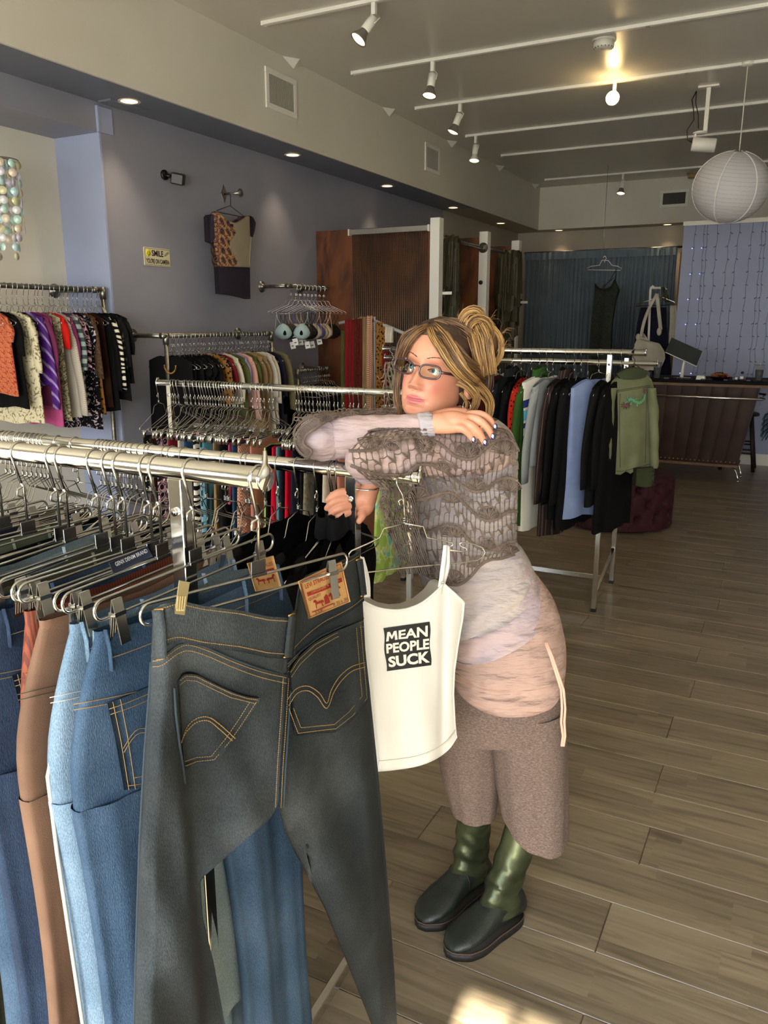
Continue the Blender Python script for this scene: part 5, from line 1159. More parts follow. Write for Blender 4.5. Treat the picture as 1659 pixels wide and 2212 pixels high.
t = thing('card_stack', 'low tray of small boxes behind the rack rail on the counter', 'tray', (-1.47, 8.7, zt)); MB().box((0, 0, .03), (.2, .12, .06)).obj('tray_body', BLACK, t, False); MB().box((-.03, -.062, .035), (.1, .003, .03)).obj('tray_label', WHITE, t, False)
b = MB()
for k in range(14): b.box((-1.2+k*.07, 8.62+.06*math.sin(k*2), zt+.006), (.05, .035, .012), Matrix.Rotation(k, 3, 'Z'))
tag(b.obj('trinket_scatter', mat('dark_trinkets', '#2a1c18', .5, c2='#45302a', scale=40), None, False), 'scatter of small dark trinkets along the counter top', 'trinkets', kind='stuff')
# stool
wd = mat('dark_walnut', '#2a1812', .5, c2='#1e100c', scale=8)
t = thing('wooden_stool', 'dark wooden stool behind the right end of the bar counter', 'stool', (-.50, 9.62, 0)); MB().lathe([(.14, .60), (.17, .605), (.17, .63), (.15, .64)], (0, 0, 0), 24).obj('seat', wd, t)
for sx, sy in ((1, 1), (1, -1), (-1, 1), (-1, -1)): MB().tube([(sx*.09, sy*.09, .6), (sx*.17, sy*.16, 0)], .018, 8).obj('leg', wd, t)
for z, k in ((.2, .14), (.3, .127)):
    for s in (-1, 1): MB().tube([(-k-.01, s*k, z), (k+.01, s*k, z)], .010, 6).obj('stretcher', wd, t); MB().tube([(s*k, -k, z-.04), (s*k, k, z-.04)], .010, 6).obj('stretcher', wd, t)
# teal hanging at the right edge
b = MB()
for k in range(40): a = k*.7; b.tube([(.003*k % .05, .02*math.sin(a), .0-.006*k), (.05*math.cos(a), .05*math.sin(a), -.03-.007*k), (.07*math.cos(a+.3), .06*math.sin(a+.3), -.09-.007*k)], .004, 4)
p = on(1664, 885, 'y', 9.9); o2 = b.obj('feather_tassel', mat('teal_feather', '#1d4a4f', .8), None); o2.location = p; tag(o2, 'teal feathery tassel at the right edge by the partition', 'tassel')
# ottoman
vel = mat('burgundy_velvet', '#2c0310', .8, c2='#3d0716', scale=5, sheen=0, bump=.2, bscale=200)
cx, cy, RO, HO = -1.23, 6.52, .44, .43
t = thing('tufted_ottoman', 'round burgundy velvet deep-buttoned ottoman', 'ottoman', (cx, cy, 0))
NB = 16; R = []; n = 192
def tuft(a, z):
    d = 0
    row = z/.125; best = 9
    for r in range(1, 4):
        for off in (-1, 0, 1):
            k = round(a/(2*PI)*NB-.5*(r % 2))+off; aa = (k+.5*(r % 2))*2*PI/NB; da = (a-aa+PI) % (2*PI)-PI; best = min(best, math.hypot(da*RO, (z-r*.115)))
    return best
for j in range(49):
    v = j/48
    if v < .7: z = .02+v/.7*(HO-.06); rr = RO
    else: k = (v-.7)/.3; z = HO-.04+.04*math.sin(k*PI/2); rr = RO*(1-.0*k)-(1-math.cos(k*PI/2))*.06-k*.10*0
    ring = []
    for i in range(n):
        a = 2*PI*i/n; d = tuft(a, z); r = rr-.06*math.exp(-(d/.024)**2)+.012*(1-math.exp(-(d/.05)**2))
        # pleat lines run diagonally between buttons
        u = (a*NB/(2*PI)); q = z/.115; l1 = abs(((u+q/2) % 1)-.5); l2 = abs(((u-q/2) % 1)-.5); r -= .012*(max(0, l1-.42)/.08+max(0, l2-.42)/.08)
        ring.append((r*math.cos(a), r*math.sin(a), z))
    R.append(ring)
for k in (.8, .6, .4, .2, .02): R.append([(x*k/1.0*(.98), y*k*.98, HO+.004*(1-k)) for x, y, z in R[48]])
MB().rings(R, True).obj('tufted_body', vel, t); 
for r in range(1, 4):
    for k in range(NB): a = (k+.5*(r % 2))*2*PI/NB; q = MB().ball(((RO-.036)*math.cos(a), (RO-.036)*math.sin(a), r*.115), .012, 8, 5).obj('button', vel, t) if a > PI*.9 else None
MB().lathe([(RO-.05, 0), (RO-.04, .02)], (0, 0, 0), 48).obj('plinth', BLACK, t)
# ================================================================ rack C with skirts (behind the woman)
CYY, CZ = 3.10, 1.303
rl = on(342, 827, 'y', CYY).x
chrome_rack('chrome garment rack packed with clip hangers and skirts behind the foreground rack', [(CYY, CZ, rl, -1.30, 'cap')], [(rl+.075, CYY, CZ-.01, 0), (-1.478, CYY, CZ-.01, 0)], [((rl+.075, CYY, .06), (-1.478, CYY, .06)), ((rl+.075, CYY-.25, .06), (rl+.075, CYY+.25, .06)), ((-1.478, CYY-.25, .06), (-1.478, CYY+.25, .06))])
cx_ = [340, 372, 377, 384, 398, 402, 410, 420, 428, 434, 440, 446, 452, 458, 464, 471, 476, 482, 488, 495, 502, 506, 512, 520, 524, 545, 556, 563, 570, 582, 590, 640, 646, 652, 660, 668, 676, 686, 692, 700, 706, 712, 722, 730, 742, 757, 764, 775, 790, 834, 842]
for i, x in enumerate(cx_):
    X = on(x, 825+.0485*(x-345), 'y', CYY).x
    hanger((X, CYY, CZ), math.radians(random.uniform(-10, 10)+6), 'clips', 'chrome clip hanger packed on the middle skirt rack', 'clip hangers on the middle rack', .0175)
sk = [('polka', 'black and white polka dot skirt'), ('dkbrown', 'dark brown gathered skirt'), ('floralpink', 'pale pink floral skirt'), ('crimson', 'dark maroon skirt'), ('creamy', 'off white skirt'), ('denimA', 'light denim miniskirt'), ('denimB', 'mid blue denim skirt'), ('zebra', 'black and white animal print skirt'), ('plaidb', 'pale blue plaid skirt'), ('teal', 'blue skirt with brown stripe'), ('tan', 'tan corduroy skirt'), ('black', 'black pleated skirt'), ('black2', 'black wool skirt'),
 ('rose', 'rose red pleated skirt'), ('denimB', 'dark denim skirt by the rose red pleated one'), ('tweed', 'pink and gold tweed skirt'), ('salmon', 'salmon pink skirt'), ('limeprint', 'lime and turquoise print skirt'), ('black', 'black skirt beside the lime print one'), ('scarlet', 'scarlet skirt'), ('teal', 'dark teal skirt'), ('denimD', 'dark denim skirt with eyelets'), ('scarlet', 'narrow coral red skirt'), ('navy', 'navy buttoned skirt'), ('black2', 'black knit skirt'), ('oatmeal', 'grey textured skirt'), ('black', 'plain black skirt beside the oatmeal one'), ('creamy', 'cream linen skirt with long panel'), ('salmon', 'dusty pink skirt'), ('limeprint', 'green and yellow print skirt by the woman')]
skx = [322, 334, 350, 368, 388, 398, 408, 422, 436, 448, 462, 474, 484, 494, 508, 520, 540, 572, 584, 594, 602, 612, 626, 638, 650, 668, 684, 704, 740, 820]
for i, (f, lab) in enumerate(sk):
    px = skx[i]+28; X = on(px, 825+.0485*(px-345), 'y', CYY).x
    L = .55 if f in ('rose', 'denimA', 'polka') else .82
    bottom(lab+' on the middle skirt rack', 'skirt', F[f], (X, CYY, CZ), math.radians(4+random.uniform(-6, 6)), L=L, w=.155, th=.016, seed=i+120, z0=-.26)
# crochet cream cardigan at the end of rack C
lacec = mat('cream_crochet', '#8f8471', .9)
t = thing('crochet_cardigan', 'cream crochet cardigan on a hanger at the left end of the right rack', 'cardigan', (-2.15, 4.26, 0)); o = (-2.15, 4.26, 0)
S6 = Sheet((-2.4, 4.27, 0), (-1.9, 4.29, 0), lambda x, y: .02*math.sin(x*.2)); b = MB(); l = fy([(780, 836), (800, 828), (860, 826), (960, 822), (1100, 815)]); r = fy([(780, 850), (800, 862), (860, 872), (1100, 880)])
for j in range(22):
    y = 785+j*13
    P = [S6(l(y)+(r(y)-l(y))*k/12+2*math.sin(k*2+j*1.7), y+4*math.sin(k*2.6+j), .004*math.sin(k*3)) for k in range(13)]; b.tube(P, .0052, 4)
for k in range(7):
    b.tube([S6(l(y)+(r(y)-l(y))*(k+.5)/7+2.5*math.sin(y*.11+k*2), y, .003) for y in range(782, 1070, 8)], .0058, 4)
b.obj('crochet_threads', lacec, t, off=o)
tag(MB().tube([S6(848, 764), S6(842, 758), S6(846, 748), S6(853, 750), S6(856, 758), S6(846, 766), S6(851, 772), S6(846, 782), S6(820, 805), S6(814, 812), S6(820, 818), S6(828, 815)], .0016, 6).obj('wire_hanger', CHROME2, None), 'wire hanger of the cream crochet cardigan', 'hanger')
# ---- clear acrylic scarf stand
acr = mat('frosted_acrylic', '#a3a6a8', .35, trans=.15)
t = thing('scarf_stand', 'pale acrylic scarf stand with slanted arm before the plywood partition', 'scarf stand', (-2.93, 5.5, 0)); o = (-2.93, 5.5, 0)
S7 = Sheet((-3.3, 5.5, 0), (-2.5, 5.5, 0)); a0 = S7(806, 684); f0 = a0.copy(); f0.z = 0
MB().box2((a0.x-.02, 5.49, 0), (a0.x+.02, 5.51, a0.z)).obj('upright', acr, t, False, off=o, bevel=.003); MB().box((a0.x, 5.5, .01), (.5, .4, .02)).obj('stand_base', acr, t, False, off=o)
MB().tube([S7(733, 698), S7(800, 686)], .012, 8).obj('arm', acr, t, off=o); MB().tube([S7(806, 692), S7(882, 724)], .013, 8).obj('arm', acr, t, off=o)
sc_ = [('green', 'dark green scarf', 737, 715, 748), ('crimson', 'dark red crinkled scarf', 745, 690, 768), ('redbrown', 'rust red striped scarf', 765, 688, 782), ('rust', 'narrow rust orange scarf', 763, 745, 772), ('tan', 'crinkled gold scarf', 776, 684, 796), ('tweed', 'sequinned beige scarf', 793, 682, 803), ('leopard', 'leopard print scarf', 812, 696, 832), ('crimson', 'deep maroon scarf', 826, 745, 838), ('creamy', 'cream ruffled neck piece', 832, 706, 848)]
for i, (f, lab, x0, y0, x1) in enumerate(sc_):
    y1 = [930, 940, 900, 940, 935, 930, 940, 900, 740][i]
    flat('scarf', lab+' hanging on the acrylic scarf stand', 'scarf', [(y0, x0, x1), ((y0+y1)/2, x0-1, x1), (y1, x0, x1+1)], F[f], .02*(i % 3), .025, S7, o)
# ================================================================ rack E at the right
EN, EF = (4.31, 1.45), (4.87, 1.37)
chrome_rack('chrome double garment rack at the right holding coats and the green jacket', [(EN[0], EN[1], -2.24, -.713, 'cap'), (EF[0], EF[1], -2.52, -.736, 'cap')],
   [(-.893, EN[0], EN[1]-.012, 0), (-1.0+.09, EF[0], EF[1]+.03, 1), (-2.1, EN[0], EN[1]-.012, 0), (-2.1, EF[0], EF[1]-.012, 0)],
   [((-.893, EN[0], .09), (-.91, EF[0], .22)), ((-.9, 4.55, .13), (-2.1, 4.55, .13)), ((-2.1, EN[0], .09), (-2.1, EF[0], .09))])
E_ = [('redbrown', 'russet textured cardigan at the left end of the right rack', 1070, .7, .45, {}), ('grayjer', 'pale grey hooded zip sweatshirt on the right rack', 1081, .75, .55, dict(collar='grayjer')), ('charcoal', 'charcoal ribbed turtleneck sweater', 1108, .82, .6, dict(collar='charcoal')), ('black', 'black coat beside the charcoal turtleneck', 1128, .98, .6, {}), ('leopardred', 'black and red animal print blouse', 1150, .62, .3, {}), ('black2', 'black long coat between the red print and the green sweater', 1157, 1.0, .6, {}), ('moss', 'moss green turtleneck sweater', 1168, .95, .6, dict(collar='moss')),
 ('white', 'white sweater with blue and aqua stripes', 1184, .98, 0, dict()), ('grayjer', 'pale grey knit behind the striped white sweater', 1197, .6, .5, {}), ('plaid', 'brown plaid shirt on the right rack', 1213, .72, .5, dict(collar='plaid')), ('pinstripe', 'brown pinstripe blazer on the right rack', 1225, 1.0, .6, dict(collar='pinstripe')), ('black', 'black blazer next to the brown pinstripe one', 1243, .9, .6, {}), ('black2', 'long black cardigan before the light blue fleece', 1258, .95, .6, {}), ('navy', 'dark navy coat behind the light blue fleece', 1272, .85, .55, {}),
 ('ltblue', 'light blue fleece sweater with folded collar', 1296, .88, .0, {}), ('black2', 'black jacket between the blue fleece and the green jacket', 1322, .8, .5, {}), ('black', 'black skirt suit behind the green jacket', 1345, .95, .5, {})]
for i, (f, lab, px, L, sl, kw) in enumerate(E_):
    X = on(px, 760, 'y', EN[0]).x; kw = dict(kw)
    if 'collar' in kw: kw['collar'] = F[kw['collar']]
    if f == 'white':
        kw = dict(hem=.9, mats=[F['white'], mat('navy_knit', '#1c2a6e', .9), mat('aqua_knit', '#58b4d6', .9)], mf=lambda s, t: 1 if (.12 < t < .17 or .26 < t < .30 or .35 < t < .39) else (2 if (.19 < t < .25 or .40 < t < .44) else 0), drop=.05)
    if f == 'ltblue': kw = dict(hem=.95, flare=.02)
    yy = EN if i % 4 != 1 else EF
    if yy is EF: X = on(px, 784, 'y', EF[0]).x
    top(lab, 'coat' if L > .85 else 'shirt', F[f], (X, yy[0], yy[1]), math.radians({'ltblue': -32, 'white': -22, 'plaid': -18}.get(f, -11)+random.uniform(-4, 4)), L=L, w=.2, sleeve=sl, sw=.075, th=.028, seed=i+200, amp=.01, name='coat' if L > .85 else 'shirt', **kw)
    hanger((X, yy[0], yy[1]), math.radians({'ltblue': -32, 'white': -22, 'plaid': -18}.get(f, -11)), 'wire', ('wire hanger of the '+lab) if len(lab.split()) < 12 else 'wire hanger of the '+' '.join(lab.split()[:9]), 'hangers on the right rack', .0175)
# light blue fleece: its cowl and long sleeve as seen
X = on(1296, 760, 'y', EN[0]).x
S8 = Sheet((X+.02, 4.11, 0), (X-.01, 4.5, 0))
# green jacket turned towards the camera
g0, g1 = at(1300, 850, 4.12), at(1425, 850, 4.22); 
GL_ = fy([(790, 1322), (820, 1318), (900, 1312), (1000, 1316), (1048, 1318)]); GR_ = fy([(790, 1412), (820, 1410), (900, 1410), (1000, 1412), (1040, 1414)])
def GO(x, y):
    k = min(max((x-1316)/96, 0), 1); return .045*math.sin(k*PI)**.6+.005*math.sin(x*.16+y*.02)*min(1, max(0, (y-880)/120))
S9 = Sheet(g0, g1, GO); o = (S9(1368, 900).x, S9(1368, 900).y, 0)
t = thing('green_jacket', 'olive green cotton jacket with embroidered lizard on its back, facing out from the right rack', 'jacket', o)
oj = F['olivej']
sh = fy([(1312, 850), (1322, 822), (1340, 812), (1368, 806), (1396, 808), (1408, 820), (1416, 850)]); hm = fy([(1316, 1022), (1340, 1026), (1352, 1018), (1362, 1024), (1372, 1016), (1400, 1010), (1414, 1000)])
def G(u, v):
    x = 1314+u*100; a, c = sh(x), hm(x); y = a+(c-a)*v; return S9(x, y)
MB().shell(G, 40, 30, .05).obj('jacket_back', oj, t, off=o)
def sleeve(P, W, nm='sleeve', m=oj, off=.02):
    b = MB(); R = []; f = pl(P); w_ = pl([(q, 0) for q in W])
    for j in range(15):
        u = j/14; c = f(u); hw = w_(u)[0]; cc = S9(c[0], c[1], off)
        dd_ = 4.15/1700*hw
        R.append([cc+S9.d*(dd_*math.cos(a))+S9.n*(.028*math.sin(a))+S9.n*(.004*math.sin(u*22+a*2)) for a in [2*PI*i/16 for i in range(16)]])
    return b.rings(R, True).obj(nm, m, t, off=o)
sleeve([(1322, 838), (1314, 880), (1311, 930), (1306, 990), (1302, 1030), (1300, 1050)], [10, 14, 15, 14, 12, 11], off=.03)
sleeve([(1407, 838), (1411, 880), (1412, 930), (1413, 980), (1413, 1010)], [8, 11, 10, 9, 8], off=.03)
b = MB(); strip(b, S9, [(1286, 1046), (1298, 1052), (1312, 1048)], [(1287, 1086), (1298, 1091), (1311, 1088)], .05, .02, 8, 4); b.obj('ribbed_cuff', F['oliveknit'], t, off=o); b = MB(); strip(b, S9, [(1374, 1012), (1396, 1010), (1414, 1008)], [(1372, 1049), (1396, 1053), (1412, 1048)], .04, .02, 8, 4); b.obj('ribbed_cuff', F['oliveknit'], t, off=o)
b = MB()
for y in (1018, 1028, 1040, 1047): b.ball(S9(1412, y, .066), .006, 8, 5)
b.obj('snap_button', BLACK, t, off=o)
b = MB(); strip(b, S9, [(1332, 808), (1345, 800), (1368, 793), (1388, 796), (1398, 806)], [(1340, 818), (1350, 820), (1368, 820), (1385, 818), (1396, 814)], .03, .03, 16, 6); b.obj('ribbed_collar', F['oliveknit'], t, off=o)
b = MB(); stitch(b, S9, [(1324, 846), (1345, 842), (1368, 838), (1405, 832)], .003, .0012, False); stitch(b, S9, [(1324, 849), (1345, 845), (1368, 841), (1405, 835)], .003, .0009, False); stitch(b, S9, [(1322, 1016), (1345, 1018), (1375, 1010), (1406, 1002)], .003, .0012, False); stitch(b, S9, [(1340, 850), (1338, 900), (1340, 1010)], .002, .0011, False); stitch(b, S9, [(1398, 846), (1396, 900), (1394, 1000)], .002, .0011, False); b.obj('seam_stitching', F['oliveknit'], t, off=o)
b = MB(); strip(b, S9, [(1355, 861), (1362, 858), (1370, 862), (1380, 867), (1388, 860), (1391, 850)], [(1357, 870), (1363, 866), (1369, 870), (1381, 873), (1392, 865), (1394, 852)], .004, .002, 24, 2)
for q in ((1358, 866, 1349, 872), (1364, 868, 1362, 876), (1376, 872, 1376, 878), (1372, 864, 1378, 860), (1357, 862, 1352, 856)): b.tube([S9(q[0], q[1], .006), S9(q[2], q[3], .006)], .004, 5)
b.obj('embroidered_lizard', mat('mint_embroidery', '#6fae84', .7, c2='#16301c', kind='wave', scale=60, mix=(.6, .8)), t, off=o)
b = MB()
for k in range(9): a = k/9*2*PI; b.tube([S9(1352, 876, .006), S9(1352+11*math.cos(a), 876+8*math.sin(a), .006)], [.006, .002], 5)
for k in range(5): a = k/5*2*PI; b.tube([S9(1392, 846, .006), S9(1392+4*math.cos(a), 842+9*math.sin(a), .006)], [.004, .001], 5)
b.obj('embroidered_flower', mat('plum_embroidery', '#4a3034', .8, c2='#7a4a48', scale=60), t, off=o)
t = thing('wire_hanger', 'dark wire hanger hooked on the rail end carrying the green jacket', 'hanger', o)
b = MB(); rc = Vector((S9(1368, 757).x, EN[0], EN[1])); b.tube([S9(1352, 800), S9(1370, 785), S9(1372, 778), S9(1364, 766)]+[rc+Vector((0, .019*math.cos(math.radians(z)), .019*math.sin(math.radians(z)))) for z in (190, 160, 125, 90, 50, 10)], .0022, 6); b.tube([S9(1370, 785), S9(1385, 797)], .0022, 6); b.obj('hanger_wire', BLACK, t, off=o)
# ================================================================ left wall: camera, sign, blouse, mobile
p = Vector((XW, 4.66, 2.62)); t = thing('wall_camera', 'small black security camera on the blue wall', 'camera', p)
MB().lathe([(.035, 0), (.035, .012), (.03, .016)], (0, -.03, .01), 20, 'x').obj('mount_plate', BLACK, t); MB().tube([(.01, -.03, .01), (.05, 0, .0)], .012, 8).obj('arm', BLACK, t)
MB().box((.085, .02, -.015), (.09, .075, .075), Euler((.2, .2, .5)).to_matrix()).obj('camera_body', BLACK, t, False, bevel=.008)
sy0, sy1, sz0, sz1 = 4.372, 4.642, 1.998, 2.122
t = thing('warning_sign', 'cream plate reading SMILE YOU\'RE ON CAMERA with yellow smiley face', 'sign', (XW, 4.507, 2.06)); cy_, cz_ = 4.507, 2.06
crm = mat('sign_cream', '#cfc8ab', .6); ink = mat('sign_ink', '#15140f', .6)
MB().box((.003, 0, 0), (.006, .27, .124)).obj('sign_plate', crm, t, False, bevel=.003)
b = MB()
for y, z, w_, h_ in ((0, .055, .258, .0022), (0, -.055, .258, .0022), (.128, 0, .0022, .112), (-.128, 0, .0022, .112)): b.box((.0068, y, z), (.001, w_, h_))
b.obj('sign_border', ink, t, False)
def wtext(s, y0, y1, z0, z1, m, x=.0072, bold=.03):
    vs, fs = text_pts(s, 1.0, bold); ax, bx = min(v.x for v in vs), max(v.x for v in vs); ay, by = min(v.y for v in vs), max(v.y for v in vs)
    MB().add([(x, y0+(v.x-ax)/(bx-ax)*(y1-y0), z0+(v.y-ay)/(by-ay)*(z1-z0)) for v in vs], fs).obj('sign_lettering', m, t, False)
wtext('SMILE', -.058, .058, .004, .046, ink); wtext("YOU'RE ON CAMERA", -.118, .118, -.046, -.012, ink)
MB().lathe([(.024, 0), (.024, .0076), (.001, .0078)], (0, -.092, .024), 24, 'x').obj('smiley_face', mat('sign_yellow', '#d8d22a', .6), t)
b = MB(); b.box((.0085, -.1, .03), (.001, .004, .008)); b.box((.0085, -.084, .03), (.001, .004, .008)); b.tube([(.0088, -.092+.014*math.cos(a), .024+.014*math.sin(a)) for a in [PI+PI*k/10 for k in range(11)]], .0014, 5); b.obj('smiley_features', ink, t, False)
b = MB(); b.box((.008, .098, .03), (.001, .04, .016), Euler((.5, 0, 0)).to_matrix()); b.box((.008, .075, .016), (.001, .012, .012)); b.obj('sign_camera_drawing', mat('sign_grey', '#8f8c7a', .6), t, False)
# flowery blouse on a wall hook
p = Vector((XW, 5.30, 2.59)); t = thing('wall_hook', 'diamond plate display hook on the wall above the flowered blouse', 'hook', p)
MB().add([(.004, 0, .07), (.004, .035, 0), (.004, 0, -.07), (.004, -.035, 0), (0, 0, .074), (0, .038, 0), (0, 0, -.074), (0, -.038, 0)], [(0, 1, 2, 3), (0, 4, 5, 1), (1, 5, 6, 2), (2, 6, 7, 3), (3, 7, 4, 0)]).obj('diamond_plate', STEEL, t, False)
MB().tube([(0, 0, 0), (.16, 0, 0)], .007, 8).obj('arm', CHROME2, t); MB().lathe([(.03, .16), (.03, .166), (.005, .168)], (0, 0, 0), 20, 'x').obj('end_disc', STEEL, t)
SB = Sheet((-4.05, 5.1, 0), (-4.05, 5.8, 0), lambda x, y: .05*math.sin(min(max((x-455)/90, 0), 1)*PI)**.6); SBf = Sheet((-4.05, 5.1, 0), (-4.05, 5.8, 0)); o = (-4.1, 5.35, 2.1)
b = MB(); b.tube([SBf(x, y) for x, y in ((489, 418), (495, 416), (498, 422), (498, 444), (468, 455), (470, 458), (530, 470), (498, 445))], .003, 6); tag(b.obj('wire_hanger', BLACK, None), 'dark wire hanger of the flowered wall blouse', 'hanger')
t = thing('flowered_blouse', 'short sleeved blouse with flower print and dark ribbed hem on the wall', 'blouse', o)
fl_ = mat('flower_print', '#2e2438', .8, c2='#b3905c', c3='#7a4436', kind='magic', scale=9, mix=(.3, .75), dist=2); be = mat('beige_jersey', '#a89c86', .85, c2='#9c907a', scale=5); dk = mat('dark_plum_rib', '#221a2c', .9, bump=1, bscale=120)
tb = fy([(455, 462), (465, 456), (475, 462), (490, 476), (508, 482), (522, 474), (532, 466), (545, 468)]); 
BL = fy([(456, 456), (500, 458), (560, 466), (575, 470), (640, 474)]); BR = fy([(456, 546), (500, 544), (560, 540), (640, 541)])
def G(u, v):
    x0 = 456+u*89; a = tb(x0); y = a+(576-a)*v; l, r = BL(y), BR(y); return SB(l+(r-l)*u, y)
MB().shell(G, 30, 20, .06, 0, lambda u, v: 0 if u < .52+.1*math.sin(v*9)-.25*max(0, .3-v) else 1).obj('blouse_body', [fl_, be], t, off=o)
b = MB(); strip(b, SB, [(470, 574), (505, 577), (540, 578)], [(474, 634), (508, 638), (541, 646)], .0, .05, 24, 8); b.obj('ribbed_hem', dk, t, off=o)
for A_, B_, m in (([(449, 468), (455, 462), (462, 464)], [(451, 520), (457, 526), (464, 515)], dk), ([(540, 466), (547, 470), (553, 482)], [(541, 510), (546, 512), (550, 500)], dk)):
    b = MB(); strip(b, SB, A_, B_, .005, .04, 6, 8); b.obj('sleeve', m, t, off=o)
MB().box(SB(501, 487, .01), (.004, .03, .02)).obj('neck_label', BLACK, t, False, off=o)
# sequin disc mobile at far left
iri = [mat('iridescent_'+n, c, .25, .1) for n, c in (('white', '#dfe3e8'), ('mint', '#c2e2da'), ('peach', '#e0d3bf'), ('lilac', '#d8d3e4'), ('aqua', '#bfdfe6'), ('yellow', '#d9d6b0'))]
SM = Sheet((-4.2, 2.6, 0), (-4.2, 3.5, 0)); c = SM(0, 345); t = thing('disc_mobile', 'hanging mobile of iridescent shell discs in the alcove', 'mobile', c)
k_ = (c-Vector((0, 0, HC))).dot(_FW)/1700
rn = MB(); rn.tube([(36*k_*math.cos(a), 36*k_*math.sin(a), 0) for a in [2*PI*i/40 for i in range(40)]], .003, 5, closed=True); rn.tube([(22*k_*math.cos(a), 22*k_*math.sin(a), 0) for a in [2*PI*i/40 for i in range(40)]], .003, 5, closed=True)
for a in (0, PI/2): rn.tube([(36*k_*math.cos(a), 36*k_*math.sin(a), 0), (-36*k_*math.cos(a), -36*k_*math.sin(a), 0)], .002, 4)
rn.obj('hoop', STEEL, t); MB().tube([(0, 0, 0), (-.02, 0, .25), (-.02, 0, 2.8-c.z)], .0015, 4).obj('cord', STEEL, t)
q = 0
for ring, nn, ln in ((36, 9, 9), (22, 5, 11)):
    for i in range(nn):
        a = 2*PI*i/nn; b = MB(); L_ = ln-(i % 3)
        b.tube([(ring*k_*math.cos(a), ring*k_*math.sin(a), 0), (ring*k_*math.cos(a), ring*k_*math.sin(a), -L_*19*k_)], .0006, 3); s = b.obj('string', STEEL, t)
        for j in range(L_):
            q += 1; rr = 8.6*k_; cc = Vector((ring*k_*math.cos(a), ring*k_*math.sin(a), -(j+.5)*19*k_)); Rm = Euler((random.uniform(-.3, .3), PI/2, a+random.uniform(-.5, .5))).to_matrix()
            b = MB(); b.rings([[cc+Rm @ Vector((rr*math.cos(z), rr*math.sin(z), h)) for z in [2*PI*i2/14 for i2 in range(14)]] for h in (-.0008, .0008)], True); b.obj('shell_disc', iri[(q*7+i) % 6], s)
# ================================================================ the woman leaning on the rack
W0 = Vector((-.62, 1.78, 0)); wm = thing('person', 'woman with glasses in a crochet shawl, leaning her folded arms on the rack end', 'person', W0)
skin = mat('skin', '#c98f74', .5, c2='#c08468', scale=14, sub=.12, bump=.05, bscale=900)
lipm = mat('lip_skin', '#b5686a', .4, sub=.1); blush = skin
def mesh_eval(b, voxel=None, smooth=0):
    me = bpy.data.meshes.new('tmp'); me.from_pydata(b.v, [], b.f); me.update(); o = bpy.data.objects.new('tmp', me); COL.objects.link(o)
    if voxel: r = o.modifiers.new('r', 'REMESH'); r.mode = 'VOXEL'; r.voxel_size = voxel
    if smooth: s = o.modifiers.new('s', 'SMOOTH'); s.factor = .5; s.iterations = smooth
    dg = bpy.context.evaluated_depsgraph_get(); dg.update(); m2 = bpy.data.meshes.new_from_object(o.evaluated_get(dg)); bpy.data.objects.remove(o)
    q = MB(); q.v = [tuple(v.co) for v in m2.vertices]; q.f = [tuple(p.vertices) for p in m2.polygons]; q.m = [0]*len(q.f); bpy.data.meshes.remove(m2); return q
def merge(a, b, mi=None):
    n = len(a.v); a.v += b.v; a.f += [tuple(n+i for i in f) for f in b.f]; a.m += (b.m if mi is None else [mi]*len(b.f)); return a
# ---------------------------------------------------------------- head frame
RH = (Matrix.Rotation(math.radians(176), 3, 'Z') @ Matrix.Rotation(math.radians(9), 3, 'X') @ Matrix.Rotation(math.radians(-9), 3, 'Y'))
HSC = .985
Hc = Vector((0, 0, HC))+(Vector((-.7383, 1.7205, 1.4884))-Vector((0, 0, HC)))*(1.80/1.8416)+_R*(-.011)+Vector((0, 0, .001))
def hw(x, y, z): return Hc+RH @ Vector((x*HSC, y*HSC, z*HSC))
g = lambda d, s: math.exp(-(d/s)**2)
widths = fy([(-.118, .014), (-.112, .026), (-.10, .043), (-.085, .054), (-.065, .062), (-.04, .067), (-.015, .068), (.02, .0715), (.05, .073), (.08, .066), (.10, .05), (.113, .028), (.118, .01)])
front = fy([(-.118, .066), (-.112, .078), (-.104, .084), (-.094, .084), (-.085, .084), (-.072, .087), (-.06, .088), (-.045, .087), (-.02, .085), (.0, .083), (.015, .087), (.03, .091), (.05, .089), (.07, .080), (.09, .062), (.105, .038), (.118, .01)])
back = fy([(-.118, .03), (-.10, .02), (-.08, -.02), (-.06, -.055), (-.03, -.078), (.0, -.09), (.04, -.098), (.07, -.09), (.095, -.065), (.11, -.035), (.118, -.01)])
def sm(f, z, h=.007): return (f(z-h)+f(z)*2+f(z+h))/4
EX, EZ = .0305, -.002
def lid(x):     # almond limits for one eye, x measured from its centre
    k = x/.0150
    if abs(k) >= 1: return None
    return (.0056*(1-k*k)**.8+.0006*k, -.0042*(1-k*k)**.9)
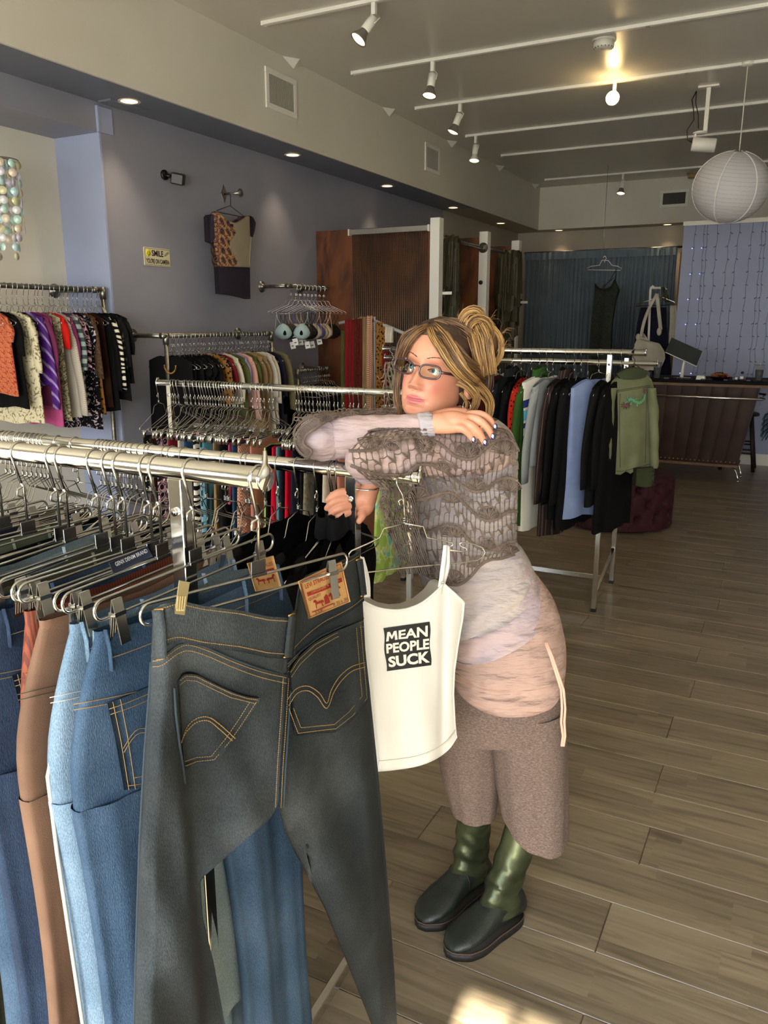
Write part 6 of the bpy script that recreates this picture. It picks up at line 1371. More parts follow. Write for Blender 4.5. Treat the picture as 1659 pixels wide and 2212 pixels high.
def face(a, z):
    """a in 0..2pi, 0 = her right (+x), pi/2 = front"""
    wd = sm(widths, z); yf, yb = sm(front, z), sm(back, z); c, s = math.cos(a), math.sin(a)
    e = .86 if s > 0 else 1.0
    x = wd*math.copysign(abs(c)**e, c); ym = -.004 if z > -.05 else -.004+.03*min(1, (-.05-z)/.05)
    y = ym+(yf-ym)*abs(s)**.92 if s > 0 else ym+(yb-ym)*abs(s)**.9
    if s > 0:
        ax = abs(x)
        y -= .010*g(x, .02)*0
        # eye sockets and brow
        y -= .0085*g(ax-.029, .019)*g(z-.0, .014)*.75; y += .0035*g(ax-.030, .02)*g(z-.022, .008)
        # cheeks
        y += .0055*g(ax-.040, .018)*g(z+.036, .02); y -= .003*g(ax-.03, .012)*g(z+.075, .02)
        # nose
        t = min(max((.008-z)/.048, 0), 1); prot = .004+.020*t**1.15
        if z < -.040: prot *= max(0, 1-((-.040-z)/.0105))**.7
        if z > .008: prot = .004*max(0, 1-(z-.008)/.02)
        y += prot*math.exp(-(x/(.0072+.0062*t))**2)
        y += .0085*g(ax-.0125, .0062)*g(z+.0425, .0068)
        y -= .007*g(ax-.0075, .0034)*g(z+.0495, .0026)
        # philtrum, lips
        y -= .0012*g(x, .003)*g(z+.057, .006)
        lw = max(0, 1-(ax/.0255)**2)
        y += .0042*lw**.6*g(z+.0665+.0012*(ax/.02)**2, .0044)+.0052*lw**.7*g(z+.0785, .0052)
        y -= .0052*lw**.25*g(z+.0720-.0030*(ax/.024)**2*1, .0017)
        y -= .0035*g(x, .018)*g(z+.0895, .005); y += .005*g(x, .016)*g(z+.1035, .009)
        y -= .002*g(ax-.027, .005)*g(z+.0712, .005)
        # eye opening
        l = lid(ax-EX)
        if l:
            u, d = l; zz = z-EZ
            if d < zz < u: y -= .0075*min(1, min(u-zz, zz-d)/.0012)
            elif zz >= u: y += .0026*g(zz-u-.0012, .0030)
            else: y += .0014*g(zz-d+.0012, .0026)
        # upper lid crease
        y -= .0018*g(z-EZ-.0105+.0000, .0015)*g(ax-EX, .013)
    return x, y, z
hb = MB(); NA, NZ = 300, 190; rings_ = []; reds = []
def aw_(k):   # denser towards the face
    u = k/NA; return 2*PI*u-.55*math.sin(2*(2*PI*u-PI/2))*.5*(1 if 1 else 0)-.28*math.cos(2*PI*u)*0
for j in range(NZ+1):
    z = -.118+.236*(j/NZ)
    rings_.append([face(aw_(k), z) for k in range(NA)])
loc = [p for r in rings_ for p in r]
hb.rings([[hw(*p) for p in r] for r in rings_], True)
for fi in range(NA*NZ):
    j, i = divmod(fi, NA); x, y, z = rings_[j][i]; ax = abs(x)
    if y > .06 and ax < .0245:
        k = ax/.0245; up = -.0622-.0018*g(x, .0028)*1-.0085*k**2.2; lo = -.0828+.0110*k**2.4
        if lo < z < up: hb.m[fi] = 1
fl_attr = [0.0]*0
# ---- right hand lying on the left shoulder, left hand under the rail
def chain(b, pts, rad, n=12):
    P = pl([tuple(p) for p in pts]); R = pl([(r, 0) for r in rad]); N = 14; Q = [Vector(P(k/N)) for k in range(N+1)]; rr = [R(k/N)[0] for k in range(N+1)]
    d = (Q[-1]-Q[-2]).normalized(); r = rr[-1]
    for q in (.5, .85, 1.0): Q.append(Q[N]+d*r*q); rr.append(r*math.sqrt(max(0, 1-q*q*.96)))
    b.tube(Q, rr, n)
hand = MB(); DH = 1.655
H = lambda x, y, d=0: at(x, y, DH+d)
chain(hand, [H(900, 924, .02), H(918, 919, .012), H(945, 914, .0), H(960, 913, -.003)], [.018, .0205, .0215, .021], 16)
chain(hand, [H(930, 917, .004), H(960, 910, .0), H(985, 908, -.004), H(1000, 908, -.004)], [.020, .0205, .020, .016], 16)
chain(hand, [H(935, 908, .02), H(970, 900, .02), H(1000, 896, .022)], [.018, .019, .015], 14)
chain(hand, [H(940, 922, -.004), H(970, 921, -.008), H(992, 924, -.010)], [.015, .0155, .011], 14)
FN = [([(978, 921, -.010), (1000, 926, -.020), (1013, 936, -.016), (1022, 950, -.010)], [.0105, .0095, .0085, .0066]),
      ([(985, 912, -.004), (1014, 917, -.018), (1034, 934, -.016), (1046, 955, -.010)], [.0105, .0096, .0086, .0068]),
      ([(995, 903, .004), (1028, 905, -.010), (1050, 921, -.010), (1063, 942, -.006)], [.0102, .0094, .0084, .0066]),
      ([(1005, 897, .016), (1034, 894, .004), (1055, 903, .004), (1068, 921, .006)], [.0092, .0083, .0074, .006])]
for P, r in FN: chain(hand, [H(*p) for p in P], r)
chain(hand, [H(935, 925, .03), H(960, 930, .05), H(985, 938, .06)], [.011, .010, .008])
hand2 = MB(); D2 = 1.745; H2 = lambda x, y, d=0: at(x, y, D2+d)
chain(hand2, [H2(812, 1020, .02), H2(800, 1050, .0), H2(790, 1078, -.01)], [.024, .022, .022], 16)
chain(hand2, [H2(796, 1060, .0), H2(782, 1076, -.006), H2(764, 1085, -.010)], [.023, .025, .019], 16)
chain(hand2, [H2(800, 1070, .01), H2(794, 1096, -.01), H2(782, 1110, -.02)], [.016, .014, .011], 14)
for P, r in (([(768, 1068, -.012), (742, 1062, -.022), (722, 1068, -.026), (708, 1080, -.020)], [.0098, .0088, .0080, .0066]), ([(764, 1080, -.016), (738, 1079, -.028), (718, 1086, -.030), (706, 1098, -.022)], [.0100, .0090, .0082, .0068]),
    ([(762, 1092, -.016), (740, 1096, -.028), (722, 1104, -.028), (712, 1115, -.020)], [.0098, .0088, .0080, .0066]), ([(764, 1102, -.012), (746, 1110, -.022), (732, 1118, -.022), (724, 1127, -.016)], [.0090, .0080, .0072, .0060]), ([(784, 1096, -.012), (784, 1112, -.026), (776, 1126, -.030)], [.0098, .0086, .0070])):
    chain(hand2, [H2(*p) for p in P], r)
bodyb = hb
hr = mesh_eval(hand, .0022, 4); merge(bodyb, hr, 0); merge(bodyb, mesh_eval(hand2, .0022, 4), 0)
# ---- neck, torso, arms, legs in one coarse skin (mostly under the clothes)
NB_ = at(985, 940, 1.90)
ARM_L = [at(1058, 968, 1.82), at(1000, 975, 1.76), at(900, 981, 1.69), at(840, 984, 1.645), at(806, 985, 1.628)]
ARM_R = [at(880, 930, 1.86), at(800, 935, 1.80), at(720, 945, 1.73), at(690, 950, 1.695)]
FOR_R = [at(688, 946, 1.72), at(740, 945, 1.71), at(810, 936, 1.70), at(880, 926, 1.685), at(925, 918, 1.67)]
tb_ = MB()
chain(tb_, [hw(0, -.02, -.06), (hw(0, -.03, -.12)+NB_)/2, NB_+Vector((0, 0, -.05))], [.052, .05, .06], 20)
chain(tb_, [at(1000, 985, 1.90), at(1005, 1080, 1.9), at(1010, 1180, 1.92), at(1050, 1290, 1.95), at(1085, 1390, 1.98)], [.095, .10, .088, .095, .11], 20)
chain(tb_, ARM_L, [.040, .038, .036, .034, .026], 16); chain(tb_, ARM_R, [.04, .036, .030, .016], 16); chain(tb_, FOR_R, [.018, .028, .028, .025, .022], 16)
chain(tb_, [at(785, 995, 1.66), at(795, 1015, 1.72), at(800, 1036, 1.79)], [.034, .030, .025], 14)
chain(tb_, [at(900, 930, 1.88), at(980, 945, 1.9), at(1070, 955, 1.87)], [.05, .08, .04], 16)
LG1 = [at(1035, 1440, 2.02), at(1025, 1600, 2.12), at(1022, 1750, 2.19)]; LG2 = [at(1130, 1440, 1.98), at(1140, 1620, 2.05), at(1130, 1770, 2.11)]
for L_ in (LG1, LG2): chain(tb_, L_, [.08, .06, .032], 16)
merge(bodyb, mesh_eval(tb_, .008, 4), 0)
# skin colour with the natural redness of cheeks, nose and lips as an attribute
body = bodyb.obj('body', [skin, lipm], wm, off=W0)
ca = body.data.attributes.new('flush', 'FLOAT', 'POINT'); vals = [0.0]*len(body.data.vertices)
for i, (x, y, z) in enumerate(loc):
    if y > .02: vals[i] = min(1, .85*g(abs(x)-.042, .02)*g(z+.035, .022)+.55*g(x, .014)*g(z+.042, .016)+.3*g(x, .02)*g(z+.104, .014)+.4*g(abs(x)-.03, .02)*g(z-.008, .01))
ca.data.foreach_set('value', vals)
nt = skin.node_tree; bs = nt.nodes['Principled BSDF']; src = bs.inputs['Base Color'].links[0].from_socket
an = nt.nodes.new('ShaderNodeAttribute'); an.attribute_name = 'flush'; mx = nt.nodes.new('ShaderNodeMix'); mx.data_type = 'RGBA'; mx.inputs[7].default_value = lin('#b8625a')
mu = nt.nodes.new('ShaderNodeMath'); mu.operation = 'MULTIPLY'; mu.inputs[1].default_value = .6; nt.links.new(an.outputs['Fac'], mu.inputs[0]); nt.links.new(mu.outputs[0], mx.inputs[0]); nt.links.new(src, mx.inputs[6]); nt.links.new(mx.outputs[2], bs.inputs['Base Color'])
# ---- eyes
ew = mat('eye_white', '#d9d4cf', .15, coat=.6); iris = mat('blue_green_iris', '#4f8f96', .25, c2='#2f6a72', scale=300, coat=.6); pup = mat('pupil', '#050505', .1)
gaze = Vector((.20, 1, .08)).normalized()
for sx in (1, -1):
    c = Vector((sx*EX, .0655, EZ)); r = .0128; b = MB()
    b.ball(hw(*c), r*HSC, 28, 20)
    ey = b.obj('eyeball', ew, wm, off=W0); q = Vector((0, 0, 1)).rotation_difference(gaze)
    def cap(r0, r1, h, nm, m):
        b = MB(); R = []
        for rr in (r0, (r0+r1)/2, r1):
            hh = math.sqrt(max(0, (r+h)**2-rr*rr)); R.append([hw(*(c+q @ Vector((rr*math.cos(a), rr*math.sin(a), hh)))) for a in [2*PI*k/24 for k in range(24)]])
        b.rings(R, True).obj(nm, m, ey, off=W0)
    cap(.0001, .0058, .0003, 'iris', iris); cap(.0001, .0025, .0005, 'pupil', pup)
# lashes, brows
lash = mat('lash', '#2a1a14', .7); brow = mat('brow_hair', '#5a3426', .8)
def fs(x, z, e=0):
    # front surface of the face at x, z
    lo, hi = .02, PI/2
    if x < 0: sgn = -1
    else: sgn = 1
    for _ in range(22):
        m_ = (lo+hi)/2; X = face(m_, z)[0]
        if X > abs(x): lo = m_
        else: hi = m_
    p = face(lo, z); return (x, p[1]+e, z)
b = MB(); 
for sx in (1, -1):
    P = []
    for k in range(13):
        u = -1+2*k/12; l = lid(.0149*u*.995); P.append(hw(*fs(sx*(EX+.0148*u), EZ+(l[0] if l else 0)+.0008, .0008)))
    b.tube(P, .0009, 5)
    for k in range(9):
        u = -.7+1.65*k/9; l = lid(.0149*min(u, .98)); p = fs(sx*(EX+.0148*u), EZ+(l[0] if l else 0)+.0008, .001); b.tube([hw(*p), hw(p[0]+sx*.002*u, p[1]+.005, p[2]+.003)], [.00045, .0001], 3)
b.obj('eyelashes', lash, wm, off=W0)
for sx in (1, -1):
    b = MB()
    for k in range(60):
        u = k/59; x = sx*(.012+.040*u); z = .0215+.0075*math.sin(u*PI*.75)-.004*max(0, u-.7)/.3+random.uniform(-.0010, .0010)*(1-u*.6)
        p = fs(x, z, .0005); p2 = fs(x+sx*.005, z+.0012-.003*u, .0008); b.tube([hw(*p), hw(*p2)], [.0005, .0001], 3)
    b.obj('eyebrow', brow, wm, off=W0)
# ears
for sx in (-1, 1):
    b = MB(); R = []
    for j in range(9):
        v = j/8; rr = [0, .6, .9, 1, 1, .93, .8, .7, .62][j]; dep = [.004, .006, .007, .006, .003, .0, -.002, -.001, 0][j]
        R.append([hw(sx*(.069+dep*1.5+.006*(1-v)+.004), -.012+.017*rr*math.cos(a)-.004, -.022+.031*rr*math.sin(a)*(1 if math.sin(a) > 0 else .8)) for a in [2*PI*k/20 for k in range(20)]])
    b.rings(R[::-1], True).obj('ear', skin, wm, off=W0)
# ---- glasses
gf = mat('mauve_glasses_frame', '#351a26', .25, coat=.5); gl_ = thing('glasses', 'narrow rectangular glasses with translucent mauve frame on the woman', 'glasses', tuple(hw(0, .09, 0)))
GO_ = hw(0, .09, 0)
lensm = mat('lens_glass', '#f2fbf6', .02, trans=1.0, ior=1.05, spec=.6)
def lens_pt(sx, a, k=1.0, e=0.0):
    c, s = math.cos(a), math.sin(a); x = .0255*k*math.copysign(abs(c)**.62, c); z = .0145*k*math.copysign(abs(s)**.72, s)
    X = sx*(.0340+x*1.0); return (X, .1045-.14*abs(.034+x-.0)**1.0*.55-(.012 if 0 else 0)+e, -.0050+z+.0012*(x/.0255))
for sx in (1, -1):
    b = MB(); b.tube([hw(*lens_pt(sx, 2*PI*k/44)) for k in range(44)], .0021, 8, closed=True); b.obj('rim', gf, gl_, off=GO_)
    b = MB(); b.rings([[hw(*lens_pt(sx, 2*PI*k/36, .97, e)) for k in range(36)] for e in (.0004, -.0004)], True); b.obj('lens', lensm, gl_, off=GO_)
    h0 = lens_pt(sx, 0 if 1 else PI); b = MB(); b.tube([hw(h0[0], h0[1], h0[2]+.002), hw(h0[0]+sx*.006, h0[1]-.004, h0[2]+.003), hw(sx*.0715, .07, .0), hw(sx*.0765, .02, -.002), hw(sx*.077, -.012, -.004), hw(sx*.076, -.03, -.022)], .0030, 8, flat=.6); b.obj('temple', gf, gl_, off=GO_)
b = MB(); b.tube([hw(-.0095, .1015, -.0005), hw(-.005, .1045, .0025), hw(.005, .1045, .0025), hw(.0095, .1015, -.0005)], .0016, 8); b.obj('bridge', gf, gl_, off=GO_)
# ---- hair
hm_ = [mat('hair_dark', '#35241a', .42), mat('hair_brown', '#5c4029', .42), mat('hair_gold', '#8d6a3e', .4), mat('hair_blond', '#b8935a', .4)]
hair = thing('hair_tmp', 'x', 'x'); bpy.data.objects.remove(hair)
cap_ = MB(); R = []
def capface(a, z):
    x, y, zz = face(a, z); l = math.hypot(x, y); k = 1+.0075/max(l, .02); return (x*k, y*k, zz+(.006 if z > .09 else 0))
for j in range(60):
    v = j/59; ring = []
    for k in range(80):
        a = 2*PI*k/80; s = math.sin(a)
        zlow = -.055+.133*max(0, s)**.5 if s > 0 else -.055-.02*abs(s)
        z = zlow+(.1175-zlow)*v; ring.append(hw(*capface(a, z)))
    R.append(ring)
cap_.rings(R, True); hcap = cap_.obj('hair', hm_[0], wm, off=W0)
cnt = 0
def bundle(pts, n, w0, w1, mats=(1, 2), r=.0010, jit=1.3, wm_=None, dj=.006, tip=.4):
    if n > 5: n = int(n*2.1); r *= .62; mats = tuple(mats)+((3, 2, 2, 1) if 3 in mats else (1, 0, 1, 2))
    """pts (px, py, depth); strands spread sideways by w (pixels)"""
    global cnt
    f = pl(pts); N = 12; per = {}
    for i in range(n):
        u = (i+.5)/n*2-1; off = random.uniform(-.12, .12); q = []
        a1, a2 = random.uniform(0, 6), random.uniform(0, 6); dd_ = random.uniform(-dj, dj)
        for k in range(N+1):
            t = k/N; p = f(t); p2 = f(min(t+.02, 1)); p1 = f(max(t-.02, 0)); tx, ty = p2[0]-p1[0], p2[1]-p1[1]; l = math.hypot(tx, ty) or 1
            w_ = (w0*(1-t)+w1*t) if wm_ is None else (w0*(1-t)**2+2*wm_*t*(1-t)+w1*t*t)
            o_ = (u+off)*w_+jit*(math.sin(t*5+a1)*.9+math.sin(t*11+a2)*.4)
            q.append(at(p[0]-ty/l*o_, p[1]+tx/l*o_, p[2]+dd_+.012*abs(u)**2*0+ .004*math.sin(t*4+a2)))
        m_ = mats[cnt % len(mats)]; cnt += 1
        per.setdefault(m_, MB()).tube(q, [r*(.7+.3*math.sin(PI*min(k/N+.1, 1)))*(1-(1-tip)*max(0, k/N-.7)/.3) for k in range(N+1)], 5)
    for m_, b in per.items(): b.obj('hair_strands', hm_[m_], hcap, off=W0)
D0 = 1.80
# scalp sweep from the part over the temple to the bun
bundle([(934, 700, 1.75), (960, 712, 1.735), (995, 735, 1.735), (1028, 770, 1.76), (1045, 795, 1.79)], 90, 10, 18, (0, 1, 1, 0, 2), wm_=26)
bundle([(932, 702, 1.74), (955, 728, 1.72), (985, 770, 1.715), (1020, 805, 1.74), (1050, 820, 1.78)], 90, 8, 16, (1, 0, 2, 1, 0), wm_=24)
# fringe swooping across the forehead
bundle([(936, 702, 1.735), (962, 730, 1.71), (984, 768, 1.70), (1004, 802, 1.705), (1034, 828, 1.73)], 90, 8, 8, (1, 2, 0, 3, 1), wm_=17, r=.0011)
bundle([(926, 707, 1.73), (934, 728, 1.705), (952, 756, 1.695), (972, 788, 1.695), (998, 816, 1.71), (1024, 836, 1.73)], 60, 6, 6, (2, 3, 1, 2), wm_=9, r=.0011)
# her right side: down from the part, falling beside the cheek
bundle([(932, 702, 1.745), (905, 715, 1.73), (882, 738, 1.735), (868, 765, 1.75), (862, 790, 1.765)], 60, 7, 9, (1, 0, 2, 1), wm_=11)
bundle([(866, 770, 1.765), (860, 810, 1.785), (857, 850, 1.79), (862, 885, 1.79), (872, 915, 1.78)], 46, 9, 4, (1, 2, 1, 0), r=.001)
bundle([(905, 708, 1.76), (880, 722, 1.77), (866, 745, 1.785), (858, 780, 1.80)], 40, 6, 6, (0, 1), wm_=9)
# crown and back up to the bun
bundle([(938, 699, 1.755), (975, 712, 1.735), (1018, 745, 1.745), (1045, 790, 1.78)], 110, 6, 16, (0, 1, 0, 1, 2), wm_=34, dj=.003)
bundle([(945, 698, 1.76), (985, 702, 1.755), (1022, 730, 1.765), (1045, 765, 1.79)], 90, 5, 16, (0, 1, 0), wm_=24, dj=.003)
bundle([(950, 706, 1.73), (975, 745, 1.715), (1005, 785, 1.72), (1045, 812, 1.76)], 90, 8, 14, (1, 0, 1, 2), wm_=22, dj=.003)
bundle([(940, 697, 1.77), (975, 697, 1.79), (1010, 715, 1.80), (1035, 745, 1.81)], 80, 6, 20, (0, 1, 2, 0), wm_=10)
bundle([(1000, 740, 1.75), (1030, 780, 1.77), (1045, 820, 1.80), (1040, 855, 1.80)], 70, 26, 14, (0, 1, 1, 2), wm_=24)
# temple hair over the ear, looping back
bundle([(990, 822, 1.715), (1015, 838, 1.72), (1030, 860, 1.735), (1018, 890, 1.75), (1002, 905, 1.75)], 50, 9, 4, (2, 1, 3, 1), wm_=9)
bundle([(1020, 828, 1.73), (1042, 845, 1.75), (1058, 868, 1.77), (1056, 895, 1.78), (1050, 912, 1.78)], 50, 12, 5, (2, 1, 0, 3), wm_=11)
bundle([(995, 848, 1.71), (1008, 870, 1.715), (1000, 895, 1.73), (985, 908, 1.74)], 16, 3, 2, (3, 2), r=.0008)
# bun: rolled loops
bundle([(1000, 735, 1.77), (994, 705, 1.76), (1005, 678, 1.755), (1025, 670, 1.755), (1040, 682, 1.765), (1036, 702, 1.78)], 70, 8, 9, (3, 2, 3, 1), wm_=10, r=.0012)
bundle([(1015, 735, 1.75), (1012, 705, 1.745), (1030, 688, 1.745), (1052, 695, 1.755), (1062, 720, 1.77), (1050, 745, 1.78)], 60, 8, 9, (2, 3, 2, 0), wm_=10, r=.0012)
bundle([(1030, 700, 1.75), (1045, 730, 1.74), (1052, 770, 1.745), (1058, 810, 1.76)], 80, 14, 16, (3, 2, 1, 3, 0), wm_=17, r=.0011)
bundle([(1045, 700, 1.76), (1068, 712, 1.77), (1082, 735, 1.78), (1082, 765, 1.79), (1068, 790, 1.79)], 50, 6, 5, (3, 2, 3), wm_=6, r=.001)
bundle([(1020, 715, 1.745), (1030, 755, 1.735), (1038, 790, 1.745), (1040, 815, 1.76)], 60, 12, 8, (2, 3, 1), wm_=12, r=.0011)
bundle([(1000, 712, 1.765), (1008, 735, 1.76), (1024, 760, 1.755), (1040, 775, 1.76)], 40, 6, 7, (0, 1, 2), wm_=10)
bc_ = MB().ball(at(1040, 735, 1.80), .042, 20, 14, (1, .8, 1.25)); bc_.obj('bun_core', hm_[1], hcap, off=W0)
for i in range(46):   # fly-away hairs
    x, y = random.choice([(1005, 675), (1030, 668), (1060, 690), (1085, 720), (990, 690), (950, 695), (1088, 750)]); a = random.uniform(-2.6, .2); l = random.uniform(8, 30)
    bundle([(x, y, 1.77), (x+l*.5*math.cos(a)+3, y+l*.5*math.sin(a), 1.77), (x+l*math.cos(a+.5), y+l*math.sin(a+.5), 1.77)], 1, 1, 1, (2, 1), r=.00035)
# ---- nails, ring, earring, bracelet
nav = mat('navy_nail_polish', '#151a4a', .2, coat=.6); whn = mat('white_nail_pattern', '#cfd3e2', .3)
for (x, y, dx, dy, dd_) in ((1023, 950, 2, 5, -.019), (1048, 956, 3, 5, -.019), (1065, 943, 3, 6, -.015), (1070, 922, 2, 5, -.003)):
    b = MB(); c = H(x, y, dd_); b.ball(c, .0062, 12, 8, (.8, .5, 1.15)); n_ = b.obj('fingernail', nav, wm, off=W0)
    MB().ball(H(x-1, y-1, dd_-.0025), .0032, 8, 6, (1, .5, 1.3)).obj('nail_pattern', whn, n_, off=W0)
sil = mat('silver', '#bdbab2', .2, 1.0); er = thing('hoop_earring', 'silver hoop earring with pale oval stone at the woman\'s ear', 'earring', at(1008, 880, 1.70))
eo = at(1008, 880, 1.70); b = MB(); b.tube([at(1008+8*math.cos(a), 878+13*math.sin(a), 1.70+.01*math.cos(a)) for a in [2*PI*k/30 for k in range(30)]], .0009, 6, closed=True); b.obj('hoop', sil, er, off=eo)
b = MB(); b.ball(at(1013, 893, 1.665), .0065, 16, 10, (1.1, .5, .75)); b.obj('stone', mat('pale_stone', '#cdd8cf', .2, coat=.5), er, off=eo)
b = MB()
for k in range(12): a = PI*k/11; b.ball(at(1013+11*math.cos(a), 895+5*math.sin(a), 1.663), .0016, 6, 4)
b.tube([at(1013+8*math.cos(a), 893+5*math.sin(a), 1.664) for a in [2*PI*k/20 for k in range(20)]], .0012, 5, closed=True); b.obj('beaded_setting', sil, er, off=eo)
b = MB(); b.tube([at(793+27*math.cos(a), 1052+7*math.sin(a), 1.748-.03*math.sin(a)) for a in [2*PI*k/24 for k in range(24)]], .0022, 6, closed=True); tag(b.obj('bracelet', sil, None), 'silver bangle on the woman\'s lowered wrist behind the post', 'bracelet')
# ---------------------------------------------------------------- clothes
def ell(row, n=72, fold=0, seed=0, shrink=0):
    """row: xl, yl, xr, yr, depth of axis, half thickness, sag (m)"""
    xl, yl, xr, yr, D, th, sag = row; A, B = at(xl, yl, D), at(xr, yr, D); C = (A+B)/2; h = (B-A)/2; P = []
    for k in range(n):
        a = 2*PI*k/n; c, s = math.cos(a), math.sin(a); f_ = 1+fold*(math.sin(a*7+seed)*.6+math.sin(a*13+seed*2)*.4)
        P.append(C+h*(math.copysign(abs(c)**.9, c)*f_)+_F*(math.copysign(abs(s)**.9, s)*th*f_)+Vector((0, 0, -sag*max(0, -s))))
    return P
def loft(rows, name, m, parent=wm, N=40, n=72, fold=0.0, seed=0, mi=None, cap=False, wr=None):
    f = pl(rows); R = []
    for j in range(N+1):
        t = j/N; r = f(t); ring = ell(r, n, fold*t if fold > 0 else -fold, seed+t*1.5)
        if wr: ring = [p+wr(k/n, t) for k, p in enumerate(ring)]
        R.append(ring)
    return MB().rings(R, cap).obj(name, m, parent, off=W0)
lav = mat('grey_lavender_mesh_jersey', '#a09aa0', .8, c2='#b0a59f', kind='noise', scale=6, mix=(.35, .65), bump=.9, bscale=15, bdist=.02, bstretch=(1, 1, 3))
lav2 = mat('pinkish_grey_jersey', '#b59d94', .8, c2='#a899a0', kind='noise', scale=6, bump=.9, bscale=13, bdist=.02, bstretch=(1, 1, 3))
pnk = mat('dusty_pink_jersey', '#b3968a', .85, c2='#a48a80', kind='noise', scale=6, bump=1, bscale=12, bdist=.024, bstretch=(1, 1, 4))
wool = mat('taupe_boiled_wool', '#7d6b62', .95, c2='#5a4c45', c3='#6b5b53', kind='noise', scale=160, bump=.7, bscale=420, stretch=(1, 1, 3))
wrk = lambda amp, fr, sl: (lambda k, t: _F*(-amp*max(0, -math.sin(2*PI*k))*(.5+.5*math.sin((t*fr+k*sl)*2*PI+1.4*math.sin(k*19))))*min(1, t*2))
top_ = loft([(925, 905, 1075, 905, 1.90, .07, 0), (905, 955, 1112, 950, 1.90, .10, 0), (900, 1075, 1116, 1075, 1.90, .115, 0), (893, 1165, 1114, 1160, 1.91, .11, 0), (903, 1237, 1130, 1187, 1.92, .11, .01), (930, 1300, 1148, 1220, 1.93, .115, .02), (962, 1357, 1152, 1257, 1.94, .125, .012)], 'layered_top', lav, N=60, wr=wrk(.012, 6, 2.5))
loft([(915, 1260, 1143, 1210, 1.93, .108, 0), (950, 1338, 1165, 1258, 1.94, .118, .01), (968, 1398, 1180, 1297, 1.95, .13, .025)], 'top_layer', lav2, top_, N=30, wr=wrk(.007, 3, 1.5))
loft([(930, 1300, 1150, 1230, 1.95, .10, 0), (955, 1365, 1192, 1287, 1.96, .12, .0), (966, 1402, 1212, 1347, 1.97, .13, .01), (968, 1428, 1220, 1398, 1.98, .135, .04), (970, 1440, 1215, 1444, 1.98, .138, .062)], 'pink_skirt_layer', pnk, top_, N=40, wr=wrk(.011, 5, -3))
def sleeve2(pts, rad, name, m, n=24, wr=.002, seed=0, cap_end=True, cap_start=True):
    P = pl([tuple(p) for p in pts]); R = pl([(r, 0) for r in rad]); N = 40; b = MB(); Q = [Vector(P(k/N)) for k in range(N+1)]; rr = [R(k/N)[0]*(1+wr*30*math.sin(k*.9+seed)*.02)+wr*math.sin(k*1.3+seed) for k in range(N+1)]
    
    def capn(c, d, r): return [(c+d*r*q, r*math.sqrt(max(0, 1-q*q*.97))) for q in (.4, .75, .92, 1.0)]
    if name == 'sleeve' and seed != 9:
        for c_, r_ in capn(Q[-1], (Q[-1]-Q[-2]).normalized(), rr[-1]) if cap_end else []: Q.append(c_); rr.append(r_)
        for c_, r_ in capn(Q[0], (Q[0]-Q[1]).normalized(), rr[0]) if cap_start else []: Q.insert(0, c_); rr.insert(0, r_)
    return b.tube(Q, rr, n).obj(name, m, top_, off=W0)
sleeve2(ARM_L, [.060, .055, .052, .049, .042], 'sleeve', lav2); sleeve2(ARM_R, [.058, .052, .048, .046], 'sleeve', lav2, seed=2)
sleeve2(FOR_R, [.047, .046, .040, .031, .0265], 'sleeve', lav2, wr=.0006, cap_end=False); sleeve2([at(785, 995, 1.68), at(795, 1014, 1.735), at(797, 1036, 1.79)], [.040, .036, .030], 'sleeve', lav2, wr=.001, cap_end=False)
b = MB(); b.tube([at(905+6*k, 921-1*k, 1.665) for k in range(6)], [.0275, .0295, .0275, .029, .027, .0285], 20); b.obj('cuff', lav, top_, off=W0)
def hemline(row, name, m, r=.0022):
    MB().tube(ell(row, 72), r, 6, closed=True).obj(name, m, top_, off=W0)
gv = mat('grey_violet_overlock', '#7d7684', .8)
hemline((962, 1357, 1152, 1257, 1.94, .125, .012), 'hem', gv, .0016); hemline((968, 1398, 1180, 1297, 1.95, .13, .025), 'hem', gv, .0016); hemline((970, 1440, 1215, 1444, 1.98, .138, .062), 'hem', mat('pink_hem', '#a58678', .85), .0018)
# pink cords at the hip
b = MB()
for dx in (0, 7): b.tube([at(1178+dx*.4, 1388, 1.83), at(1190+dx*.5, 1420, 1.825), at(1203+dx*.6, 1460, 1.83), at(1212+dx*.8, 1490, 1.845), at(1214+dx, 1530, 1.86), at(1212+dx, 1560, 1.87), at(1216+dx*.7, 1590, 1.88), at(1213+dx*.6, 1612, 1.88)], .0032, 6)
b.obj('drawstring', mat('pale_pink_cord', '#d9ab98', .8), top_, off=W0)
tr = loft([(945, 1345, 1180, 1305, 1.98, .07, 0), (968, 1410, 1200, 1380, 1.99, .095, 0), (950, 1520, 1216, 1500, 2.02, .13, 0), (946, 1570, 1218, 1560, 2.04, .125, 0)], 'wool_culottes', wool, N=20)
loft([(946, 1520, 1062, 1525, 2.06, .10, 0), (946, 1590, 1074, 1590, 2.10, .10, 0), (950, 1662, 1080, 1662, 2.15, .10, 0), (972, 1738, 1072, 1736, 2.19, .10, 0)], 'trouser_leg', wool, tr, N=24, fold=.03)
loft([(1046, 1520, 1219, 1510, 2.02, .12, 0), (1056, 1595, 1221, 1595, 2.05, .12, 0), (1068, 1680, 1223, 1670, 2.09, .12, 0), (1080, 1738, 1224, 1775, 2.10, .12, .045)], 'trouser_leg', wool, tr, N=24, fold=.03, seed=2)
